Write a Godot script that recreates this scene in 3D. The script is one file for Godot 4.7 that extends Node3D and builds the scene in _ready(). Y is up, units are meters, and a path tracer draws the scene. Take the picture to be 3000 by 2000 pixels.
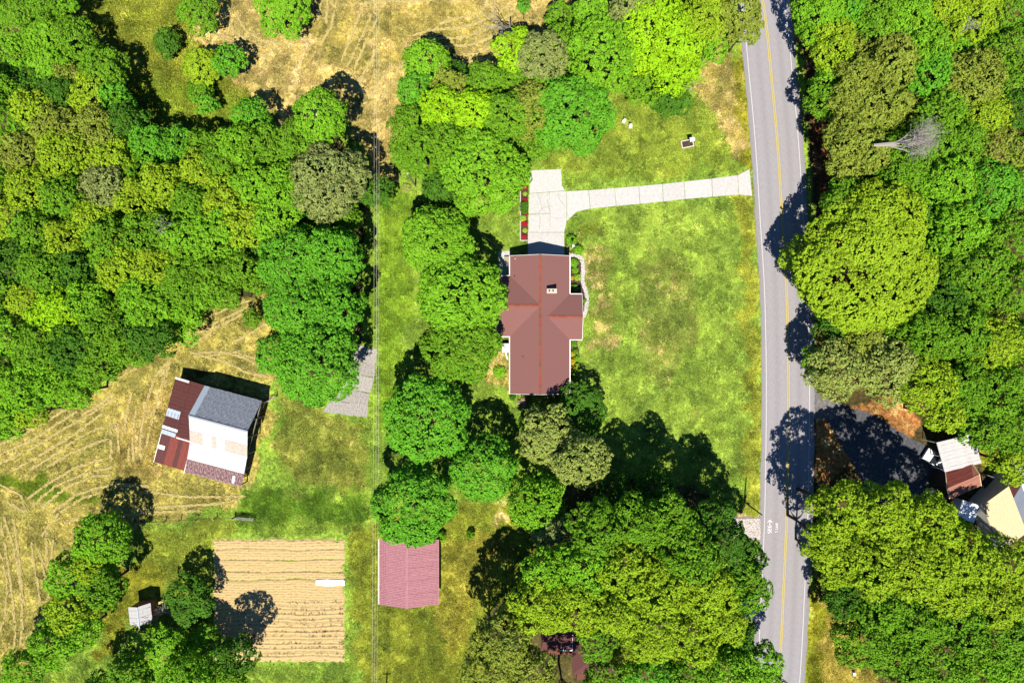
extends Node3D
# A farmhouse lot seen from a drone a hundred metres up. y is up, metres, the top of the picture is -z.

class Shape:
	var v := PackedVector3Array()
	var n := PackedVector3Array()
	var c := PackedColorArray()
	var uv := PackedVector2Array()
	var tint := Color.WHITE
	func tri(a: Vector3, b: Vector3, d: Vector3) -> void:
		var m := (b - a).cross(d - a).normalized()
		v.append(a); v.append(d); v.append(b)
		for i in 3:
			n.append(m); c.append(tint)
		uv.append(Vector2.ZERO); uv.append(Vector2.ZERO); uv.append(Vector2.ZERO)
	func quad(a: Vector3, b: Vector3, d: Vector3, e: Vector3) -> void:
		tri(a, b, d); tri(a, d, e)
	func box(lo: Vector3, hi: Vector3) -> void:
		obox((lo + hi) / 2, hi - lo, Basis.IDENTITY)
	func obox(at: Vector3, size: Vector3, b: Basis) -> void:
		var x := b.x * size.x / 2
		var y := b.y * size.y / 2
		var z := b.z * size.z / 2
		for k in 3:
			for s in [1.0, -1.0]:
				var o: Vector3 = [x, y, z][k] * s
				var p: Vector3 = [y, z, x][k]
				var q: Vector3 = [z, x, y][k] * s
				quad(at + o - p - q, at + o + p - q, at + o + p + q, at + o - p + q)
	func bar(p0: Vector3, p1: Vector3, r0: float, r1: float, sides := 6) -> void:
		var d := (p1 - p0).normalized()
		var a := d.cross(Vector3.UP if absf(d.y) < 0.9 else Vector3.RIGHT).normalized()
		var b := d.cross(a)
		for i in sides:
			var t0 := TAU * i / sides
			var t1 := TAU * (i + 1) / sides
			var e0 := a * cos(t0) + b * sin(t0)
			var e1 := a * cos(t1) + b * sin(t1)
			quad(p0 + e0 * r0, p0 + e1 * r0, p1 + e1 * r1, p1 + e0 * r1)
			tri(p1 + e0 * r1, p1 + e1 * r1, p1)
	func plank(p0: Vector3, p1: Vector3, w: float, h: float) -> void:
		var d := (p1 - p0).normalized()
		var side := d.cross(Vector3.UP if absf(d.y) < 0.95 else Vector3.RIGHT).normalized()
		obox((p0 + p1) / 2, Vector3(w, h, (p1 - p0).length()), Basis(side, d.cross(side) * -1.0, d))
	func face(pts: PackedVector2Array, y: float) -> void:
		var t := Geometry2D.triangulate_polygon(pts)
		for i in range(0, t.size(), 3):
			var a := Vector3(pts[t[i]].x, y, pts[t[i]].y)
			var b := Vector3(pts[t[i + 1]].x, y, pts[t[i + 1]].y)
			var d := Vector3(pts[t[i + 2]].x, y, pts[t[i + 2]].y)
			if (b - a).cross(d - a).y < 0:
				tri(a, d, b)
			else:
				tri(a, b, d)
	func slab(pts: PackedVector2Array, y0: float, y1: float) -> void:
		face(pts, y1)
		var turn := 1.0 if Geometry2D.is_polygon_clockwise(pts) else -1.0
		for i in pts.size():
			var p := pts[i]
			var q := pts[(i + 1) % pts.size()]
			if turn < 0:
				quad(Vector3(q.x, y0, q.y), Vector3(p.x, y0, p.y), Vector3(p.x, y1, p.y), Vector3(q.x, y1, q.y))
			else:
				quad(Vector3(p.x, y0, p.y), Vector3(q.x, y0, q.y), Vector3(q.x, y1, q.y), Vector3(p.x, y1, p.y))
	func mesh() -> ArrayMesh:
		var a := []
		a.resize(Mesh.ARRAY_MAX)
		a[Mesh.ARRAY_VERTEX] = v
		a[Mesh.ARRAY_NORMAL] = n
		a[Mesh.ARRAY_COLOR] = c
		a[Mesh.ARRAY_TEX_UV] = uv
		var m := ArrayMesh.new()
		m.add_surface_from_arrays(Mesh.PRIMITIVE_TRIANGLES, a)
		return m

var rng := RandomNumberGenerator.new()
var mats := {}
var crowns := {}
var trunks := {}
var names := {}
var ground_image: Image
var zone := PackedByteArray()
const GX := 80.0
const GZ := 55.0

func lin(r: float, g: float, b: float) -> Color:
	return Color(r, g, b).linear_to_srgb()

func numbered(called: String) -> String:
	var k: int = names.get(called, 0)
	names[called] = k + 1
	return called if k == 0 else "%s_%03d" % [called, k]

func tag(o: Node3D, label: String, category: String, group := "", kind := "") -> void:
	if label: o.set_meta("label", label)
	if category: o.set_meta("category", category)
	if group: o.set_meta("group", group)
	if kind: o.set_meta("kind", kind)

func thing(called: String, label: String, category: String, at: Vector3, group := "") -> Node3D:
	var o := Node3D.new()
	o.name = numbered(called)
	add_child(o)
	o.position = at
	tag(o, label, category, group)
	return o

# a part whose shape is given in world coordinates; under a thing it is moved back by the thing's place
func part(parent: Node3D, called: String, s: Shape, m: Material) -> MeshInstance3D:
	return part_mesh(parent, called, s.mesh(), m)

func part_mesh(parent: Node3D, called: String, s: Mesh, m: Material) -> MeshInstance3D:
	var o := MeshInstance3D.new()
	o.name = called
	o.mesh = s
	o.material_override = m
	parent.add_child(o, true)
	if parent.get_parent() == self and not parent is MeshInstance3D:
		o.position = -parent.position
	return o

func placed(parent: Node3D, called: String, s: Mesh, m: Material, t: Transform3D) -> MeshInstance3D:
	var o := MeshInstance3D.new()
	o.name = called
	o.mesh = s
	o.material_override = m
	parent.add_child(o, true)
	if parent.get_parent() == self and not parent is MeshInstance3D:
		t.origin -= parent.position
	o.transform = t
	return o

func single(called: String, s: Shape, m: Material, label: String, category: String, group := "", kind := "") -> MeshInstance3D:
	var o := MeshInstance3D.new()
	o.name = numbered(called)
	o.mesh = s.mesh()
	o.material_override = m
	add_child(o)
	tag(o, label, category, group, kind)
	return o

func noise(sd: int, freq: float, lo: Color, hi: Color, oct := 4, side := 512) -> NoiseTexture2D:
	var f := FastNoiseLite.new()
	f.seed = sd
	f.frequency = freq
	f.fractal_octaves = oct
	var g := Gradient.new()
	g.offsets = PackedFloat32Array([0.15, 0.85])
	g.colors = PackedColorArray([lo, hi])
	var t := NoiseTexture2D.new()
	t.width = side
	t.height = side
	t.seamless = true
	t.noise = f
	t.color_ramp = g
	return t

func mat(called: String, col: Color, rough := 0.9, tex: Texture2D = null, scale := Vector3.ONE, bump := 0.0) -> StandardMaterial3D:
	var m := StandardMaterial3D.new()
	m.resource_name = called
	m.albedo_color = col
	m.roughness = rough
	m.metallic_specular = 0.25
	m.vertex_color_use_as_albedo = true
	if tex:
		m.albedo_texture = tex
		m.uv1_triplanar = true
		m.uv1_world_triplanar = true
		m.uv1_scale = scale
		if bump > 0.0:
			m.heightmap_enabled = true
			m.heightmap_texture = tex
			m.heightmap_scale = bump
	mats[called] = m
	return m

# grey streaks that run along v, for weathered metal sheets
func streaks(sd: int, lo: Color, hi: Color, power := 1.0) -> ImageTexture:
	var f := FastNoiseLite.new()
	f.seed = sd
	f.frequency = 1.0
	f.fractal_octaves = 4
	var im := Image.create(64, 256, false, Image.FORMAT_RGB8)
	for y in 256:
		for x in 64:
			var k := clampf(0.5 + 0.75 * f.get_noise_2d(x * 0.16, y * 0.012) + 0.25 * f.get_noise_2d(x * 0.3 + 90.0, y * 0.09), 0, 1)
			im.set_pixel(x, y, lo.lerp(hi, pow(k, power)))
	return ImageTexture.create_from_image(im)

func _ready() -> void:
	# ---------------------------------------------------------------- camera, sky, sun
	var cam := Camera3D.new()
	cam.name = "camera"
	cam.position = Vector3(0, 100, 0)
	cam.rotation_degrees = Vector3(-90, 0, 0)
	cam.fov = 53.13
	cam.near = 1.0
	cam.far = 4000.0
	add_child(cam)
	cam.current = true
	var sky := ProceduralSkyMaterial.new()
	sky.sky_top_color = lin(0.030, 0.080, 0.215)
	sky.sky_horizon_color = lin(0.30, 0.42, 0.58)
	sky.sky_curve = 0.12
	sky.ground_bottom_color = lin(0.05, 0.07, 0.03)
	sky.ground_horizon_color = lin(0.25, 0.33, 0.40)
	sky.sun_angle_max = 12.0
	var env := Environment.new()
	env.background_mode = Environment.BG_SKY
	env.sky = Sky.new()
	env.sky.sky_material = sky
	env.tonemap_mode = Environment.TONE_MAPPER_LINEAR
	env.tonemap_exposure = 1.95
	env.sdfgi_enabled = true
	env.ssao_enabled = true
	env.ssil_enabled = true
	var we := WorldEnvironment.new()
	we.name = "world_environment"
	we.environment = env
	add_child(we)
	var sun := DirectionalLight3D.new()
	sun.name = "sun"
	sun.light_color = Color(1.0, 0.965, 0.90)
	sun.light_energy = 1.6
	sun.light_angular_distance = 0.5
	sun.shadow_enabled = true
	add_child(sun)
	sun.look_at_from_position(Vector3(-1.5, 70.0, 40.0), Vector3.ZERO)   # from the lower side of the picture, 60 degrees up
	rng.seed = 11
	materials()
	# ---------------------------------------------------------------- setting
	ground()
	road()
	drives()
	# ---------------------------------------------------------------- buildings
	house()
	garage()
	barn()
	small_shed()
	neighbour_buildings()
	# ---------------------------------------------------------------- trees
	all_trees()
	bare_trees()
	# ---------------------------------------------------------------- small things
	house_beds()
	garden_plot()
	yard_things()
	fence_and_gates()
	power_lines()
	hay()
	grass()





func materials() -> void:
	var grain := noise(3, 0.06, Color(0.72, 0.72, 0.72), Color(1, 1, 1), 5)
	var blotch := noise(5, 0.012, Color(0.78, 0.77, 0.75), Color(1, 1, 1), 5)
	var speck := noise(7, 0.22, Color(0.55, 0.5, 0.5), Color(1, 1, 1), 3)
	mat("concrete", lin(0.40, 0.395, 0.395), 0.85, noise(4, 0.02, Color(0.93, 0.93, 0.93), Color(1, 1, 1), 5), Vector3.ONE * 0.17, 0.1)
	mat("old_concrete", lin(0.34, 0.325, 0.315), 0.9, noise(8, 0.03, Color(0.78, 0.77, 0.75), Color(1, 1, 1), 5), Vector3.ONE * 0.21, 0.5)
	mat("asphalt", lin(0.245, 0.236, 0.256), 0.9, noise(9, 0.05, Color(0.91, 0.91, 0.91), Color(1, 1, 1), 4), Vector3(0.35, 0.35, 0.05), 0.15)
	mat("old_asphalt", lin(0.15, 0.145, 0.15), 0.9, blotch, Vector3.ONE * 0.3, 0.4)
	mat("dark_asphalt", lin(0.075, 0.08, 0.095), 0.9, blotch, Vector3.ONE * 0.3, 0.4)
	mat("white_paint", lin(0.62, 0.62, 0.63), 0.7, noise(10, 0.09, Color(0.6, 0.6, 0.62), Color(1, 1, 1), 3), Vector3.ONE * 0.7)
	mat("yellow_paint", lin(0.56, 0.46, 0.07), 0.7, noise(12, 0.09, Color(0.7, 0.68, 0.6), Color(1, 1, 1), 3), Vector3.ONE * 0.7)
	mat("gravel", lin(0.30, 0.29, 0.285), 0.95, speck, Vector3.ONE * 0.8, 4.0)
	mat("shingle", lin(0.225, 0.112, 0.106), 0.92, noise(14, 0.16, Color(0.66, 0.62, 0.62), Color(1, 1, 1), 4), Vector3(0.9, 0.9, 0.55), 0.6)
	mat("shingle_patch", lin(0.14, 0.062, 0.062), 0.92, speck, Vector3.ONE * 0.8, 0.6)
	mat("ridge", lin(0.33, 0.11, 0.075), 0.9, speck, Vector3.ONE * 0.6)
	mat("trim", lin(0.66, 0.66, 0.67), 0.6)
	mat("brick", lin(0.20, 0.085, 0.06), 0.9, speck, Vector3.ONE * 0.6)
	mat("siding", lin(0.5, 0.48, 0.43), 0.8)
	mat("chimney_cap", lin(0.52, 0.48, 0.42), 0.9, grain, Vector3.ONE)
	mat("black", lin(0.012, 0.012, 0.014), 0.7)
	mat("dark_metal", lin(0.03, 0.03, 0.035), 0.5)
	mat("glass_dark", lin(0.02, 0.025, 0.03), 0.15)
	mat("pink_metal", lin(0.325, 0.155, 0.180), 0.55, noise(16, 0.02, Color(0.88, 0.86, 0.87), Color(1, 1, 1), 4), Vector3.ONE * 0.2)
	mat("white_metal", lin(0.60, 0.62, 0.66), 0.6)
	mat("blue_grey_metal", lin(0.30, 0.36, 0.44), 0.5)
	mat("wood_dark", lin(0.055, 0.042, 0.034), 0.95, grain, Vector3(1, 0.2, 1))
	mat("wood_brown", lin(0.19, 0.115, 0.08), 0.9, grain, Vector3.ONE)
	mat("wood_pale", lin(0.34, 0.30, 0.22), 0.9, grain, Vector3.ONE)
	mat("yellow_board", lin(0.52, 0.48, 0.12), 0.7, grain, Vector3.ONE)
	mat("post_wood", lin(0.22, 0.20, 0.17), 0.95, grain, Vector3.ONE)
	mat("bark", lin(0.085, 0.065, 0.048), 0.95, grain, Vector3(1, 0.25, 1))
	mat("dead_wood", lin(0.36, 0.33, 0.31), 0.95, grain, Vector3.ONE)
	mat("mulch", lin(0.085, 0.058, 0.048), 0.97, speck, Vector3.ONE * 0.9, 3.0)
	mat("soil", lin(0.47, 0.37, 0.20), 0.97, noise(18, 0.045, Color(0.80, 0.76, 0.68), Color(1, 1, 1), 5), Vector3(0.12, 0.3, 0.5), 1.5)
	mat("straw", lin(0.52, 0.44, 0.20), 0.95, noise(19, 0.09, Color(0.7, 0.68, 0.6), Color(1, 1, 1), 4), Vector3.ONE * 0.8)
	mat("stone", lin(0.46, 0.43, 0.41), 0.9)
	mat("wire", lin(0.55, 0.52, 0.40), 0.5)
	mat("white_plain", lin(0.62, 0.62, 0.62), 0.6)
	mat("cream_metal", lin(0.50, 0.40, 0.245), 0.6)
	mat("brown_metal", lin(0.235, 0.105, 0.075), 0.7)
	mat("terracotta", lin(0.32, 0.2, 0.13), 0.9)
	mat("mast", lin(0.05, 0.048, 0.05), 0.7)
	# weathered sheets, streaked down their length
	for a in [["tin_white", Color(0.56, 0.555, 0.56), Color(0.73, 0.735, 0.75), 0.8], ["tin_tan", Color(0.54, 0.49, 0.43), Color(0.68, 0.67, 0.66), 0.9], ["tin_grey", Color(0.34, 0.36, 0.40), Color(0.60, 0.63, 0.69), 1.2],
			["rust_dark", Color(0.24, 0.14, 0.14), Color(0.38, 0.22, 0.21), 1.0], ["rust_red", Color(0.36, 0.17, 0.155), Color(0.50, 0.26, 0.23), 1.0], ["rust_striped", Color(0.26, 0.16, 0.17), Color(0.84, 0.76, 0.77), 2.2]]:
		for k in 2:
			var m := StandardMaterial3D.new()
			m.resource_name = a[0]
			m.albedo_texture = streaks(hash(a[0]) % 1000 + k * 37, a[1], a[2], a[3])
			m.roughness = 0.7
			m.metallic_specular = 0.3
			mats[a[0] + str(k)] = m
	# foliage
	var tone := {"m": [0.118, 0.265, 0.014], "b": [0.165, 0.375, 0.018], "y": [0.250, 0.385, 0.018], "l": [0.300, 0.540, 0.014], "e": [0.110, 0.325, 0.020], "d": [0.055, 0.150, 0.012],
		"o": [0.205, 0.265, 0.034], "p": [0.200, 0.250, 0.070], "k": [0.255, 0.320, 0.070], "red": [0.35, 0.018, 0.03], "gold": [0.50, 0.40, 0.02], "lime": [0.30, 0.45, 0.04]}
	for key in tone:
		var t: Array = tone[key]
		var m := StandardMaterial3D.new()
		m.resource_name = "foliage"
		m.albedo_color = lin(t[0], t[1], t[2])
		m.vertex_color_use_as_albedo = true
		m.roughness = 0.75
		m.metallic_specular = 0.2
		m.cull_mode = BaseMaterial3D.CULL_DISABLED
		m.backlight_enabled = true
		m.backlight = lin(t[0] * 1.2, t[1] * 1.2, t[2])
		mats["leaf_" + key] = m

# ==================================================================== ground
func zones() -> Array:   # name, outline, base colour (linear), share of dry straw; later ones lie over earlier ones
	return [
		["hay_field", PackedVector2Array([Vector2(-48, -54), Vector2(15, -54), Vector2(11, -47), Vector2(7, -44), Vector2(3, -40), Vector2(-5, -37), Vector2(-13, -33.5), Vector2(-15.5, -29), Vector2(-17.5, -22), Vector2(-20, -19), Vector2(-22, -27.5), Vector2(-25, -33.5), Vector2(-32, -30.5), Vector2(-38, -34.5), Vector2(-43, -38.5), Vector2(-45.5, -42.5), Vector2(-47.75, -45.5)]), [0.270, 0.215, 0.065], 0.50],
		["hay_field", PackedVector2Array([Vector2(-30, -47), Vector2(-10, -50), Vector2(0, -48), Vector2(-8.5, -41), Vector2(-14, -42), Vector2(-22, -40), Vector2(-27, -40)]), [0.245, 0.205, 0.052], 0.38],
		["meadow", PackedVector2Array([Vector2(-65.5, -54), Vector2(-46.5, -54), Vector2(-47.75, -45.5), Vector2(-45.5, -42.5), Vector2(-43, -38.5), Vector2(-38, -34.5), Vector2(-35, -29), Vector2(-53, -27.5), Vector2(-58, -29), Vector2(-60, -42.5)]), [0.190, 0.220, 0.026], 0.26],
		["meadow", PackedVector2Array([Vector2(-55, -38.5), Vector2(-43, -37), Vector2(-37, -33.5), Vector2(-40, -29), Vector2(-54, -28.5)]), [0.160, 0.220, 0.022], 0.16],
		["hay_field", PackedVector2Array([Vector2(-79, 12), Vector2(-61, 7.5), Vector2(-54, 1.5), Vector2(-47, -4), Vector2(-35, -8), Vector2(-33.5, 0), Vector2(-35, 8.5), Vector2(-37.75, 21), Vector2(-40.5, 23.5), Vector2(-47, 25.5), Vector2(-54, 26.25), Vector2(-58.5, 28), Vector2(-62.5, 34), Vector2(-65.5, 41), Vector2(-70, 54), Vector2(-79, 54)]), [0.240, 0.215, 0.052], 0.32],
		["hay_field", PackedVector2Array([Vector2(-54, 7), Vector2(-45, 4), Vector2(-49, 12.5), Vector2(-53, 22), Vector2(-58.5, 21), Vector2(-57.5, 11.5)]), [0.225, 0.180, 0.046], 0.46],
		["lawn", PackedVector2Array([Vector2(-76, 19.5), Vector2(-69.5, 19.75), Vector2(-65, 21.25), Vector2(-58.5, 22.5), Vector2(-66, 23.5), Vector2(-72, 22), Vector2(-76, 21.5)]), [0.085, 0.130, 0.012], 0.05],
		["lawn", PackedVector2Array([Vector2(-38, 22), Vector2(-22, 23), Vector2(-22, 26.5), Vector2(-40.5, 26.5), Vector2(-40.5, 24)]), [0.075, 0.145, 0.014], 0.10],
		["lawn", PackedVector2Array([Vector2(-23.5, 27), Vector2(7, 22), Vector2(7, 31), Vector2(-2, 53), Vector2(-23, 53)]), [0.158, 0.190, 0.022], 0.12],
		["lawn", PackedVector2Array([Vector2(-10, 29), Vector2(-1, 27), Vector2(0, 32), Vector2(-5.5, 40), Vector2(-8.5, 47.5), Vector2(-11.5, 40)]), [0.190, 0.185, 0.026], 0.18],
		["lawn", PackedVector2Array([Vector2(-33.5, 7), Vector2(-22, 12), Vector2(-21, 21), Vector2(-32, 22), Vector2(-35, 15)]), [0.150, 0.180, 0.030], 0.32],
		["lawn", PackedVector2Array([Vector2(-19.5, -22), Vector2(-14.5, -24), Vector2(-15, -5), Vector2(-17.5, 12.5), Vector2(-20, 12.5), Vector2(-21, -5)]), [0.125, 0.215, 0.018], 0.08],
		["lawn", PackedVector2Array([Vector2(-56, 28), Vector2(-40, 26), Vector2(-43.5, 30), Vector2(-44.5, 48), Vector2(-55, 37.5)]), [0.145, 0.185, 0.024], 0.18],
		["lawn", PackedVector2Array([Vector2(-58.5, 33), Vector2(-53, 32), Vector2(-51, 35), Vector2(-57, 44), Vector2(-61.5, 48), Vector2(-60.5, 41)]), [0.175, 0.190, 0.020], 0.12],
		["lawn", PackedVector2Array([Vector2(10, -18), Vector2(18.5, -20), Vector2(32, -20.5), Vector2(34.5, 0), Vector2(34.5, 20), Vector2(20, 13), Vector2(11, 7.5)]), [0.165, 0.245, 0.034], 0.20],
		["lawn", PackedVector2Array([Vector2(11, -13), Vector2(14.5, -14), Vector2(15, 0), Vector2(12, 3)]), [0.160, 0.195, 0.035], 0.56],
		["lawn", PackedVector2Array([Vector2(19, -12), Vector2(25, -13), Vector2(27.5, 0), Vector2(22, 7.5), Vector2(18, -1)]), [0.142, 0.190, 0.032], 0.40],
		["lawn", PackedVector2Array([Vector2(13, -35), Vector2(25, -38.5), Vector2(31, -33.5), Vector2(33, -26), Vector2(20, -23.5), Vector2(3, -25.5), Vector2(5, -28.5)]), [0.158, 0.215, 0.026], 0.16],
		["lawn", PackedVector2Array([Vector2(27.5, -42.5), Vector2(32.5, -42.5), Vector2(34, -33.5), Vector2(35, -26.5), Vector2(32.5, -26.5), Vector2(30, -33.5), Vector2(27.5, -37)]), [0.215, 0.190, 0.048], 0.55],
		["lawn", PackedVector2Array([Vector2(9.5, -15.5), Vector2(13, -15.5), Vector2(11, -18), Vector2(9.5, -18)]), [0.13, 0.175, 0.02], 0.5],
		["verge", PackedVector2Array([Vector2(32.5, -26), Vector2(35.75, -22), Vector2(36.25, -5), Vector2(36.9, 10), Vector2(36.6, 26), Vector2(34, 26), Vector2(34.5, 10), Vector2(33.5, -10)]), [0.185, 0.215, 0.026], 0.20],
		["verge", PackedVector2Array([Vector2(33.4, -44), Vector2(34.3, -44), Vector2(35.75, -25), Vector2(34.5, -25), Vector2(33, -35)]), [0.18, 0.18, 0.016], 0.35],
		["lawn", PackedVector2Array([Vector2(43.5, 36), Vector2(45, 35), Vector2(49, 37.5), Vector2(57, 54), Vector2(41.5, 54)]), [0.255, 0.215, 0.040], 0.12],
		["verge", PackedVector2Array([Vector2(43.25, 35), Vector2(45, 35), Vector2(45.6, 42.5), Vector2(44.5, 54), Vector2(41.75, 54)]), [0.150, 0.165, 0.014], 0.25],
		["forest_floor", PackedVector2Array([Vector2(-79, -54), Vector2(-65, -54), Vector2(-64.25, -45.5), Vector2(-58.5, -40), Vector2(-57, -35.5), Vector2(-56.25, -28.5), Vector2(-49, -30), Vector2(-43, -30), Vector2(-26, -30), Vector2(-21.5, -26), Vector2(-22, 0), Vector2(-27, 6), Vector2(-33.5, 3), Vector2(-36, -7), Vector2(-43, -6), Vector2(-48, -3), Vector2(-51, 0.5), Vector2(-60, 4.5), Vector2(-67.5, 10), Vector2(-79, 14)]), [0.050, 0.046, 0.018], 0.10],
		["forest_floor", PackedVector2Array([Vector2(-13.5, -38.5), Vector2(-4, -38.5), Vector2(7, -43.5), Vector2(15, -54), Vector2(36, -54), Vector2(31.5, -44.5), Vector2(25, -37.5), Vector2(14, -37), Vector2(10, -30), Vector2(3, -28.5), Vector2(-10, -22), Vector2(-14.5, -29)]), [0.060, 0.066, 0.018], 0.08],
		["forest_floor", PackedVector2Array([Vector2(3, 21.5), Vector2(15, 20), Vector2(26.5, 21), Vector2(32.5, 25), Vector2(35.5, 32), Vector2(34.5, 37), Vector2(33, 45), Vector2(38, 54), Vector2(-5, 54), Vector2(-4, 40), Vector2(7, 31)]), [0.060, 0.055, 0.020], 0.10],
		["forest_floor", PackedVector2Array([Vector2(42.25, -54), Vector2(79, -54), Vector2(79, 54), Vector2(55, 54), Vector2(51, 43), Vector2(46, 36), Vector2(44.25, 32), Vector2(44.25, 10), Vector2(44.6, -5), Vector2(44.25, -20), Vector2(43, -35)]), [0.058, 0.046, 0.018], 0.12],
		["forest_floor", PackedVector2Array([Vector2(42.5, -45), Vector2(45, -45), Vector2(47.5, -20), Vector2(47.5, 0), Vector2(45, 0), Vector2(45, -22)]), [0.130, 0.050, 0.022], 0.30],
		["forest_floor", PackedVector2Array([Vector2(44.25, 9.5), Vector2(49, 10), Vector2(56, 7.5), Vector2(60, 12), Vector2(57, 16.5), Vector2(49, 18), Vector2(45, 22)]), [0.230, 0.105, 0.035], 0.45],
		["lawn", PackedVector2Array([Vector2(68, 15.5), Vector2(72, 16.5), Vector2(75, 20), Vector2(71, 20), Vector2(69, 19)]), [0.17, 0.18, 0.02], 0.2],
		["dirt", PackedVector2Array([Vector2(-31.2, -44.4), Vector2(-29.75, -44.75), Vector2(-28.9, -43.9), Vector2(-30, -42.5), Vector2(-31, -40.5), Vector2(-31.4, -38), Vector2(-32.5, -37), Vector2(-32.7, -38.5), Vector2(-31.7, -40.5), Vector2(-31, -42.5)]), [0.40, 0.275, 0.130], 0.8],
		["dirt", PackedVector2Array([Vector2(-38.25, -40.25), Vector2(-37, -40), Vector2(-35.75, -38.9), Vector2(-37, -38.7), Vector2(-37.9, -39.3)]), [0.34, 0.215, 0.095], 0.8],
		["dirt", PackedVector2Array([Vector2(-33.25, -35), Vector2(-32, -35.5), Vector2(-31, -35), Vector2(-32.5, -34.25)]), [0.34, 0.23, 0.11], 0.7],
		["dirt", PackedVector2Array([Vector2(-43.25, -44.75), Vector2(-42.25, -45), Vector2(-41.75, -43.9), Vector2(-43, -43.6)]), [0.34, 0.22, 0.10], 0.7],
		["dirt", PackedVector2Array([Vector2(-20.6, -44.5), Vector2(-20.1, -44.5), Vector2(-20.1, -43.8), Vector2(-20.6, -43.9)]), [0.42, 0.33, 0.2], 0.8],
		["dirt", PackedVector2Array([Vector2(-16.6, -43.6), Vector2(-15.9, -43.7), Vector2(-15.8, -42.9), Vector2(-16.5, -42.9)]), [0.40, 0.30, 0.16], 0.8],
		["dirt", PackedVector2Array([Vector2(-2.5, 23.9), Vector2(-0.5, 23.5), Vector2(-0.4, 24), Vector2(-2.25, 24.2)]), [0.40, 0.30, 0.17], 0.8],
		["dirt", PackedVector2Array([Vector2(-2.75, 25), Vector2(-1, 24.7), Vector2(-0.5, 25.3), Vector2(-2.25, 25.7)]), [0.36, 0.26, 0.13], 0.8],
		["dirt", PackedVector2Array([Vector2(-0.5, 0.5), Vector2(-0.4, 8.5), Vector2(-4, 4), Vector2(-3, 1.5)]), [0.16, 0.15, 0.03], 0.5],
		["dirt", PackedVector2Array([Vector2(31.5, 25.4), Vector2(36.5, 25.4), Vector2(36.5, 29.25), Vector2(33.5, 29.25)]), [0.24, 0.19, 0.13], 0.6],
	]

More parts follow.
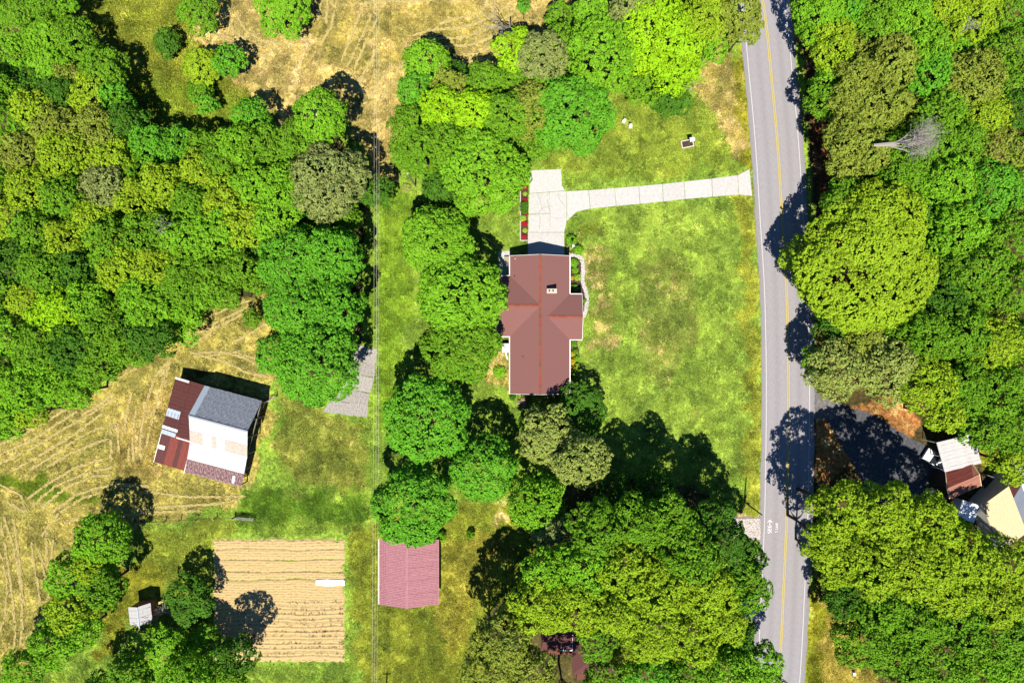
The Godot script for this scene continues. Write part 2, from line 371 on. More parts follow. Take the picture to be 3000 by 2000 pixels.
func ground() -> void:
	var w := 320
	var h := 220
	var names_of := ["lawn", "hay_field", "meadow", "verge", "forest_floor", "dirt"]
	var warp := FastNoiseLite.new()
	warp.seed = 21
	warp.frequency = 0.16
	var low := Image.create(w, h, false, Image.FORMAT_RGBA8)
	zone.resize(w * h)
	var all := zones()
	var boxes := []
	for a in all:
		var r := Rect2(a[1][0], Vector2.ZERO)
		for p in a[1]:
			r = r.expand(p)
		boxes.append(r)
	var colors := []
	for a in all:
		var c := lin(a[2][0], a[2][1], a[2][2])
		c.a = a[3]
		colors.append(c)
	var base := lin(0.150, 0.235, 0.030)
	base.a = 0.16
	for j in h:
		for i in w:
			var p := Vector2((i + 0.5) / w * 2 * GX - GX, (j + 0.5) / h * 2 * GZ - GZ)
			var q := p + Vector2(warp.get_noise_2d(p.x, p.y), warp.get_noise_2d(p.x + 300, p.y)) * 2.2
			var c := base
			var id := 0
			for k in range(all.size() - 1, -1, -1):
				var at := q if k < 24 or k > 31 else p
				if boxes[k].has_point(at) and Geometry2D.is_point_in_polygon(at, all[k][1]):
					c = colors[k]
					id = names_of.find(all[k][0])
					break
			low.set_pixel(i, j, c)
			zone[j * w + i] = id
	var W := 2048
	var H := 1408
	low.resize(W, H, Image.INTERPOLATE_CUBIC)
	var lo := low.get_data()
	var f := FastNoiseLite.new()
	f.noise_type = FastNoiseLite.TYPE_SIMPLEX
	f.seed = 31
	f.frequency = 0.010
	f.fractal_octaves = 5
	f.fractal_gain = 0.62
	var big := f.get_image(W, H).get_data()
	f.seed = 32
	f.frequency = 0.085
	f.fractal_octaves = 3
	f.domain_warp_enabled = true
	f.domain_warp_amplitude = 14.0
	f.domain_warp_frequency = 0.05
	var fine := f.get_image(W, H).get_data()
	f.seed = 34
	f.frequency = 0.16
	f.fractal_type = FastNoiseLite.FRACTAL_RIDGED
	f.fractal_octaves = 2
	f.domain_warp_amplitude = 9.0
	f.domain_warp_frequency = 0.09
	var crisp := f.get_image(W, H).get_data()
	f.fractal_type = FastNoiseLite.FRACTAL_FBM
	f.seed = 33
	f.frequency = 0.028
	f.fractal_octaves = 4
	f.domain_warp_amplitude = 26.0
	f.domain_warp_frequency = 0.03
	var dry := f.get_image(W, H).get_data()
	var out := PackedByteArray()
	out.resize(W * H * 3)
	for i in W * H:
		var m := big[i] - 128
		var t := fine[i] - 128
		var k := 1.0 + m * 0.0018 + t * 0.0022 + (crisp[i] - 150) * 0.0022
		var d := clampf((dry[i] * 0.55 + big[i] * 0.30 + crisp[i] * 0.17 - 226.0 + lo[i * 4 + 3] * 0.72) * 0.022, 0.0, 0.85)
		out[i * 3] = clampi(int((lo[i * 4] * (1.0 - d) + 158.0 * d) * k + m * 0.04), 0, 255)
		out[i * 3 + 1] = clampi(int((lo[i * 4 + 1] * (1.0 - d) + 142.0 * d) * k), 0, 255)
		out[i * 3 + 2] = clampi(int((lo[i * 4 + 2] * (1.0 - d) + 92.0 * d) * k), 0, 255)
	ground_image = Image.create_from_data(W, H, false, Image.FORMAT_RGB8, out)
	var m := StandardMaterial3D.new()
	m.resource_name = "ground"
	m.albedo_texture = ImageTexture.create_from_image(ground_image)
	m.texture_repeat = false
	m.roughness = 1.0
	m.metallic_specular = 0.1
	m.heightmap_enabled = true
	var hi := Image.create_from_data(W, H, false, Image.FORMAT_L8, fine)
	m.heightmap_texture = ImageTexture.create_from_image(hi)
	m.heightmap_scale = 3.0
	# one metre cells, one mesh for each kind of ground
	var parts := []
	for k in names_of.size():
		parts.append(Shape.new())
	for j in 110:
		for i in 160:
			var s: Shape = parts[zone[(j * 2 + 1) * w + i * 2 + 1]]
			var x := i - GX
			var z := j - GZ
			s.quad(Vector3(x, 0, z), Vector3(x, 0, z + 1), Vector3(x + 1, 0, z + 1), Vector3(x + 1, 0, z))
			for k in range(s.uv.size() - 6, s.uv.size()):
				s.uv[k] = Vector2((s.v[k].x + GX) / (2 * GX), (s.v[k].z + GZ) / (2 * GZ))
	for k in names_of.size():
		if parts[k].v.size():
			var label: String = ["mown green lawn round the house and garage", "mown hay field with pale rows of cut grass", "rough yellow-green meadow above the wood", "weedy yellow-green road verge", "leaf-strewn ground under the woods", "bare pale dirt patches and trail"][k]
			single(names_of[k], parts[k], m, label, ["lawn", "field", "meadow", "verge", "forest floor", "dirt"][k], "", "structure")
	var far := Shape.new()
	for r in [Rect2(-2000, -2000, 4000, 2000 - GZ), Rect2(-2000, GZ, 4000, 2000 - GZ), Rect2(-2000, -GZ, 2000 - GX, 2 * GZ), Rect2(GX, -GZ, 2000 - GX, 2 * GZ)]:
		far.quad(Vector3(r.position.x, 0, r.position.y), Vector3(r.position.x, 0, r.end.y), Vector3(r.end.x, 0, r.end.y), Vector3(r.end.x, 0, r.position.y))
	single("ground", far, mat("far_ground", lin(0.09, 0.13, 0.016), 1.0, noise(23, 0.01, Color(0.6, 0.7, 0.6), Color(1, 1, 1)), Vector3.ONE * 0.03), "grassy land reaching to the horizon beyond the lot", "ground", "", "structure")

# ==================================================================== road
const ROAD := [[-700.0, -82.0], [-330.0, -12.0], [-130.0, 24.0], [-60.0, 34.25], [-50.0, 36.75], [-37.5, 38.15], [-28.5, 38.95], [-18.0, 39.6], [-8.5, 40.2], [0.0, 40.45], [7.5, 40.52], [16.0, 40.45], [26.2, 40.25], [37.5, 39.75], [44.0, 39.45], [50.0, 39.05], [65.0, 37.9], [130.0, 29.0], [330.0, -20.0], [700.0, -110.0]]

func road_x(z: float) -> float:
	for i in ROAD.size() - 1:
		if z <= ROAD[i + 1][0] or i == ROAD.size() - 2:
			var a: Array = ROAD[maxi(i - 1, 0)]
			var b: Array = ROAD[i]
			var c: Array = ROAD[i + 1]
			var d: Array = ROAD[mini(i + 2, ROAD.size() - 1)]
			var t: float = (z - b[0]) / (c[0] - b[0])
			var w: float = c[0] - b[0]
			var mb: float = (c[1] - a[1]) / maxf(c[0] - a[0], 0.01) * w
			var mc: float = (d[1] - b[1]) / maxf(d[0] - b[0], 0.01) * w
			var t2 := t * t
			var t3 := t2 * t
			return (2 * t3 - 3 * t2 + 1) * b[1] + (t3 - 2 * t2 + t) * mb + (-2 * t3 + 3 * t2) * c[1] + (t3 - t2) * mc
	return 0.0

func strip(s: Shape, z0: float, z1: float, step: float, o0: float, o1: float, y: float) -> void:
	var z := z0
	while z < z1 - 0.01:
		var e := minf(z + step, z1)
		var a := road_x(z)
		var b := road_x(e)
		s.quad(Vector3(a + o0, y, z), Vector3(b + o0, y, e), Vector3(b + o1, y, e), Vector3(a + o1, y, z))
		z = e

func road() -> void:
	var root := thing("road", "grey two lane asphalt road with double yellow line", "road", Vector3(40.5, 0, 0))
	root.set_meta("kind", "structure")
	var s := Shape.new()
	# wheel tracks are worn paler than the lane middles and edges
	var off := [-3.95, -3.3, -2.7, -2.3, -1.6, -1.0, -0.5, 0.0, 0.5, 1.0, 1.6, 2.3, 2.7, 3.2, 3.85]
	var tone := [0.80, 0.93, 1.0, 1.06, 0.90, 1.04, 1.0, 0.92, 1.0, 1.06, 0.89, 1.05, 1.0, 0.92, 0.80]
	var r := RandomNumberGenerator.new()
	r.seed = 5
	var rows := []
	var z := -700.0
	while z <= 700.0:
		rows.append([z, r.randf_range(-0.07, 0.07), r.randf_range(-0.07, 0.07)])
		z += 1.0 if absf(z) < 70.0 else 10.0
	for k in rows.size() - 1:
		var z0: float = rows[k][0]
		var z1: float = rows[k + 1][0]
		for i in off.size() - 1:
			var q := []
			for e in [[z0, i, k], [z1, i, k + 1], [z1, i + 1, k + 1], [z0, i + 1, k]]:
				var o: float = off[e[1]]
				if e[1] == 0: o += rows[e[2]][1]
				if e[1] == off.size() - 1: o += rows[e[2]][2]
				q.append([Vector3(road_x(e[0]) + o, 0.03, e[0]), Color(tone[e[1]], tone[e[1]], tone[e[1]])])
			for e in [0, 2, 1, 0, 3, 2]:
				s.v.append(q[e][0]); s.c.append(q[e][1]); s.n.append(Vector3.UP); s.uv.append(Vector2.ZERO)
	part(root, "asphalt", s, mats.asphalt)
	for a in [["edge_line", -3.29, -3.18, "white_paint"], ["centre_line", -0.17, -0.06, "yellow_paint"], ["centre_line", 0.06, 0.17, "yellow_paint"], ["edge_line", 3.04, 3.15, "white_paint"]]:
		var l := Shape.new()
		strip(l, -120.0, 120.0, 1.0, a[1], a[2], 0.036)
		part(root, a[0], l, mats[a[3]])
	# sprayed survey writing on the asphalt, read from the right-hand verge
	for a in [["SEC", 37.77, 28.4, 1.0], ["1 Lue", 38.75, 28.2, 0.82]]:
		var t := TextMesh.new()
		t.text = a[0]
		t.font = SystemFont.new()
		t.font.font_names = PackedStringArray(["Droid Sans"])
		t.font_size = 64
		t.pixel_size = 0.0115 * a[3]
		t.depth = 0.004
		var o := MeshInstance3D.new()
		o.name = "sprayed_writing"
		o.mesh = t
		o.material_override = mats.white_plain
		root.add_child(o, true)
		o.transform = Transform3D(Basis(Vector3(0, 0, -1), Vector3(-1, 0, 0), Vector3(0, 1, 0)), Vector3(a[1], 0.036, a[2] - 0.9) - root.position)
	var ar := Shape.new()
	ar.plank(Vector3(37.8, 0.037, 27.2), Vector3(37.8, 0.037, 26.1), 0.07, 0.006)
	ar.plank(Vector3(37.8, 0.040, 26.1), Vector3(37.45, 0.040, 26.5), 0.07, 0.006)
	ar.plank(Vector3(37.8, 0.043, 26.1), Vector3(38.15, 0.043, 26.5), 0.07, 0.006)
	part(root, "sprayed_arrow", ar, mats.white_plain)

# ==================================================================== drives
func poly(a: Array) -> PackedVector2Array:
	return PackedVector2Array(a)

func structure(called: String, s: Shape, m: Material, label: String, category: String) -> MeshInstance3D:
	return single(called, s, m, label, category, "", "structure")

func drives() -> void:
	# concrete drive in the slabs that its joints cut
	var root := thing("driveway", "white concrete driveway from the road to the garage door", "driveway", Vector3(6, 0, -20))
	root.set_meta("kind", "structure")
	var slabs := [
		PackedVector2Array([Vector2(2.55, -25.05), Vector2(7.2, -25.25), Vector2(7.3, -22.95), Vector2(7.75, -22.1), Vector2(2.55, -21.7)]),
		PackedVector2Array([Vector2(2.5, -21.65), Vector2(5.5, -21.85), Vector2(5.55, -18.75), Vector2(2.45, -18.6)]),
		PackedVector2Array([Vector2(5.55, -21.85), Vector2(7.75, -22.05), Vector2(8, -22), Vector2(8, -17.6), Vector2(7.65, -16), Vector2(5.6, -16), Vector2(5.55, -19)]),
		PackedVector2Array([Vector2(2.45, -18.55), Vector2(5.55, -18.7), Vector2(5.6, -16), Vector2(2.4, -16)]),
		PackedVector2Array([Vector2(2.35, -15.95), Vector2(7.65, -15.95), Vector2(7.65, -12), Vector2(2.3, -12)]),
		PackedVector2Array([Vector2(8.05, -22), Vector2(11.2, -22.15), Vector2(11.45, -19.45), Vector2(9.5, -19), Vector2(8.05, -17.65)]),
		PackedVector2Array([Vector2(11.25, -22.15), Vector2(15, -22.45), Vector2(15.25, -19.85), Vector2(11.5, -19.45)]),
		PackedVector2Array([Vector2(15.05, -22.45), Vector2(18.55, -22.75), Vector2(18.75, -20.15), Vector2(15.3, -19.85)]),
		PackedVector2Array([Vector2(18.6, -22.75), Vector2(22, -23.05), Vector2(22.15, -20.5), Vector2(18.8, -20.15)]),
		PackedVector2Array([Vector2(22.05, -23.05), Vector2(25.2, -23.4), Vector2(25.35, -20.85), Vector2(22.2, -20.5)]),
		PackedVector2Array([Vector2(25.25, -23.4), Vector2(29.25, -23.85), Vector2(29.35, -21.2), Vector2(25.4, -20.85)]),
		PackedVector2Array([Vector2(29.3, -23.85), Vector2(33.05, -24.35), Vector2(33.2, -21.5), Vector2(29.4, -21.2)]),
		PackedVector2Array([Vector2(33.1, -24.35), Vector2(34.8, -25.25), Vector2(35.2, -21.3), Vector2(33.25, -21.5)]),
	]
	for k in slabs.size():
		var s := Shape.new()
		var c := Vector2.ZERO
		for p in slabs[k]:
			c += p / slabs[k].size()
		var pts := PackedVector2Array()
		for p in slabs[k]:
			pts.append(p + (c - p).normalized() * 0.012)
		s.tint = Color.WHITE * [1.0, 0.96, 0.98, 0.97, 0.94][k % 5]
		s.slab(pts, -0.05, 0.05 + 0.004 * (k % 2))
		part(root, "slab", s, mats.concrete)
	var cr := Shape.new()
	for line in [PackedVector2Array([Vector2(3.7, -21.65), Vector2(4.2, -20.4), Vector2(4.35, -19.4)]), PackedVector2Array([Vector2(2.45, -18.6), Vector2(3.9, -18.8), Vector2(4.5, -19.5), Vector2(5.3, -19.85), Vector2(5.6, -19), Vector2(5.55, -17.5)]), PackedVector2Array([Vector2(3.85, -18.8), Vector2(4.15, -18), Vector2(4, -16.4)]), PackedVector2Array([Vector2(6.7, -21.75), Vector2(7, -20.75), Vector2(7.8, -19.7)]), PackedVector2Array([Vector2(5.2, -20.9), Vector2(5.3, -19.9)]), PackedVector2Array([Vector2(6.1, -18.1), Vector2(7.25, -18)])]:
		for i in line.size() - 1:
			cr.plank(Vector3(line[i].x, 0.0545, line[i].y), Vector3(line[i + 1].x, 0.0545, line[i + 1].y), 0.035, 0.003)
	part(root, "sealed_crack", cr, mats.old_asphalt)
	# cracked slab under the emerald row
	var old := thing("concrete_pad", "cracked grey concrete slab half under the emerald tree row", "concrete slab", Vector3(-22, 0, 5))
	old.set_meta("kind", "structure")
	for a in [PackedVector2Array([Vector2(-23, 0.5), Vector2(-19.75, 1.1), Vector2(-19.95, 3.25), Vector2(-23.5, 2.75)]), PackedVector2Array([Vector2(-23.5, 2.8), Vector2(-19.95, 3.3), Vector2(-20.2, 5.25), Vector2(-24.25, 4.5)]), PackedVector2Array([Vector2(-24.25, 4.55), Vector2(-20.2, 5.3), Vector2(-20.8, 7.5), Vector2(-25, 7)]), PackedVector2Array([Vector2(-25, 7.05), Vector2(-20.85, 7.55), Vector2(-21.1, 9.25), Vector2(-26.5, 8.6)]), PackedVector2Array([Vector2(-26.5, 8.65), Vector2(-21.1, 9.3), Vector2(-21.25, 11.15), Vector2(-24.5, 10.7), Vector2(-27.75, 10.3)])]:
		var s := Shape.new()
		s.tint = Color.WHITE * rng.randf_range(0.85, 1.0)
		s.slab(ragged(poly(a), 0.25), -0.05, 0.06 + rng.randf_range(0, 0.02))
		part(old, "slab", s, mats.old_concrete)
	var g := Shape.new()
	g.face(ragged(PackedVector2Array([Vector2(30.5, 26.25), Vector2(34, 25.6), Vector2(36.55, 25.85), Vector2(36.55, 29), Vector2(34.5, 29.6), Vector2(32.5, 28.6), Vector2(30.5, 28.25)]), 0.4), 0.012)
	structure("gravel_drive", g, mats.gravel, "pale gravel entrance beside the road below the lawn", "gravel drive")
	var stones := MultiMesh.new()
	var pebble := Shape.new()
	pebble.box(Vector3(-0.05, -0.03, -0.04), Vector3(0.05, 0.03, 0.04))
	scatter("gravel", pebble.mesh(), mats.stone, PackedVector2Array([Vector2(32, 26), Vector2(36.4, 25.9), Vector2(36.4, 29), Vector2(33.5, 29.25)]), 2600, 0.02, 0.5, 1.4, "loose pale gravel on the roadside entrance")
	var p := Shape.new()
	p.slab(PackedVector2Array([Vector2(33.6, 38.25), Vector2(36.3, 37.6), Vector2(36.1, 41), Vector2(33.9, 40.6)]), -0.05, 0.02)
	structure("drive_stub", p, mats.concrete, "grey paved stub joining the road at the lower grove", "paved drive")
	var q := Shape.new()
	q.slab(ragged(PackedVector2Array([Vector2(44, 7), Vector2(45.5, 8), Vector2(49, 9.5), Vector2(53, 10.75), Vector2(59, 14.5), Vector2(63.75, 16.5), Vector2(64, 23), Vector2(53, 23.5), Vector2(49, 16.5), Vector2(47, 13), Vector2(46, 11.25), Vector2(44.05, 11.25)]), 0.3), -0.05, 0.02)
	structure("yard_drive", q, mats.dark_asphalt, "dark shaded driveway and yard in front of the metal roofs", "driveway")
	var e := Shape.new()
	e.slab(ragged(PackedVector2Array([Vector2(43.8, 7), Vector2(46, 8.25), Vector2(48.5, 9.5), Vector2(47, 11.25), Vector2(43.8, 11.25)]), 0.15), -0.05, 0.025)
	structure("drive_mouth", e, mats.old_asphalt, "grey asphalt mouth of the shaded drive at the road", "driveway")
	var e2 := Shape.new()
	e2.slab(ragged(PackedVector2Array([Vector2(43.4, 31.5), Vector2(46.5, 31.75), Vector2(46.75, 33.4), Vector2(43.25, 33.25)]), 0.15), -0.05, 0.022)
	structure("lower_drive_mouth", e2, mats.old_asphalt, "pale drive mouth half shaded beyond the road, near the golden lawn", "driveway")
	var pa := Shape.new()
	pa.slab(PackedVector2Array([Vector2(-1.95, -13.25), Vector2(-0.2, -13.25), Vector2(-0.2, -9.85), Vector2(-1.95, -9.85)]), -0.05, 0.06)
	structure("patio", pa, mats.concrete, "small concrete patio shaded behind the house corner", "patio")

func ragged(pts: PackedVector2Array, by: float) -> PackedVector2Array:
	var out := PackedVector2Array()
	for i in pts.size():
		var a := pts[i]
		var b := pts[(i + 1) % pts.size()]
		var n := maxi(1, int(a.distance_to(b) / 0.6))
		for k in n:
			var p := a.lerp(b, float(k) / n)
			if k > 0:
				p += Vector2(rng.randf_range(-by, by), rng.randf_range(-by, by)) * 0.5
			out.append(p)
	return out

func scatter(called: String, m: Mesh, material: Material, area: PackedVector2Array, count: int, y: float, s0: float, s1: float, label: String) -> void:
	var r := Rect2(area[0], Vector2.ZERO)
	for p in area:
		r = r.expand(p)
	var mm := MultiMesh.new()
	mm.transform_format = MultiMesh.TRANSFORM_3D
	mm.mesh = m
	var where := []
	while where.size() < count:
		var p := Vector2(rng.randf_range(r.position.x, r.end.x), rng.randf_range(r.position.y, r.end.y))
		if Geometry2D.is_point_in_polygon(p, area):
			var b := Basis(Vector3(rng.randf_range(-1, 1), 1, rng.randf_range(-1, 1)).normalized(), rng.randf() * TAU).scaled(Vector3.ONE * rng.randf_range(s0, s1))
			where.append(Transform3D(b, Vector3(p.x, y, p.y)))
	mm.instance_count = count
	for i in count:
		mm.set_instance_transform(i, where[i])
	var o := MultiMeshInstance3D.new()
	o.name = numbered(called)
	o.multimesh = mm
	o.material_override = material
	add_child(o)
	tag(o, label, called, "", "stuff")

# ==================================================================== house
const EAVE := 2.7
const PITCH := 0.375

func house() -> void:
	var root := thing("house", "ranch house with brownish red shingle roof and cross gables", "house", Vector3(3.96, 0, -2.4))
	var xw := -0.29
	var xe := 8.22
	var xr := 3.96
	var z0 := -12.2
	var z1 := 7.45
	var hr := EAVE + (xe - xw) / 2 * PITCH
	var wall := Shape.new()
	var i := 0.4
	wall.box(Vector3(xw + i, 0, z0 + i), Vector3(xe - i, EAVE - 0.12, z1 - i))
	for z in [z0 + i, z1 - i]:
		wall.tri(Vector3(xw + i, EAVE - 0.12, z), Vector3(xe - i, EAVE - 0.12, z), Vector3(xr, hr - 0.2, z))
	wall.box(Vector3(xe - i, 0, -6.3), Vector3(9.65, EAVE - 0.12, -0.68))
	wall.tri(Vector3(9.65, EAVE - 0.12, -0.68), Vector3(9.65, EAVE - 0.12, -6.3), Vector3(9.65, 3.75, -3.5))
	wall.box(Vector3(-1.75, 0, -8.95), Vector3(xw + i, EAVE - 0.12, -1.13))
	wall.tri(Vector3(-1.75, EAVE - 0.12, -8.95), Vector3(-1.75, EAVE - 0.12, -1.13), Vector3(-1.75, 4.1, -5.03))
	part(root, "wall", wall, mats.brick)
	var roof := Shape.new()
	roof.quad(Vector3(xw, EAVE, z0), Vector3(xw, EAVE, z1), Vector3(xr, hr, z1), Vector3(xr, hr, z0))
	roof.quad(Vector3(xe, EAVE, z1), Vector3(xe, EAVE, z0), Vector3(xr, hr, z0), Vector3(xr, hr, z1))
	roof.quad(Vector3(xw, EAVE - 0.1, z0), Vector3(xr, hr - 0.1, z0), Vector3(xr, hr - 0.1, z1), Vector3(xw, EAVE - 0.1, z1))
	roof.quad(Vector3(xe, EAVE - 0.1, z1), Vector3(xr, hr - 0.1, z1), Vector3(xr, hr - 0.1, z0), Vector3(xe, EAVE - 0.1, z0))
	var rf := part(root, "roof", roof, mats.shingle)
	for g in [[10.0, xe, -6.72, -0.28], [-2.15, xw, -9.34, -0.73]]:
		var zr: float = (g[2] + g[3]) / 2
		var hw: float = EAVE + (g[3] - g[2]) / 2 * PITCH
		var s: float = signf(g[0] - xr)
		var xi: float = xr + s * (hr - hw) / PITCH
		var a := Vector3(g[0], EAVE, g[2])
		var b := Vector3(g[0], hw, zr)
		var c := Vector3(xi, hw, zr)
		var up := Vector3(0, 0.012, 0)
		for side in [g[2], g[3]]:
			var e := Vector3(g[0], EAVE, side)
			var v := Vector3(g[1], EAVE, side)
			var sl := Shape.new()
			if (side == g[2]) == (s > 0):
				sl.quad(e + up, v + up, c + up, b + up)
			else:
				sl.quad(v + up, e + up, b + up, c + up)
			part(rf, "wing_slope", sl, mats.shingle)
		caps(rf, b + Vector3(0, 0.02, 0), c + Vector3(0, 0.02, 0), 13 if s > 0 else 15)
		var fa := Shape.new()   # gable rake boards and wing gutters
		fa.plank(a + Vector3(s * 0.02, -0.09, 0), b + Vector3(s * 0.02, -0.09, 0), 0.05, 0.16)
		fa.plank(Vector3(g[0] + s * 0.02, EAVE - 0.09, g[3]), b + Vector3(s * 0.02, -0.09, 0), 0.05, 0.16)
		part(root, "rake_board", fa, mats.trim)
		for side in [g[2], g[3]]:
			var gu := Shape.new()
			var o: float = -0.06 if side == g[2] else 0.06
			gu.box(Vector3(minf(g[0], g[1]), EAVE - 0.13, side + o - 0.06), Vector3(maxf(g[0], g[1]), EAVE - 0.005, side + o + 0.06))
			part(root, "gutter", gu, mats.trim)
	caps(rf, Vector3(xr, hr + 0.02, z0), Vector3(xr, hr + 0.02, z1), 40)
	for a in [[xw - 0.06, z0, -9.34], [xw - 0.06, -0.6, z1], [xe + 0.06, z0, -6.72], [xe + 0.06, -0.15, z1]]:
		var gu := Shape.new()
		gu.box(Vector3(a[0] - 0.065, EAVE - 0.13, a[1]), Vector3(a[0] + 0.065, EAVE - 0.005, a[2]))
		part(root, "gutter", gu, mats.trim)
	for z in [z0 - 0.02, z1 + 0.02]:
		var fa := Shape.new()
		fa.plank(Vector3(xw, EAVE - 0.08, z), Vector3(xr, hr - 0.08, z), 0.04, 0.17)
		fa.plank(Vector3(xe, EAVE - 0.08, z), Vector3(xr, hr - 0.08, z), 0.04, 0.17)
		part(root, "rake_board", fa, mats.trim)
	# chimney with a pale cap and two flues
	var ch := Shape.new()
	ch.box(Vector3(4.92, 2.6, -7.28), Vector3(6.2, 4.75, -6.78))
	var cm := part(root, "chimney", ch, mats.brick)
	var cap := Shape.new()
	cap.box(Vector3(4.86, 4.75, -7.36), Vector3(6.26, 4.87, -6.70))
	part(cm, "cap", cap, mats.chimney_cap)
	for x in [5.2, 5.72]:
		var fl := Shape.new()
		fl.box(Vector3(x - 0.11, 4.87, -7.13), Vector3(x + 0.13, 5.07, -6.91))
		part(cm, "flue", fl, mats.terracotta)
		var ho := Shape.new()
		ho.box(Vector3(x - 0.06, 5.02, -7.09), Vector3(x + 0.08, 5.075, -6.95))
		part(cm, "flue_mouth", ho, mats.black)
	for p in [Vector3(0.45, 3.0, -11.75), Vector3(0.35, 2.95, -9.2), Vector3(1.55, 3.3, 2.2)]:
		var ve := Shape.new()
		ve.bar(p - Vector3(0, 0.3, 0), p + Vector3(0, 0.35, 0), 0.06, 0.06, 8)
		part(root, "vent_pipe", ve, mats.dark_metal if p.z > -11 else mats.trim)
	# openings
	var gd := Shape.new()
	gd.box(Vector3(2.8, 0, z0 + i - 0.03), Vector3(7.3, 2.2, z0 + i + 0.05))
	var gdo := part(root, "garage_door", gd, mats.siding)
	for k in 4:
		var pn := Shape.new()
		pn.box(Vector3(2.9, 0.08 + k * 0.53, z0 + i - 0.06), Vector3(7.2, 0.56 + k * 0.53, z0 + i - 0.03))
		part(gdo, "door_panel", pn, mats.siding)
	for a in [[7.85, -10.6], [7.85, -8.4], [7.85, 1.6], [7.85, 4.3], [9.68, -4.6], [9.68, -2.4], [0.08, 1.4], [0.08, 4.6]]:
		var wi := Shape.new()
		wi.box(Vector3(a[0] - 0.03, 0.9, a[1] - 0.6), Vector3(a[0] + 0.03, 2.1, a[1] + 0.6))
		var wn := part(root, "window", wi, mats.trim)
		var pa := Shape.new()
		pa.box(Vector3(a[0] - 0.035, 1.0, a[1] - 0.5), Vector3(a[0] + 0.035, 2.0, a[1] + 0.5))
		part(wn, "pane", pa, mats.glass_dark)
	var dr := Shape.new()
	dr.box(Vector3(7.8, 0.1, -7.6), Vector3(7.86, 2.15, -6.75))
	part(root, "door", dr, mats.wood_brown)

func caps(parent: Node3D, a: Vector3, b: Vector3, count: int) -> void:
	var d := (b - a) / count
	var l := d.length()
	var dir := d.normalized()
	var side := dir.cross(Vector3.UP).normalized()
	for k in count:
		var s := Shape.new()
		s.tint = Color(rng.randf_range(0.72, 1.1), rng.randf_range(0.75, 1.1), rng.randf_range(0.75, 1.1))
		var p := a + d * k
		var q := p + dir * (l * 1.03)
		var w := 0.19
		var dn := Vector3(0, -w * PITCH + 0.02, 0)
		var hi := Vector3(0, 0.012, 0)
		s.quad(p + hi, q + Vector3.ZERO, q + side * w + dn, p + side * w + dn + hi)
		s.quad(p - side * w + dn + hi, q - side * w + dn, q, p + hi)
		part(parent, "ridge_cap", s, mats.ridge)

# ==================================================================== sheets of roofing
var sheet_mesh: ArrayMesh
var rib_mesh: ArrayMesh

func sheets() -> void:
	var s := Shape.new()
	for k in 8:   # corrugated, one unit wide and long, runs down z
		var x0 := k / 8.0
		var x1 := (k + 1) / 8.0
		var y0 := 0.035 if k % 2 == 0 else 0.0
		var y1 := 0.0 if k % 2 == 0 else 0.035
		s.quad(Vector3(x0, y0, 0), Vector3(x0, y0, 1), Vector3(x1, y1, 1), Vector3(x1, y1, 0))
		for j in range(s.uv.size() - 6, s.uv.size()):
			s.uv[j] = Vector2(s.v[j].x, s.v[j].z)
	sheet_mesh = s.mesh()
	var r := Shape.new()
	var xs := [0.0, 0.20, 0.215, 0.235, 0.25, 0.45, 0.465, 0.485, 0.5, 0.70, 0.715, 0.735, 0.75, 0.95, 0.965, 0.985, 1.0]
	for k in 16:   # ribbed panel
		var y0 := 0.03 if k % 4 in [2, 3] else 0.0
		var y1 := 0.03 if (k + 1) % 4 in [2, 3] else 0.0
		r.quad(Vector3(xs[k], y0, 0), Vector3(xs[k], y0, 1), Vector3(xs[k + 1], y1, 1), Vector3(xs[k + 1], y1, 0))
	rib_mesh = r.mesh()

# lays sheets over the slope with corner o, width vector a and fall vector b
func lay(parent: Node3D, called: String, m: Mesh, o: Vector3, a: Vector3, b: Vector3, cols: int, rows: Array, pick: Array, loose := 0.0, names_skip := 0.0) -> void:
	var u := a / cols
	var nrm := b.cross(a).normalized()
	if nrm.y < 0: nrm = -nrm
	var at := 0.0
	for r in rows.size():
		for k in cols:
			var lift: float = 0.018 * ((k % 2) + 2 * (r % 2)) + rng.randf_range(0, loose) * 0.3
			var over: float = rows[r] * (1.0 + rng.randf_range(0.0, loose))
			var bb := b * over
			var tw: Vector3 = nrm * rng.randf_range(-loose, loose) * 0.25
			var names_of: Array = pick[r % pick.size()]
			var mm: Material = mats[names_of[rng.randi() % names_of.size()]]
			placed(parent, called, m, mm, Transform3D(Basis(u * 1.04 + tw, nrm, bb), o + u * k + b * at + nrm * lift))
		at += rows[r]

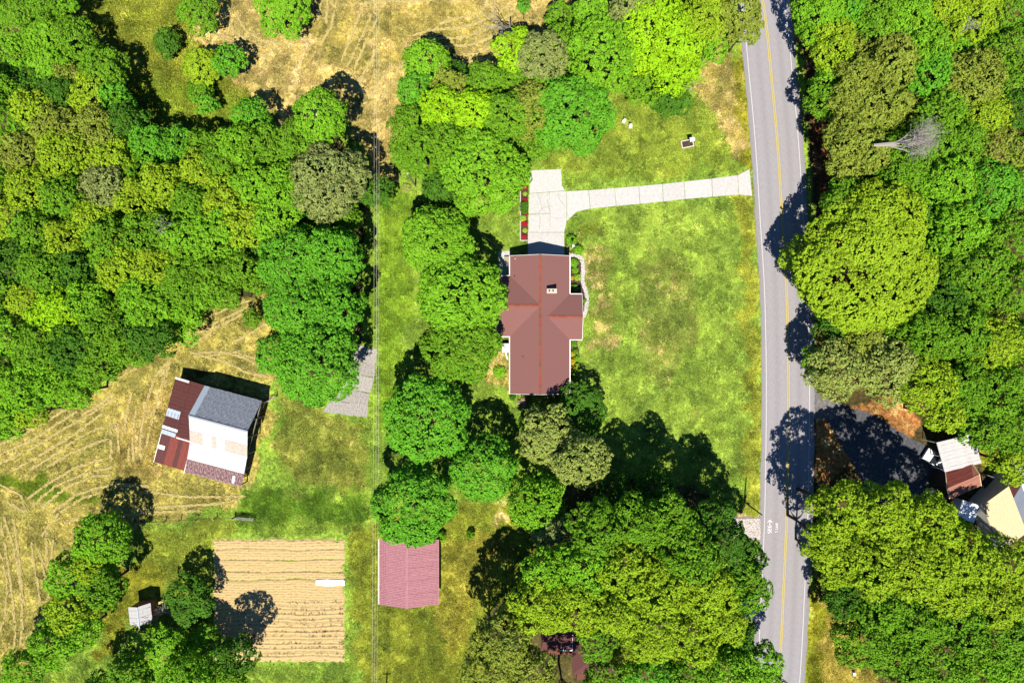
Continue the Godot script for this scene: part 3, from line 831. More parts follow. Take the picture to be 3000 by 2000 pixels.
func garage() -> void:
	sheets()
	var xw := -19.0
	var xe := -10.55
	var xr := -14.77
	var z0 := 28.3
	var z1 := 37.55
	var he := 2.5
	var hr := 4.0
	var root := thing("garage", "garage with pink ribbed metal roof below the emerald trees", "garage", Vector3(xr, 0, 33))
	var w := Shape.new()
	w.box(Vector3(xw + 0.25, 0, z0 + 0.3), Vector3(xe - 0.25, he - 0.1, z1 - 0.3))
	for z in [z0 + 0.3, z1 - 0.3]:
		w.tri(Vector3(xw + 0.25, he - 0.1, z), Vector3(xe - 0.25, he - 0.1, z), Vector3(xr, hr - 0.12, z))
	part(root, "wall", w, mats.siding)
	var deck := Shape.new()
	for s in [-1.0, 1.0]:
		var x: float = xr + s * (xe - xw) / 2
		deck.quad(Vector3(x, he - 0.06, z0 + 0.03), Vector3(xr, hr - 0.06, z0 + 0.03), Vector3(xr, hr - 0.06, z1 - 0.03), Vector3(x, he - 0.06, z1 - 0.03))
	var rf := part(root, "roof", deck, mats.wood_pale)
	for s in [-1.0, 1.0]:
		var x: float = xr + s * (xe - xw) / 2
		if s > 0:
			lay(rf, "roof_panel", rib_mesh, Vector3(xr, hr, z1), Vector3(0, 0, z0 - z1), Vector3(x - xr, he - hr, 0), 10, [1.0], [["pink_metal"]])
		else:
			lay(rf, "roof_panel", rib_mesh, Vector3(xr, hr, z0), Vector3(0, 0, z1 - z0), Vector3(x - xr, he - hr, 0), 10, [1.0], [["pink_metal"]])
	var cap := Shape.new()
	cap.quad(Vector3(xr, hr + 0.07, z0 - 0.02), Vector3(xr - 0.2, hr, z0 - 0.02), Vector3(xr - 0.2, hr, z1 + 0.02), Vector3(xr, hr + 0.07, z1 + 0.02))
	cap.quad(Vector3(xr + 0.2, hr, z0 - 0.02), Vector3(xr, hr + 0.07, z0 - 0.02), Vector3(xr, hr + 0.07, z1 + 0.02), Vector3(xr + 0.2, hr, z1 + 0.02))
	part(rf, "ridge_cap", cap, mats.pink_metal)
	for s in [-1.0, 1.0]:
		var g := Shape.new()
		var x: float = xr + s * ((xe - xw) / 2 + 0.05)
		g.box(Vector3(x - 0.05, he - 0.15, z0), Vector3(x + 0.05, he - 0.03, z1))
		part(root, "gutter", g, mats.pink_metal if s > 0 else mats.trim)
	var d := Shape.new()
	d.box(Vector3(-16.8, 0, z1 - 0.32), Vector3(-13.0, 2.1, z1 - 0.26))
	part(root, "garage_door", d, mats.trim)

# ==================================================================== barn
func barn() -> void:
	var u := Vector3(0.9665, 0, 0.2567)
	var v := Vector3(-0.2567, 0, 0.9665)
	var o := Vector3(-43.5, 0, 6.3)
	var y := Vector3.UP
	var root := thing("barn", "old barn with white, grey and rusty tin roof in the hay field", "barn", o + u * 4 + v * 6)
	var L := 8.36
	var wall := Shape.new()
	var p := func(a: float, b: float, h: float) -> Vector3: return o + u * a + v * b + y * h
	# long and west walls close; the east end stands half open
	wall.quad(p.call(0.2, 0.3, 0), p.call(0.2, 0.3, 3.2), p.call(L - 0.3, 0.3, 3.2), p.call(L - 0.3, 0.3, 0))
	wall.quad(p.call(-4.6, 12.5, 0), p.call(-4.6, 12.5, 1.9), p.call(0.1, 12.5, 2.1), p.call(0.1, 12.5, 0))
	wall.quad(p.call(-4.6, 0.3, 0), p.call(-4.6, 0.3, 1.9), p.call(-4.6, 12.5, 1.9), p.call(-4.6, 12.5, 0))
	wall.quad(p.call(-4.6, 0.3, 0), p.call(-4.6, 0.3, 2.0), p.call(0.1, 0.3, 3.0), p.call(0.1, 0.3, 0))
	wall.quad(p.call(0.1, 0.3, 0), p.call(0.1, 0.3, 3.2), p.call(0.1, 4.05, 5.7), p.call(0.1, 4.05, 0))
	wall.quad(p.call(0.1, 4.05, 0), p.call(0.1, 4.05, 5.7), p.call(0.1, 8.1, 3.2), p.call(0.1, 8.1, 0))
	part(root, "wall", wall, mats.wood_dark)
	for a in [[0.3, 3.4], [8.3, 11.6]]:   # boards of the open end
		var b: float = a[0]
		while b < a[1]:
			var s := Shape.new()
			var top: float = minf(3.2 + b * 0.66, 2.6) if b < 4 else 2.35
			var q: Vector3 = p.call(L - 0.25, b + 0.12, 0)
			s.plank(q, q + y * (top + rng.randf_range(-0.25, 0.1)), 0.04, 0.25)
			part(root, "board", s, mats.post_wood)
			b += 0.28
	for b in [0.3, 2.6, 5.2, 7.9, 10.3, 12.5]:
		var s := Shape.new()
		var q: Vector3 = p.call(L - 0.2, b, 0)
		var top: float = 3.2 + b * 0.66 if b < 4.05 else (5.8 - (b - 4.05) * 0.66 if b < 8.1 else 3.2 - (b - 8.1) * 0.2)
		s.bar(q, q + y * (top - 0.1), 0.1, 0.1, 6)
		part(root, "post", s, mats.post_wood)
	var be := Shape.new()
	be.plank(p.call(L - 0.2, 0.3, 2.9), p.call(L - 0.2, 8.1, 2.9), 0.12, 0.2)
	part(root, "beam", be, mats.post_wood)
	var roof := Shape.new()   # boarding under the tin
	for a in [[0.0, 3.3, 4.05, 6.0], [4.05, 6.0, 8.1, 3.4], [8.1, 3.4, 12.75, 2.4]]:
		var d := -0.05
		roof.quad(p.call(0.05, a[0] + 0.05, a[1] + d), p.call(0.05, a[2], a[3] + d), p.call(L - 0.08, a[2], a[3] + d), p.call(L - 0.08, a[0] + 0.05, a[1] + d))
	roof.quad(p.call(-4.75, 0.05, 2.05), p.call(-4.75, 8.0, 2.05), p.call(0, 8.0, 3.0), p.call(0, 0.05, 3.0))
	roof.quad(p.call(-4.75, 8.0, 1.85), p.call(-4.75, 12.6, 1.85), p.call(0, 12.6, 2.25), p.call(0, 8.0, 2.25))
	var rf := part(root, "roof", roof, mats.wood_dark)
	# grey slope away from the sun, with one pale strip at its end
	lay(rf, "roof_sheet", sheet_mesh, p.call(L, 4.05, 6.0), u * -(L - 0.75), v * -4.05 - y * 2.7, 12, [0.5, 0.5], [["tin_grey0", "tin_grey1"]], 0.02)
	lay(rf, "roof_sheet", sheet_mesh, p.call(0.75, 4.05, 6.01), u * -0.78, v * -4.05 - y * 2.7, 1, [0.5, 0.5], [["blue_grey_metal"]], 0.01)
	# sunny slopes: stained tin, then bright tin, then rust at the eave
	lay(rf, "roof_sheet", sheet_mesh, p.call(0, 4.05, 6.0), u * L, v * 4.05 - y * 2.6, 13, [0.56, 0.44], [["tin_white0", "tin_white1", "tin_white0"], ["tin_tan0", "tin_white1", "tin_tan1"]], 0.03)
	lay(rf, "roof_sheet", sheet_mesh, p.call(0, 8.1, 3.4), u * L, v * 4.65 - y * 1.0, 13, [0.58, 0.42], [["tin_white0", "tin_white1"], ["rust_striped0", "rust_striped1"]], 0.03)
	# lean-to along the far end: dark rust above, red rust below, odd pale sheets
	lay(rf, "roof_sheet", sheet_mesh, p.call(0, 0, 3.06), v * 7.9, u * -4.85 - y * 0.98, 14, [0.5, 0.5], [["rust_dark0", "rust_dark1"]], 0.04)
	lay(rf, "roof_sheet", sheet_mesh, p.call(-4.85, 7.9, 1.92), u * 4.8 + y * 0.4, v * 4.75, 7, [1.0], [["rust_red0", "rust_red1", "rust_dark0"]], 0.03)
	for a in [[-4.85, 4.6, 2.16, 2.15, 1.15, "blue_grey_metal", 0.0], [-4.9, 7.15, 2.2, 2.5, 0.42, "white_metal", 0.05], [-4.85, 7.75, 2.16, 2.3, 0.62, "blue_grey_metal", 0.04], [-4.85, 10.0, 2.06, 1.05, 0.62, "white_metal", 0.0], [-4.9, 0.0, 2.2, 2.3, 0.35, "tin_white0", 0.06], [-2.3, 8.2, 2.75, 2.2, 0.16, "white_metal", 0.0], [6.9, 11.4, 2.82, 0.36, 1.1, "white_metal", 0.0]]:
		var s: float = 0.2 if a[1] < 8.0 else 0.085
		var along: Vector3 = u * a[3] + y * a[3] * s if a[0] < 0 else u * a[3]
		var fall: Vector3 = v * a[4] if a[0] < 0 else v * a[4] - y * a[4] * 0.215
		placed(rf, "odd_sheet", sheet_mesh, mats[a[5]], Transform3D(Basis(along, y.rotated(v, a[6]), fall), p.call(a[0], a[1], a[2])))
	var cap := Shape.new()
	cap.plank(p.call(-0.05, 4.05, 6.06), p.call(L + 0.05, 4.05, 6.06), 0.22, 0.03)
	part(rf, "ridge_cap", cap, mats.tin_grey0)
	var dp := Shape.new()
	dp.bar(p.call(-0.1, 8.3, 2.6), p.call(-0.1, 13.0, 2.45), 0.06, 0.06, 6)
	part(root, "drain_pipe", dp, mats.white_metal)
	var tr := Shape.new()
	tr.plank(p.call(-4.9, 7.9, 2.0), p.call(-4.9, 12.7, 1.98), 0.08, 0.1)
	part(root, "edge_board", tr, mats.white_metal)

func small_shed() -> void:
	var root := thing("shed", "small shed with white tin roof flecked with rust", "shed", Vector3(-53.0, 0, 39.2))
	var a := Vector3(-54.84, 2.5, 37.93)
	var b := Vector3(-53.14, 3.3, 37.66)
	var c := Vector3(-51.82, 2.5, 37.49)
	var d := Vector3(-51.43, 2.5, 39.98)
	var e := Vector3(-52.85, 3.3, 40.28)
	var f := Vector3(-54.45, 2.5, 40.51)
	var w := Shape.new()
	var lo := func(q: Vector3) -> Vector3: return Vector3(q.x, 0, q.z).lerp(Vector3(-53, 0, 39.2), 0.08)
	var hi := func(q: Vector3) -> Vector3: return Vector3(q.x, 2.4, q.z).lerp(Vector3(-53, 2.4, 39.2), 0.08)
	for k in [[a, b], [b, c], [c, d], [d, e], [e, f], [f, a]]:
		w.quad(lo.call(k[1]), hi.call(k[1]), hi.call(k[0]), lo.call(k[0]))
	part(root, "wall", w, mats.brown_metal)
	var r := Shape.new()
	r.quad(a - Vector3(0, 0.04, 0), f - Vector3(0, 0.04, 0), e - Vector3(0, 0.04, 0), b - Vector3(0, 0.04, 0))
	r.quad(b - Vector3(0, 0.04, 0), e - Vector3(0, 0.04, 0), d - Vector3(0, 0.04, 0), c - Vector3(0, 0.04, 0))
	var rf := part(root, "roof", r, mats.wood_dark)
	lay(rf, "roof_sheet", sheet_mesh, b, e - b, a - b, 5, [1.0], [["tin_white0", "tin_white1"]], 0.02)
	lay(rf, "roof_sheet", sheet_mesh, e, b - e, d - e, 5, [1.0], [["tin_white0", "tin_white1"]], 0.02)
	var cap := Shape.new()
	cap.plank(b + Vector3(0, 0.06, 0), e + (e - b).normalized() * 0.5 + Vector3(0, 0.06, 0), 0.16, 0.03)
	part(rf, "ridge_cap", cap, mats.blue_grey_metal)
	for k in [[0.32, 0.35, 0.10], [0.62, 0.25, 0.5], [0.70, 0.5, 0.45], [0.86, 0.2, 0.6], [0.88, 0.6, 0.3], [0.2, 0.85, 0.14], [0.86, -0.5, 0.4], [0.95, -0.3, 0.5]]:
		var st := Shape.new()
		var edge: Vector3 = d if k[1] > 0 else f
		var q: Vector3 = b.lerp(e, k[0]) + (edge - e) * absf(k[1]) + Vector3(0, 0.075, 0)
		st.plank(q, q + (edge - e).normalized() * k[2], 0.07, 0.01)
		part(rf, "rust_patch", st, mats.brown_metal)
	var pl := Shape.new()
	pl.plank(Vector3(-52.32, 0.9, 38.35), Vector3(-49.95, 0.5, 37.56), 0.34, 0.05)
	single("plank", pl, mats.yellow_board, "long yellowish board leaning from the small white shed", "board")

# ==================================================================== buildings beyond the road
func neighbour_buildings() -> void:
	var y := Vector3.UP
	# white lean-to roof
	var a := Vector3(60.01, 3.6, 14.27)
	var b := Vector3(65.17, 3.6, 13.01)
	var c := Vector3(66.31, 3.2, 16.46)
	var d := Vector3(61.42, 3.2, 18.49)
	var root := thing("carport", "carport with white corrugated metal roof beyond the road", "carport", Vector3((a.x + d.x) / 2 + 2.5, 0, 15.0))
	var r := Shape.new()
	r.quad(a - y * 0.05, d - y * 0.05, c - y * 0.05, b - y * 0.05)
	var rf := part(root, "roof", r, mats.white_metal)
	lay(rf, "roof_sheet", sheet_mesh, a, d - a, b - a, 8, [1.0], [["tin_white0", "tin_white1"]], 0.01)
	for q in [a, b, c, d, (a + d) / 2]:
		var s := Shape.new()
		var k: Vector3 = q.lerp((a + c) / 2, 0.06)
		s.bar(Vector3(k.x, 0, k.z), Vector3(k.x, q.y - 0.05, k.z), 0.07, 0.07, 6)
		part(root, "post", s, mats.white_metal)
	# brown gambrel building
	var e := Vector3(61.64, 3, 18.58)
	var f := Vector3(65.28, 3, 17.07)
	var m0 := Vector3(61.01, 4.3, 20.58)
	var m1 := Vector3(65.55, 4.3, 18.57)
	var g := Vector3(62.48, 2.6, 22.5)
	var h := Vector3(67.01, 2.6, 20.6)
	var ga := thing("outbuilding", "outbuilding with reddish brown gambrel metal roof beside white carport", "outbuilding", Vector3((e.x + h.x) / 2, 0, (e.z + h.z) / 2))
	var w := Shape.new()
	for k in [[e, m0], [m0, g], [g, h], [h, m1], [m1, f], [f, e]]:
		w.quad(Vector3(k[0].x, 0, k[0].z), Vector3(k[1].x, 0, k[1].z), k[1] - y * 0.08, k[0] - y * 0.08)
	part(ga, "wall", w, mats.wood_dark)
	var r2 := Shape.new()
	r2.quad(e - y * 0.06, m0 - y * 0.06, m1 - y * 0.06, f - y * 0.06)
	r2.quad(m0 - y * 0.06, g - y * 0.06, h - y * 0.06, m1 - y * 0.06)
	var rf2 := part(ga, "roof", r2, mats.brown_metal)
	lay(rf2, "roof_sheet", sheet_mesh, e, m0 - e, f - e, 5, [1.0], [["rust_red0", "rust_red1"]], 0.01)
	lay(rf2, "roof_sheet", sheet_mesh, m0, g - m0, m1 - m0, 4, [1.0], [["brown_metal"]], 0.01)
	for k in [[f, m1 + y * 0.02], [m1 + y * 0.02, h], [e, m0 + y * 0.02], [m0 + y * 0.02, g]]:
		var tr := Shape.new()
		tr.plank(k[0], k[1], 0.1, 0.1)
		part(ga, "edge_trim", tr, mats.cream_metal)
	# cream roofed house
	var i0 := Vector3(66.93, 3, 23.28)
	var i1 := Vector3(69.79, 4.2, 20.31)
	var i2 := Vector3(72.33, 4.2, 26.82)
	var i3 := Vector3(69.36, 3, 30.07)
	var ho := thing("cream_house", "house with cream ribbed metal roof half under trees beyond the road", "house", Vector3((i0.x + i2.x) / 2, 0, (i0.z + i2.z) / 2))
	var j1 := i1 + (i1 - i0) - y * 2.4
	var j2 := i2 + (i2 - i3) - y * 2.4
	var w2 := Shape.new()
	for k in [[i0, i1], [i1, j1], [j1, j2], [j2, i2], [i2, i3], [i3, i0]]:
		w2.quad(Vector3(k[0].x, 0, k[0].z), k[0] - y * 0.08, k[1] - y * 0.08, Vector3(k[1].x, 0, k[1].z))
	part(ho, "wall", w2, mats.siding)
	var r3 := Shape.new()
	r3.quad(i1 - y * 0.05, i0 - y * 0.05, i3 - y * 0.05, i2 - y * 0.05)
	r3.quad(i1 - y * 0.05, i2 - y * 0.05, j2 - y * 0.05, j1 - y * 0.05)
	var rf3 := part(ho, "roof", r3, mats.wood_pale)
	lay(rf3, "roof_panel", rib_mesh, i1, i2 - i1, i0 - i1, 8, [1.0], [["cream_metal"]])
	lay(rf3, "roof_panel", rib_mesh, i1, i2 - i1, j1 - i1, 8, [0.55, 0.45], [["tin_grey0", "tin_grey1", "rust_dark0"], ["tin_white0", "white_metal"]])
	# dark deck with rails between the two
	var de := thing("deck", "dark wooden deck with rails between brown outbuilding and cream house", "deck", Vector3(69.5, 0, 19.5))
	for k in 12:
		var s := Shape.new()
		var q := Vector3(68.35, 0.8, 19.44) + Vector3(0.32 * k, 0, 0.10 * k)
		s.plank(q, q + Vector3(0.5, 0, 1.9), 0.28, 0.05)
		part(de, "plank", s, mats.wood_dark)
	for k in [[Vector3(68.45, 0.8, 19.24), Vector3(71.92, 0.8, 20.44)], [Vector3(70.33, 0.8, 19.84), Vector3(70.93, 0.8, 21.03)], [Vector3(70.93, 0.8, 21.03), Vector3(72.42, 0.8, 21.33)]]:
		var s := Shape.new()
		s.plank(k[0] + y, k[1] + y, 0.08, 0.06)
		for t in 4:
			var q: Vector3 = k[0].lerp(k[1], t / 3.0)
			s.bar(Vector3(q.x, 0, q.z), q + y, 0.04, 0.04, 5)
		part(de, "rail", s, mats.post_wood)
	# pale roofed trailer glimpsed through the leaves
	var ca := thing("trailer", "white trailer roof glimpsed through leaves beside the cream roof", "trailer", Vector3(65.5, 0, 24.2))
	var bs := Shape.new()
	bs.obox(Vector3(65.3, 1.35, 24.3), Vector3(2.5, 2.1, 2.6), Basis(y, -0.3))
	part(ca, "body", bs, mats.white_metal)
	for k in [-1.0, 1.0]:
		var wh := Shape.new()
		var q: Vector3 = Vector3(65.3, 0.34, 24.3) + Basis(y, -0.3) * Vector3(k * 1.2, 0, 0)
		wh.bar(q - Vector3(0.1, 0, 0), q + Vector3(0.1, 0, 0), 0.34, 0.34, 14)
		part(ca, "wheel", wh, mats.black)
	car(Vector3(62.1, 0.8, 17.46), 1.0)
	# brown roof under the lower grove
	var hb := thing("brown_roofed_house", "dark brown roofed house hidden under the lower grove", "house", Vector3(11, 0, 44.5))
	var w4 := Shape.new()
	w4.box(Vector3(9.25, 0, 40), Vector3(14.5, 0, 48.25) + y * 2.6)
	w4.box(Vector3(4.5, 0, 39.5), Vector3(8.75, 0, 44.75) + y * 2.4)
	part(hb, "wall", w4, mats.brick)
	var r4 := Shape.new()
	var q0 := Vector3(8.59, 2.9, 38.35)
	var q1 := Vector3(14.57, 2.9, 38.35)
	var q2 := Vector3(14.57, 2.9, 47.34)
	var q3 := Vector3(8.59, 2.9, 47.34)
	var t0 := Vector3(11.39, 4.3, 40.67)
	var t1 := Vector3(11.39, 4.3, 44.5)
	r4.quad(q0, q3, t1, t0); r4.quad(q2, q1, t0, t1); r4.tri(q1, q0, t0); r4.tri(q3, q2, t1)
	var s0 := Vector3(4.14, 2.7, 37.95)
	var s1 := Vector3(8.61, 2.7, 37.95)
	var s2 := Vector3(8.61, 2.7, 43.98)
	var s3 := Vector3(4.14, 2.7, 43.98)
	var v0 := Vector3(4.81, 3.8, 40.4)
	var v1 := Vector3(8.51, 3.8, 40.4)
	r4.quad(s0, v0, v1, s1); r4.quad(s2, v1, v0, s3); r4.tri(s3, v0, s0)
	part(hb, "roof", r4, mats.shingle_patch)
	var gt := Shape.new()
	gt.plank(Vector3(8.59, 2.92, 40.58), Vector3(8.59, 2.92, 43.88), 0.11, 0.1)
	gt.plank(Vector3(6.81, 2.75, 44.01), Vector3(8.61, 2.75, 44.01), 0.11, 0.1)
	gt.plank(Vector3(7.04, 2.9, 43.55), Vector3(8.35, 2.95, 43.19), 0.07, 0.05)
	part(hb, "gutter", gt, mats.trim)

func car(at: Vector3, turn: float) -> void:
	var root := thing("parked_car", "white car parked in shade beside the white carport roof", "car", Vector3(at.x, 0, at.z))
	root.rotation.y = turn
	var add := func(called: String, s: Shape, m: Material) -> void:
		var o := MeshInstance3D.new()
		o.name = called
		o.mesh = s.mesh()
		o.material_override = m
		root.add_child(o, true)
	var prof := [[-2.2, 0.35], [-2.25, 0.75], [-1.2, 0.92], [1.4, 0.95], [2.2, 0.85], [2.25, 0.35]]
	var b := Shape.new()
	for k in prof.size() - 1:
		var p: Array = prof[k]
		var q: Array = prof[k + 1]
		b.quad(Vector3(-0.88, p[1], p[0]), Vector3(0.88, p[1], p[0]), Vector3(0.88, q[1], q[0]), Vector3(-0.88, q[1], q[0]))
		for s in [-0.88, 0.88]:
			b.quad(Vector3(s, 0.35, p[0]), Vector3(s, p[1], p[0]), Vector3(s, q[1], q[0]), Vector3(s, 0.35, q[0]))
	add.call("body", b, mats.white_plain)
	var cab := Shape.new()
	cab.box(Vector3(-0.7, 1.38, -0.5), Vector3(0.7, 1.43, 1.0))
	add.call("roof", cab, mats.white_plain)
	var gl := Shape.new()
	gl.quad(Vector3(-0.8, 0.92, -1.2), Vector3(0.8, 0.92, -1.2), Vector3(0.7, 1.38, -0.5), Vector3(-0.7, 1.38, -0.5))
	gl.quad(Vector3(-0.7, 1.38, 1.0), Vector3(0.7, 1.38, 1.0), Vector3(0.8, 0.94, 1.6), Vector3(-0.8, 0.94, 1.6))
	for s in [-1.0, 1.0]:
		gl.quad(Vector3(s * 0.8, 0.92, -1.2), Vector3(s * 0.7, 1.38, -0.5), Vector3(s * 0.7, 1.38, 1.0), Vector3(s * 0.8, 0.94, 1.6))
	add.call("window", gl, mats.glass_dark)
	for x in [-0.8, 0.8]:
		for z in [-1.4, 1.4]:
			var wh := Shape.new()
			wh.bar(Vector3(x - 0.1, 0.33, z), Vector3(x + 0.1, 0.33, z), 0.33, 0.33, 14)
			add.call("wheel", wh, mats.black)

# ==================================================================== trees
# a crown of leaf sprays: rounded lobes, each covered with tufts that hang together and leave gaps
func crown(sd: int, radius: float, lobes: int, leaf: float, tuft: float, pine := false, dome := false) -> ArrayMesh:
	var r := RandomNumberGenerator.new()
	r.seed = sd
	var v := PackedVector3Array()
	var n := PackedVector3Array()
	var c := PackedColorArray()
	var cen := []
	var rad := []
	cen.append(Vector3(0, radius * 0.10, 0))
	rad.append(radius * (0.80 if dome else 0.66))
	for k in lobes:
		var t := (k + 0.5) / lobes
		var el := asin(clampf(lerpf(-0.30, 0.94, t), -1, 1))
		var az := k * 2.39996 + r.randf_range(-0.35, 0.35)
		var rr := radius * (r.randf_range(0.64, 0.78) if dome else r.randf_range(0.50, 0.72))
		cen.append(Vector3(cos(el) * cos(az), sin(el) * 0.88, cos(el) * sin(az)) * rr)
		rad.append(minf(radius * (r.randf_range(0.20, 0.32) if dome else r.randf_range(0.26, 0.44)), radius - rr + radius * 0.05))
	for k in cen.size():
		var lr: float = rad[k]
		var count := int(2.9 * PI * lr * lr / (tuft * tuft) * 1.05)
		var lobe_tone := r.randf_range(0.86, 1.14)
		for i in count:
			var y := r.randf_range(-0.45, 1.0)
			var a := r.randf() * TAU
			var w := sqrt(maxf(0.0, 1.0 - y * y))
			var dir := Vector3(cos(a) * w, y, sin(a) * w)
			var at: Vector3 = cen[k] + dir * (lr * r.randf_range(0.92, 1.04) + r.randf_range(-0.30, 0.22))
			var hid := false
			for j in cen.size():
				if j != k and at.distance_squared_to(cen[j]) < rad[j] * rad[j] * 0.66:
					hid = true
					break
			if hid: continue
			var g := r.randf_range(0.72, 1.28) * lobe_tone
			var warm := r.randf_range(0.90, 1.16)
			var out := (dir + Vector3(0, 0.45, 0)).normalized()
			var sx := out.cross(Vector3(r.randf_range(-1, 1), r.randf_range(-1, 1), r.randf_range(-1, 1))).normalized()
			var sz := out.cross(sx)
			var m := 10 if not pine else 12
			for j in m:
				var ra := r.randf() * TAU
				var rd := sqrt(r.randf()) * tuft * 0.62
				var e := sx * cos(ra) + sz * sin(ra)
				var p := at + e * rd + out * (r.randf_range(-0.16, 0.2) - rd * rd / tuft * 0.5) * tuft
				var nn := (out + e * 0.55 + Vector3(r.randf_range(-1, 1), r.randf_range(-1, 1), r.randf_range(-1, 1)) * 0.75).normalized()
				var tx := (e if pine else nn.cross(Vector3(r.randf_range(-1, 1), r.randf_range(-1, 1), r.randf_range(-1, 1)))).normalized()
				tx = (tx - nn * nn.dot(tx)).normalized()
				var tz := nn.cross(tx)
				var s := leaf * r.randf_range(0.65, 1.3)
				var wd := s * (0.19 if pine else 0.42)
				var s1 := g * r.randf_range(0.85, 1.15)
				var col := Color(s1 * warm, s1, s1)
				var q0 := p - tx * s * 0.5
				var q1 := p + tz * wd + tx * s * 0.05
				var q2 := p + tx * s * 0.5 - nn * s * 0.12
				var q3 := p - tz * wd + tx * s * 0.05
				v.append(q0); v.append(q1); v.append(q2); v.append(q0); v.append(q2); v.append(q3)
				for l in 6:
					n.append(nn); c.append(col)
	var arr := []
	arr.resize(Mesh.ARRAY_MAX)
	arr[Mesh.ARRAY_VERTEX] = v
	arr[Mesh.ARRAY_NORMAL] = n
	arr[Mesh.ARRAY_COLOR] = c
	var mesh := ArrayMesh.new()
	mesh.add_surface_from_arrays(Mesh.PRIMITIVE_TRIANGLES, arr)
	return mesh

# trunk with limbs for a crown of radius one at height one
func trunk(sd: int) -> ArrayMesh:
	var r := RandomNumberGenerator.new()
	r.seed = sd
	var s := Shape.new()
	var at := Vector3.ZERO
	var rad := 0.075
	for k in 4:
		var to := at + Vector3(r.randf_range(-0.04, 0.04), 0.2, r.randf_range(-0.04, 0.04))
		s.bar(at, to, rad, rad * 0.82, 7)
		rad *= 0.82
		at = to
		if k >= 1:
			for j in 3:
				var az := j * 2.1 + k * 0.9 + r.randf_range(-0.4, 0.4)
				var d := Vector3(cos(az) * 0.42, r.randf_range(0.10, 0.22), sin(az) * 0.42)
				var mid := at + d * 0.55
				s.bar(at, mid, rad * 0.6, rad * 0.4, 5)
				s.bar(mid, mid + d * 0.6 + Vector3(r.randf_range(-0.12, 0.12), 0.05, r.randf_range(-0.12, 0.12)), rad * 0.4, rad * 0.12, 4)
	return s.mesh()

func grow() -> void:
	var k := 0
	for a in [[1.3, 6, 0.18, 0.30], [2.4, 9, 0.25, 0.42], [3.3, 12, 0.26, 0.44], [4.3, 16, 0.27, 0.46], [5.5, 20, 0.28, 0.47], [9.0, 40, 0.31, 0.54]]:
		for j in 3 if a[0] < 6 else 1:
			crowns["%.1f_%d" % [a[0], j]] = crown(100 + k, a[0], a[1], a[2], a[3])
			if a[0] > 3 and a[0] < 6 and j < 2:
				crowns["dome%.1f_%d" % [a[0], j]] = crown(200 + k, a[0], a[1] + 14, a[2], a[3], false, true)
			k += 1
	for a in [[3.3, 16, 0.42, 0.50], [4.6, 20, 0.44, 0.54]]:
		for j in 2:
			crowns["pine%.1f_%d" % [a[0], j]] = crown(300 + k, a[0], a[1], a[2], a[3], true)
			k += 1
	for j in 4:
		trunks[j] = trunk(50 + j)

var tree_count := 0

func tree(called: String, tone: String, x: float, z: float, r: float, h: float, label: String, group: String) -> void:
	tree_count += 1
	var root := thing(called, label, "shrub" if called == "shrub" else "tree", Vector3(x, 0, z), group)
	var key := ""
	var best := 1e9
	var pine := called == "pine_tree"
	for a in ([3.3, 4.6] if pine else [1.3, 2.4, 3.3, 4.3, 5.5, 9.0]):
		var d := absf(log(r / a))
		if d < best:
			best = d
			key = "%.1f" % a
	var size := float(key)
	var variants := 2 if pine else (1 if size > 6 else 3)
	key = ("pine" if pine else "") + key + "_" + str(tree_count % variants)
	if label.contains("round") and size > 3 and size < 6 and not pine:
		key = "dome" + key.left(3) + "_" + str(tree_count % 2)
	var s := r / size
	var low := called == "shrub"
	var vr := minf(h * (0.46 if low else 0.36), r * 0.95)   # half the height of the crown
	var hc := h - vr
	var t := MeshInstance3D.new()
	t.name = "trunk"
	t.mesh = trunks[tree_count % 4]
	t.material_override = mats.bark
	root.add_child(t)
	t.basis = Basis(Vector3.UP, rng.randf() * TAU).scaled(Vector3(r * 0.9, hc * 1.05, r * 0.9))
	var c := MeshInstance3D.new()
	c.name = "crown"
	c.mesh = crowns[key]
	c.material_override = mats["leaf_" + tone]
	root.add_child(c)
	c.position = Vector3(0, hc, 0)
	c.basis = Basis.from_scale(Vector3(s, vr / (size * 0.92), s)) * Basis(Vector3.UP, rng.randf() * TAU)

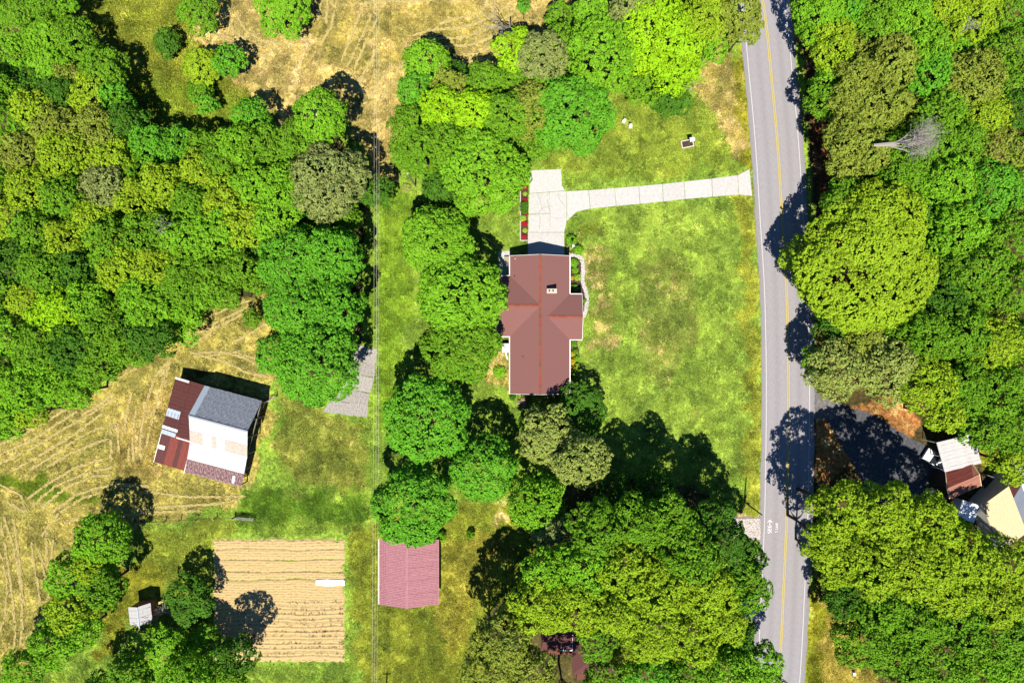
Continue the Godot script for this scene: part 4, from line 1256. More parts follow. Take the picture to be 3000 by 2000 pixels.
func all_trees() -> void:
	grow()
	tree("broadleaf_tree", "m", -44.0, -46.2, 3.16, 6.0, "mid green tree at the top edge of the meadow beside the hay field", "trees of the wood beside the hay fields")
	tree("shrub", "d", -49.4, -42.6, 2.28, 4.0, "dark green low shrubby tree alone in the middle of the rough meadow", "trees of the wood beside the hay fields")
	tree("broadleaf_tree", "e", -39.8, -39.4, 2.65, 6.0, "emerald green round tree at the corner where meadow meets hay field", "trees of the wood beside the hay fields")
	tree("broadleaf_tree", "y", -44.0, -39.0, 2.87, 5.0, "yellow-green bushy tree pressed against the round emerald tree in the meadow", "trees of the wood beside the hay fields")
	tree("shrub", "m", -44.7, -36.1, 2.18, 4.0, "mid green shrubby tree with a pale dead stick in the meadow", "trees of the wood beside the hay fields")
	tree("shrub", "e", -43.6, -34.0, 1.76, 4.0, "emerald green bush at the lower end of the meadow shrubs", "trees of the wood beside the hay fields")
	tree("broadleaf_tree", "b", -32.2, -46.3, 4.05, 7.0, "bright green dense tree standing inside the hay field, bare soil trail below it", "trees of the wood beside the hay fields")
	tree("broadleaf_tree", "e", 1.7, -47.2, 1.13, 5.0, "emerald green narrow tree at the top of the hay field by the bare tree", "trees of the grove above the house")
	tree("broadleaf_tree", "m", 6.7, -45.8, 2.24, 6.0, "mid green tree at the hay field corner beside a dark shadow gap", "trees of the grove above the house")
	tree("broadleaf_tree", "m", -68.6, -44.8, 4.27, 8.0, "mid green tree two crowns above and beside the golden-tinged tree, away from the road", "trees of the wood beside the hay fields")
	tree("broadleaf_tree", "b", -65.0, -42.7, 3.80, 7.0, "bright green tree two crowns above and beside the golden-tinged tree, away from the road", "trees of the wood beside the hay fields")
	tree("broadleaf_tree", "b", -69.3, -38.9, 4.02, 8.0, "large bright green tree two crowns above and beside the golden-tinged tree, away from the road", "trees of the wood beside the hay fields")
	tree("broadleaf_tree", "b", -65.0, -37.7, 4.30, 7.0, "bright green tree one crown above and beside the golden-tinged tree, away from the road", "trees of the wood beside the hay fields")
	tree("broadleaf_tree", "o", -61.4, -36.9, 2.33, 7.0, "olive green tree one crown above and beside the golden-tinged tree, away from the road", "trees of the wood beside the hay fields")
	tree("broadleaf_tree", "m", -59.6, -40.7, 2.36, 5.0, "mid green tree on the meadow edge under a tall dark shadow", "trees of the wood beside the hay fields")
	tree("broadleaf_tree", "d", -67.4, -35.0, 3.62, 8.0, "dark green tree one crown beside the golden-tinged tree, away from the road", "trees of the wood beside the hay fields")
	tree("broadleaf_tree", "y", -58.4, -33.9, 4.02, 8.0, "golden-tinged tree bulging from the wood into the meadow", "trees of the wood beside the hay fields")
	tree("broadleaf_tree", "e", -54.6, -33.6, 2.61, 8.0, "emerald green tree one crown beside the golden-tinged tree, toward the road", "trees of the wood beside the hay fields")
	tree("broadleaf_tree", "y", -64.6, -31.1, 3.57, 10.0, "yellow-green tree one crown beside the golden-tinged tree, away from the road", "trees of the wood beside the hay fields")
	tree("broadleaf_tree", "o", -56.5, -28.8, 3.77, 10.0, "olive green tree one crown below the golden-tinged tree", "trees of the wood beside the hay fields")
	tree("pine_tree", "o", -62.0, -28.8, 3.47, 10.0, "olive green pine one crown below and beside the golden-tinged tree, away from the road", "trees of the wood beside the hay fields")
	tree("broadleaf_tree", "m", -69.0, -29.7, 3.37, 10.0, "mid green tree two crowns beside the golden-tinged tree, away from the road", "trees of the wood beside the hay fields")
	tree("pine_tree", "o", -66.9, -25.3, 3.57, 10.0, "olive green pine two crowns below and beside the golden-tinged tree, away from the road", "trees of the wood beside the hay fields")
	tree("broadleaf_tree", "y", -60.4, -25.1, 3.84, 11.0, "yellow-green tree one crown below the golden-tinged tree", "trees of the wood beside the hay fields")
	tree("broadleaf_tree", "y", -54.5, -24.8, 3.47, 10.0, "yellow-green tree one crown above the smoky pine deep in the wood", "trees of the wood beside the hay fields")
	tree("broadleaf_tree", "m", -51.6, -22.9, 3.30, 9.0, "mid green tree two crowns below and beside the golden-tinged tree, toward the road", "trees of the wood beside the hay fields")
	tree("pine_tree", "p", -54.6, -20.7, 3.65, 11.0, "grey-olive tree with dull smoky needles deep in the wood below the golden-tinged tree", "trees of the wood beside the hay fields")
	tree("broadleaf_tree", "e", -49.9, -26.9, 3.10, 9.0, "emerald green tree two crowns below the meadow", "trees of the wood beside the hay fields")
	tree("broadleaf_tree", "e", -46.5, -26.6, 3.32, 8.0, "emerald green tree two crowns above the white twigs among leaves", "trees of the wood beside the hay fields")
	tree("broadleaf_tree", "y", -42.6, -22.9, 3.27, 10.0, "yellow-green tree one crown above and beside the white twigs among leaves, toward the road", "trees of the wood beside the hay fields")
	tree("broadleaf_tree", "m", -39.5, -24.3, 3.27, 10.0, "mid green tree two crowns above and beside the white twigs among leaves, toward the road", "trees of the wood beside the hay fields")
	tree("broadleaf_tree", "m", -42.7, -27.0, 2.82, 8.0, "mid green tree two crowns below and beside the meadow, toward the road", "trees of the wood beside the hay fields")
	tree("broadleaf_tree", "e", -36.0, -31.1, 3.02, 8.0, "emerald green tree at the tip of the wood below the hay field, in half shade", "trees of the wood beside the hay fields")
	tree("broadleaf_tree", "b", -37.4, -26.7, 3.27, 10.0, "bright green tree two crowns beside the grey pine, away from the road", "trees of the wood beside the hay fields")
	tree("broadleaf_tree", "m", -33.0, -26.3, 3.25, 11.0, "mid green tree two crowns above and beside the grey pine, away from the road", "trees of the wood beside the hay fields")
	tree("broadleaf_tree", "b", -25.4, -29.8, 3.79, 13.0, "bright green tall rounded tree above the grey pine, long shadow on the hay field", "trees of the wood beside the hay fields")
	tree("broadleaf_tree", "m", -29.1, -27.2, 3.05, 11.0, "mid green tree one crown above and beside the grey pine, away from the road", "trees of the wood beside the hay fields")
	tree("pine_tree", "p", -24.5, -21.2, 5.40, 14.0, "grey-olive broad tree with feathery crown near the power lines", "trees of the wood beside the hay fields")
	tree("broadleaf_tree", "b", -30.2, -20.3, 3.82, 12.0, "bright green tree one crown beside the grey pine, away from the road", "trees of the wood beside the hay fields")
	tree("broadleaf_tree", "b", -33.9, -21.0, 3.62, 12.0, "large bright green tree two crowns beside the grey pine, away from the road", "trees of the wood beside the hay fields")
	tree("broadleaf_tree", "y", -38.1, -19.1, 3.65, 11.0, "yellow-green tree one crown beside the white twigs among leaves, toward the road", "trees of the wood beside the hay fields")
	tree("broadleaf_tree", "m", -43.0, -18.4, 3.45, 11.0, "mid green tree one crown above and beside the white twigs among leaves, toward the road", "trees of the wood beside the hay fields")
	tree("broadleaf_tree", "y", -46.7, -21.1, 3.25, 11.0, "yellow-green tree one crown above the white twigs among leaves", "trees of the wood beside the hay fields")
	tree("broadleaf_tree", "y", -50.2, -18.8, 3.25, 11.0, "yellow-green tree one crown above and beside the white twigs among leaves, away from the road", "trees of the wood beside the hay fields")
	tree("broadleaf_tree", "y", -55.8, -16.7, 3.65, 11.0, "yellow-green tree one crown below the smoky pine deep in the wood", "trees of the wood beside the hay fields")
	tree("broadleaf_tree", "m", -60.0, -19.3, 3.45, 11.0, "mid green tree two crowns beside the white twigs among leaves, away from the road", "trees of the wood beside the hay fields")
	tree("broadleaf_tree", "y", -64.8, -20.5, 3.94, 11.0, "yellow-green tree two crowns beside the smoky pine deep in the wood, away from the road", "trees of the wood beside the hay fields")
	tree("broadleaf_tree", "y", -68.3, -16.7, 3.55, 11.0, "yellow-green tree two crowns above and beside the pale yellowish tree, away from the road", "trees of the wood beside the hay fields")
	tree("broadleaf_tree", "m", -64.1, -14.4, 3.55, 11.0, "mid green tree two crowns above the pale yellowish tree", "trees of the wood beside the hay fields")
	tree("broadleaf_tree", "y", -59.7, -13.7, 3.25, 11.0, "yellow-green tree two crowns above the pale yellowish tree", "trees of the wood beside the hay fields")
	tree("broadleaf_tree", "d", -58.6, -9.3, 3.94, 11.0, "dark green tree one crown above the pale yellowish tree", "trees of the wood beside the hay fields")
	tree("broadleaf_tree", "m", -62.3, -9.5, 4.16, 12.0, "mid green tree one crown above the pale yellowish tree", "trees of the wood beside the hay fields")
	tree("broadleaf_tree", "d", -67.2, -10.7, 3.55, 11.0, "dark green tree two crowns above and beside the pale yellowish tree, away from the road", "trees of the wood beside the hay fields")
	tree("broadleaf_tree", "y", -65.3, -5.6, 2.96, 11.0, "yellow-green tree one crown beside the pale yellowish tree, away from the road", "trees of the wood beside the hay fields")
	tree("broadleaf_tree", "l", -60.5, -3.9, 4.11, 12.0, "lime tree with pale yellowish crown standing out in the wood", "trees of the wood beside the hay fields")
	tree("broadleaf_tree", "b", -56.3, -5.5, 3.13, 12.0, "bright green tree one crown beside the pale yellowish tree, toward the road", "trees of the wood beside the hay fields")
	tree("broadleaf_tree", "b", -67.4, -0.7, 3.72, 12.0, "bright green tree one crown below and beside the pale yellowish tree, away from the road", "trees of the wood beside the hay fields")
	tree("broadleaf_tree", "m", -63.2, 0.7, 3.91, 12.0, "mid green tree one crown below and beside the pale yellowish tree, away from the road", "trees of the wood beside the hay fields")
	tree("broadleaf_tree", "d", -58.2, 0.5, 4.11, 12.0, "dark green tree one crown below and beside the pale yellowish tree, toward the road", "trees of the wood beside the hay fields")
	tree("broadleaf_tree", "m", -54.0, -2.1, 3.91, 12.0, "mid green tree one crown beside the pale yellowish tree, toward the road", "trees of the wood beside the hay fields")
	tree("broadleaf_tree", "m", -55.8, 2.9, 3.55, 11.0, "mid green tree one crown below and beside the pale yellowish tree, toward the road", "trees of the wood beside the hay fields")
	tree("broadleaf_tree", "m", -51.5, 0.5, 3.55, 11.0, "mid green tree at the wood edge pointing to the barn roof corner", "trees of the wood beside the hay fields")
	tree("broadleaf_tree", "d", -48.5, -0.7, 3.62, 12.0, "dark green tree two crowns beside the pale yellowish tree, toward the road", "trees of the wood beside the hay fields")
	tree("broadleaf_tree", "b", -47.9, -4.4, 3.62, 12.0, "bright green tree two crowns below the white twigs among leaves", "trees of the wood beside the hay fields")
	tree("broadleaf_tree", "y", -51.5, -9.7, 3.91, 12.0, "yellow-green tree one crown below and beside the white twigs among leaves, away from the road", "trees of the wood beside the hay fields")
	tree("broadleaf_tree", "b", -49.6, -6.5, 3.23, 12.0, "medium bright green tree two crowns below the white twigs among leaves", "trees of the wood beside the hay fields")
	tree("broadleaf_tree", "m", -53.5, -12.9, 3.72, 12.0, "mid green tree one crown below the smoky pine deep in the wood", "trees of the wood beside the hay fields")
	tree("broadleaf_tree", "m", -48.7, -14.3, 3.52, 12.0, "mid green tree three crowns above and beside the pale yellowish tree, toward the road", "trees of the wood beside the hay fields")
	tree("broadleaf_tree", "b", -43.4, -13.4, 3.91, 12.0, "bright green tree one crown below and beside the white twigs among leaves, toward the road", "trees of the wood beside the hay fields")
	tree("broadleaf_tree", "b", -39.5, -14.3, 3.72, 12.0, "bright green tree one crown beside the white twigs among leaves, toward the road", "trees of the wood beside the hay fields")
	tree("broadleaf_tree", "y", -35.9, -15.9, 3.72, 12.0, "yellow-green tree two crowns beside the white twigs among leaves, toward the road", "trees of the wood beside the hay fields")
	tree("broadleaf_tree", "b", -32.1, -16.6, 3.72, 12.0, "bright green tree one crown below and beside the grey pine, away from the road", "trees of the wood beside the hay fields")
	tree("broadleaf_tree", "m", -44.1, -8.5, 3.91, 12.0, "mid green tree one crown below the white twigs among leaves", "trees of the wood beside the hay fields")
	tree("broadleaf_tree", "m", -40.8, -9.3, 3.74, 11.0, "mid green tree one crown below and beside the white twigs among leaves, toward the road", "trees of the wood beside the hay fields")
	tree("broadleaf_tree", "m", -37.4, -10.1, 3.57, 10.0, "mid green tree two crowns below and beside the white twigs among leaves, toward the road", "trees of the wood beside the hay fields")
	tree("broadleaf_tree", "b", -43.8, -5.1, 3.08, 10.0, "bright green tree three crowns above the barn", "trees of the wood beside the hay fields")
	tree("broadleaf_tree", "m", -39.6, -6.6, 2.80, 9.0, "mid green tree two crowns beside the emerald row, away from the road", "trees of the wood beside the hay fields")
	tree("broadleaf_tree", "m", -35.3, -8.8, 2.51, 8.0, "mid green tree one crown beside the emerald row, away from the road", "trees of the wood beside the hay fields")
	tree("broadleaf_tree", "b", -65.5, 6.0, 4.21, 12.0, "bright green tree two crowns below and beside the pale yellowish tree, away from the road", "trees of the wood beside the hay fields")
	tree("broadleaf_tree", "b", -68.6, 10.0, 3.55, 11.0, "bright green tree at the lowest tip of the wood against the picture edge", "trees of the wood beside the hay fields")
	tree("broadleaf_tree", "b", -61.8, 4.9, 3.84, 11.0, "bright green tree one crown below the pale yellowish tree", "trees of the wood beside the hay fields")
	tree("broadleaf_tree", "b", -59.3, 6.6, 2.88, 10.0, "bright green tree two crowns below the pale yellowish tree", "trees of the wood beside the hay fields")
	tree("broadleaf_tree", "y", -65.5, 9.6, 2.73, 10.0, "yellow-green tree two crowns below the pale yellowish tree", "trees of the wood beside the hay fields")
	tree("broadleaf_tree", "m", -69.5, 3.7, 3.91, 12.0, "mid green tree two crowns below and beside the pale yellowish tree, away from the road", "trees of the wood beside the hay fields")
	tree("broadleaf_tree", "m", -69.7, -6.5, 3.72, 12.0, "mid green tree two crowns beside the pale yellowish tree, away from the road", "trees of the wood beside the hay fields")
	tree("broadleaf_tree", "y", -47.0, -9.9, 3.23, 12.0, "yellow-green tree one crown below the white twigs among leaves", "trees of the wood beside the hay fields")
	tree("broadleaf_tree", "m", -70.6, -22.3, 3.45, 11.0, "mid green tree three crowns below and beside the golden-tinged tree, away from the road", "trees of the wood beside the hay fields")
	tree("broadleaf_tree", "m", -70.4, -34.4, 3.45, 11.0, "medium mid green tree two crowns beside the golden-tinged tree, away from the road", "trees of the wood beside the hay fields")
	tree("broadleaf_tree", "b", -62.1, -46.9, 2.31, 8.0, "bright green tree two crowns above the golden-tinged tree", "trees of the wood beside the hay fields")
	tree("shrub", "m", -37.2, -3.4, 1.56, 3.5, "mid green bush alone at the mown notch between wood and emerald row", "trees of the wood beside the hay fields")
	tree("broadleaf_tree", "d", -18.9, -21.0, 2.73, 7.0, "dark green bushy tree under the power lines below the grey pine", "trees of the wood beside the hay fields")
	tree("broadleaf_tree", "e", -29.2, -10.8, 5.09, 12.0, "emerald green round-topped tree topping the power line row, away from the wires", "trees of the wood beside the hay fields")
	tree("broadleaf_tree", "e", -24.2, -11.5, 4.50, 12.0, "emerald green round-topped tree topping the power line row, touching the grey pine", "trees of the wood beside the hay fields")
	tree("broadleaf_tree", "e", -28.4, -4.6, 5.28, 12.0, "emerald green round-topped tree in mid row facing the mown notch", "trees of the wood beside the hay fields")
	tree("broadleaf_tree", "e", -23.5, -4.4, 4.11, 12.0, "emerald green tree in the middle of the row, facing the power lines", "trees of the wood beside the hay fields")
	tree("broadleaf_tree", "e", -26.1, 2.8, 5.93, 13.0, "emerald green round-topped tree at the foot of the row, hanging over the cracked concrete slab", "trees of the wood beside the hay fields")
	tree("broadleaf_tree", "e", -30.8, 1.9, 3.84, 11.0, "emerald green tree bulging from the row toward the barn", "trees of the wood beside the hay fields")
	tree("broadleaf_tree", "b", -11.8, -38.4, 3.40, 9.0, "bright green rounded tree at the uppermost corner of the grove, against the hay field", "trees of the grove above the house")
	tree("broadleaf_tree", "e", -13.0, -34.2, 2.90, 9.0, "emerald green tree two crowns above and beside the huge round maple, away from the road", "trees of the grove above the house")
	tree("broadleaf_tree", "o", -9.0, -34.4, 3.10, 9.0, "olive green tree two crowns below and beside the bare trunk, away from the road", "trees of the grove above the house")
	tree("broadleaf_tree", "d", -7.9, -37.7, 2.04, 6.0, "dark green tree two crowns below and beside the bare trunk, away from the road", "trees of the grove above the house")
	tree("broadleaf_tree", "m", -3.8, -35.8, 3.00, 9.0, "mid green tree one crown below and beside the bare trunk, away from the road", "trees of the grove above the house")
	tree("broadleaf_tree", "m", -1.0, -35.6, 2.51, 8.0, "mid green tree one crown below the bare trunk", "trees of the grove above the house")
	tree("broadleaf_tree", "l", 0.6, -39.6, 3.60, 9.0, "tree with yellow-lime crown at the foot of the bare trunk", "trees of the grove above the house")
	tree("pine_tree", "p", 4.2, -38.1, 3.65, 11.0, "smoky tree between the yellow-lime tree and the bright grove", "trees of the grove above the house")
	tree("broadleaf_tree", "b", 12.1, -38.3, 5.05, 13.0, "broad tree in the grove between grey pine and lime tree", "trees of the grove above the house")
	tree("broadleaf_tree", "l", 19.7, -40.6, 5.83, 13.0, "vivid tree by the front lawn, biggest crown near the road bend", "trees of the grove above the house")
	tree("broadleaf_tree", "l", 18.8, -45.6, 3.45, 11.0, "lime tree one crown above the vivid lime tree", "trees of the grove above the house")
	tree("broadleaf_tree", "l", 22.1, -36.5, 3.45, 11.0, "lime tree one crown below the vivid lime tree", "trees of the grove above the house")
	tree("pine_tree", "p", 16.6, -44.3, 3.72, 12.0, "grey-olive tree with a dull twiggy crown beside the vivid lime tree", "trees of the grove above the house")
	tree("broadleaf_tree", "b", 10.8, -44.5, 3.08, 10.0, "bright green tree two crowns beside the vivid lime tree, away from the road", "trees of the grove above the house")
	tree("broadleaf_tree", "e", 8.3, -30.7, 5.68, 12.0, "emerald green broad round tree hanging over the front lawn above the driveway", "trees of the grove above the house")
	tree("broadleaf_tree", "o", 3.0, -31.4, 4.14, 11.0, "olive green tree two crowns above the driveway pad", "trees of the grove above the house")
	tree("broadleaf_tree", "m", -0.7, -30.4, 3.74, 11.0, "mid green tree one crown above the huge round maple", "trees of the grove above the house")
	tree("broadleaf_tree", "l", -9.8, -31.7, 2.96, 11.0, "tree with a lime crown in the middle of the grove, away from the road", "trees of the grove above the house")
	tree("broadleaf_tree", "l", -5.0, -30.9, 3.15, 11.0, "tree with a lime crown just above the big round maple", "trees of the grove above the house")
	tree("broadleaf_tree", "m", -13.8, -29.5, 3.17, 10.0, "mid green tree pointing out over the power line strip", "trees of the grove above the house")
	tree("broadleaf_tree", "m", -12.2, -26.0, 3.87, 10.0, "mid green tree two crowns beside the huge round maple, away from the road", "trees of the grove above the house")
	tree("broadleaf_tree", "m", -8.7, -26.9, 3.57, 10.0, "mid green tree one crown above and beside the huge round maple, away from the road", "trees of the grove above the house")
	tree("broadleaf_tree", "b", -3.5, -22.7, 6.17, 12.0, "huge round maple touching the driveway pad", "trees of the grove above the house")
	tree("broadleaf_tree", "d", -9.9, -21.6, 2.94, 7.0, "dark green tree squeezed below the big round maple, away from the driveway", "trees of the grove above the house")
	tree("broadleaf_tree", "b", -10.0, -13.7, 5.12, 11.0, "bright green round tree behind the house, uppermost of the three touching it", "trees of the grove above the house")
	tree("broadleaf_tree", "b", -6.9, -6.1, 6.26, 12.0, "bright green broad round tree overhanging the roof wing, middle one behind the house", "trees of the grove above the house")
	tree("broadleaf_tree", "m", -7.0, 0.5, 5.52, 11.0, "mid green round tree behind the house, lowermost of the three, near the white unit", "trees of the grove below the house")
	tree("broadleaf_tree", "m", -14.4, -25.7, 2.80, 9.0, "medium mid green tree two crowns beside the huge round maple, away from the road", "trees of the grove above the house")
	tree("broadleaf_tree", "o", 29.3, -44.5, 4.11, 12.0, "olive green tree leaning over the road at the top edge", "trees of the grove above the house")
	tree("broadleaf_tree", "o", 31.8, -42.4, 2.28, 10.0, "olive green lower lobe-like tree leaning over the road line", "trees of the grove above the house")
	tree("broadleaf_tree", "y", 25.8, -43.4, 4.11, 12.0, "yellow-green tree one crown beside the vivid lime tree, toward the road", "trees of the grove above the house")
	tree("broadleaf_tree", "b", 27.1, -41.0, 3.10, 9.0, "bright green tree one crown beside the vivid lime tree, toward the road", "trees of the grove above the house")
	tree("broadleaf_tree", "d", 22.2, -34.9, 3.57, 6.0, "low spreading tree with bare twigs under the vivid lime tree", "trees of the grove above the house")
	tree("broadleaf_tree", "m", 6.6, -40.5, 3.00, 9.0, "mid green tree one crown beside the bare trunk, toward the road", "trees of the grove above the house")
	tree("broadleaf_tree", "m", 3.8, -34.9, 2.50, 9.0, "mid green tree one crown below and beside the bare trunk, toward the road", "trees of the grove above the house")
	tree("broadleaf_tree", "e", -11.5, 10.4, 6.17, 12.0, "emerald green round tree alone below the house back lawn, uppermost of the emerald three", "trees of the grove below the house")
	tree("broadleaf_tree", "e", -13.3, 22.2, 5.68, 12.0, "emerald green round tree overhanging the pink garage roof", "trees of the grove below the house")
	tree("broadleaf_tree", "e", -3.8, 17.3, 4.83, 11.0, "emerald green round tree in the gap between the two bigger emerald trees", "trees of the grove below the house")
	tree("broadleaf_tree", "k", 5.2, 12.9, 4.37, 10.0, "pale olive tree with pale speckled crown just below the house", "trees of the grove below the house")
	tree("broadleaf_tree", "k", 9.2, 15.8, 4.08, 13.0, "pale olive tree with pale speckled crown, lower of the pair below the house", "trees of the grove below the house")
	tree("broadleaf_tree", "d", 9.4, 9.9, 3.98, 6.0, "dark green shaded tree hugging the house corner on the lawn side", "trees of the grove below the house")
	tree("broadleaf_tree", "d", 3.6, 11.4, 2.87, 5.0, "dark green shaded tree between house and pale speckled tree", "trees of the grove below the house")
	tree("broadleaf_tree", "b", 3.3, 21.5, 4.21, 12.0, "bright green tree between emerald trees and the dark grove", "trees of the grove below the house")
	tree("pine_tree", "p", 5.9, 26.1, 3.13, 12.0, "grey-olive feathery tree on the grove edge beside the garage lawn", "trees of the grove below the house")
	tree("broadleaf_tree", "d", 13.9, 20.7, 3.00, 9.0, "dark green tree one crown below and beside the pale speckled pair, toward the road", "trees of the grove below the house")
	tree("broadleaf_tree", "d", 19.0, 19.7, 2.98, 10.0, "dark green tree two crowns beside the pale speckled pair, toward the road", "trees of the grove below the house")
	tree("broadleaf_tree", "m", 10.9, 24.3, 4.16, 17.0, "mid green tree two crowns below the pale speckled pair", "trees of the grove below the house")
	tree("broadleaf_tree", "m", 15.8, 23.4, 4.16, 17.0, "mid green tree two crowns below and beside the pale speckled pair, toward the road", "trees of the grove below the house")
	tree("broadleaf_tree", "m", 19.8, 22.3, 3.59, 17.0, "mid green tree two crowns beside the gravel entrance, away from the road", "trees of the grove below the house")
	tree("broadleaf_tree", "m", 22.3, 26.8, 4.31, 18.0, "large mid green tree two crowns beside the gravel entrance, away from the road", "trees of the grove below the house")
	tree("broadleaf_tree", "d", 27.2, 26.5, 4.00, 16.0, "dark green tree one crown below and beside the gravel entrance, away from the road", "trees of the grove below the house")
	tree("broadleaf_tree", "d", 26.4, 22.8, 2.99, 14.0, "dark tree at the grove corner by the gravel entrance", "trees of the grove below the house")
	tree("broadleaf_tree", "b", 9.1, 28.7, 4.25, 17.0, "bright green tree two crowns above the dark roof under trees", "trees of the grove below the house")
	tree("broadleaf_tree", "b", 4.7, 29.4, 3.43, 16.0, "large bright green tree two crowns above the dark roof under trees", "trees of the grove below the house")
	tree("broadleaf_tree", "y", 14.4, 28.8, 4.60, 18.0, "yellow-green tree two crowns above and beside the dark roof under trees, toward the road", "trees of the grove below the house")
	tree("broadleaf_tree", "y", 18.8, 31.0, 4.60, 18.0, "large yellow-green tree two crowns above and beside the dark roof under trees, toward the road", "trees of the grove below the house")
	tree("broadleaf_tree", "y", 24.1, 31.2, 4.60, 18.0, "yellow-green tree one crown above and beside the paved stub, away from the road", "trees of the grove below the house")
	tree("broadleaf_tree", "m", 29.6, 31.2, 3.52, 16.0, "mid green tree one crown above the paved stub", "trees of the grove below the house")
	tree("broadleaf_tree", "d", 32.0, 28.7, 2.27, 11.0, "dark green tree one crown below the gravel entrance", "trees of the grove below the house")
	tree("broadleaf_tree", "y", 3.8, 33.2, 4.35, 17.0, "yellow-green tree one crown above and beside the dark roof under trees, away from the road", "trees of the grove below the house")
	tree("broadleaf_tree", "y", 8.9, 33.2, 4.44, 17.0, "yellow-green tree one crown above the dark roof under trees", "trees of the grove below the house")
	tree("broadleaf_tree", "y", 13.3, 33.8, 3.28, 18.0, "yellow-green tree one crown above and beside the dark roof under trees, toward the road", "trees of the grove below the house")
	tree("broadleaf_tree", "y", 17.5, 36.1, 4.13, 18.0, "yellow-green tree two crowns beside the dark roof under trees, toward the road", "trees of the grove below the house")
	tree("broadleaf_tree", "y", 22.7, 37.0, 4.16, 17.0, "yellow-green tree one crown beside the paved stub, away from the road", "trees of the grove below the house")
	tree("broadleaf_tree", "y", 27.2, 35.5, 3.14, 16.0, "medium yellow-green tree one crown beside the paved stub, away from the road", "trees of the grove below the house")
	tree("broadleaf_tree", "o", -1.0, 38.6, 4.19, 16.0, "tree with olive crown at the lower lawn edge, garage side of the dark roof", "trees of the grove below the house")
	tree("broadleaf_tree", "o", -3.4, 42.5, 3.45, 15.0, "olive green tree two crowns beside the dark roof under trees, away from the road", "trees of the grove below the house")
	tree("broadleaf_tree", "o", 2.5, 42.7, 3.55, 15.0, "olive green tree three crowns below and beside the pink garage, toward the road", "trees of the grove below the house")
	tree("broadleaf_tree", "e", 18.3, 43.2, 4.02, 15.0, "emerald green tree two crowns beside the dark roof under trees, toward the road", "trees of the grove below the house")
	tree("broadleaf_tree", "m", 22.8, 42.7, 4.12, 15.0, "mid green tree two crowns below and beside the paved stub, away from the road", "trees of the grove below the house")
	tree("broadleaf_tree", "b", 28.0, 43.2, 4.15, 14.0, "bright green tree one crown below and beside the paved stub, away from the road", "trees of the grove below the house")
	tree("broadleaf_tree", "b", 32.3, 42.4, 3.40, 13.0, "bright green tree reaching over the road edge line at the bottom", "trees of the grove below the house")
	tree("broadleaf_tree", "m", 33.9, 45.7, 2.94, 12.0, "mid green tree two crowns below the paved stub", "trees of the grove below the house")
	tree("broadleaf_tree", "e", 15.2, 46.6, 2.74, 12.0, "emerald green tree one crown below and beside the dark roof under trees, toward the road", "trees of the grove below the house")
	tree("broadleaf_tree", "d", 30.0, 39.5, 2.74, 12.0, "dark green tree one crown below and beside the paved stub, away from the road", "trees of the grove below the house")
	tree("broadleaf_tree", "m", 6.8, 46.9, 2.90, 14.0, "mid green tree one crown below the dark roof under trees", "trees of the grove below the house")
	tree("broadleaf_tree", "o", 0.0, 36.0, 2.45, 12.0, "small olive green tree two crowns beside the dark roof under trees, away from the road", "trees of the grove below the house")
	tree("broadleaf_tree", "m", 11.1, 38.4, 2.97, 15.0, "mid green tree leaning over the dark roof in the lower grove", "trees of the grove below the house")
	tree("broadleaf_tree", "m", 11.8, 43.4, 3.07, 15.0, "mid green tree below the dark roof at the lower edge", "trees of the grove below the house")
	tree("broadleaf_tree", "b", -56.5, 27.6, 4.00, 9.0, "bright green tree at the top of the lower field row, long shadow on the hay", "trees round the small shed")
	tree("broadleaf_tree", "b", -60.9, 32.5, 3.40, 9.0, "bright green tree two crowns above and beside the small white shed, away from the road", "trees round the small shed")
	tree("broadleaf_tree", "m", -56.3, 33.5, 3.30, 9.0, "mid green tree one crown above and beside the small white shed, away from the road", "trees round the small shed")
	tree("broadleaf_tree", "y", -61.0, 37.2, 3.70, 9.0, "yellow-green tree two crowns beside the small white shed, away from the road", "trees round the small shed")
	tree("broadleaf_tree", "y", -57.5, 30.6, 3.00, 9.0, "yellow-green tree two crowns above and beside the small white shed, away from the road", "trees round the small shed")
	tree("broadleaf_tree", "b", -62.7, 41.5, 3.50, 9.0, "bright green tree two crowns beside the small white shed, away from the road", "trees round the small shed")
	tree("broadleaf_tree", "b", -67.1, 45.2, 3.50, 9.0, "bright green tree three crowns below and beside the small white shed, away from the road", "trees round the small shed")
	tree("broadleaf_tree", "b", -59.5, 40.1, 2.72, 8.0, "bright green tree one crown beside the small white shed, away from the road", "trees round the small shed")
	tree("broadleaf_tree", "d", -45.2, 36.3, 3.67, 6.0, "dark green tree between the small white shed and the tilled garden", "trees round the small shed")
	tree("broadleaf_tree", "b", -48.6, 44.2, 4.25, 7.0, "bright green tree just below the small white shed", "trees round the small shed")
	tree("broadleaf_tree", "m", -43.8, 44.2, 4.28, 6.0, "mid green tree with shadow falling on the tilled garden corner", "trees round the small shed")
	tree("broadleaf_tree", "d", -37.8, 43.1, 3.10, 9.0, "dark green tree one crown below and beside the tilled garden, away from the road", "trees round the small shed")
	tree("broadleaf_tree", "b", -43.7, 46.2, 3.84, 11.0, "bright green tree two crowns below and beside the small white shed, toward the road", "trees round the small shed")
	tree("broadleaf_tree", "m", -52.2, 46.1, 3.47, 10.0, "mid green tree one crown below the small white shed", "trees round the small shed")
	tree("broadleaf_tree", "m", -38.9, 45.9, 2.90, 9.0, "mid green tree two crowns below and beside the tilled garden, away from the road", "trees round the small shed")
	tree("broadleaf_tree", "d", -56.5, 47.9, 2.82, 8.0, "dark green tree two crowns below and beside the small white shed, away from the road", "trees round the small shed")
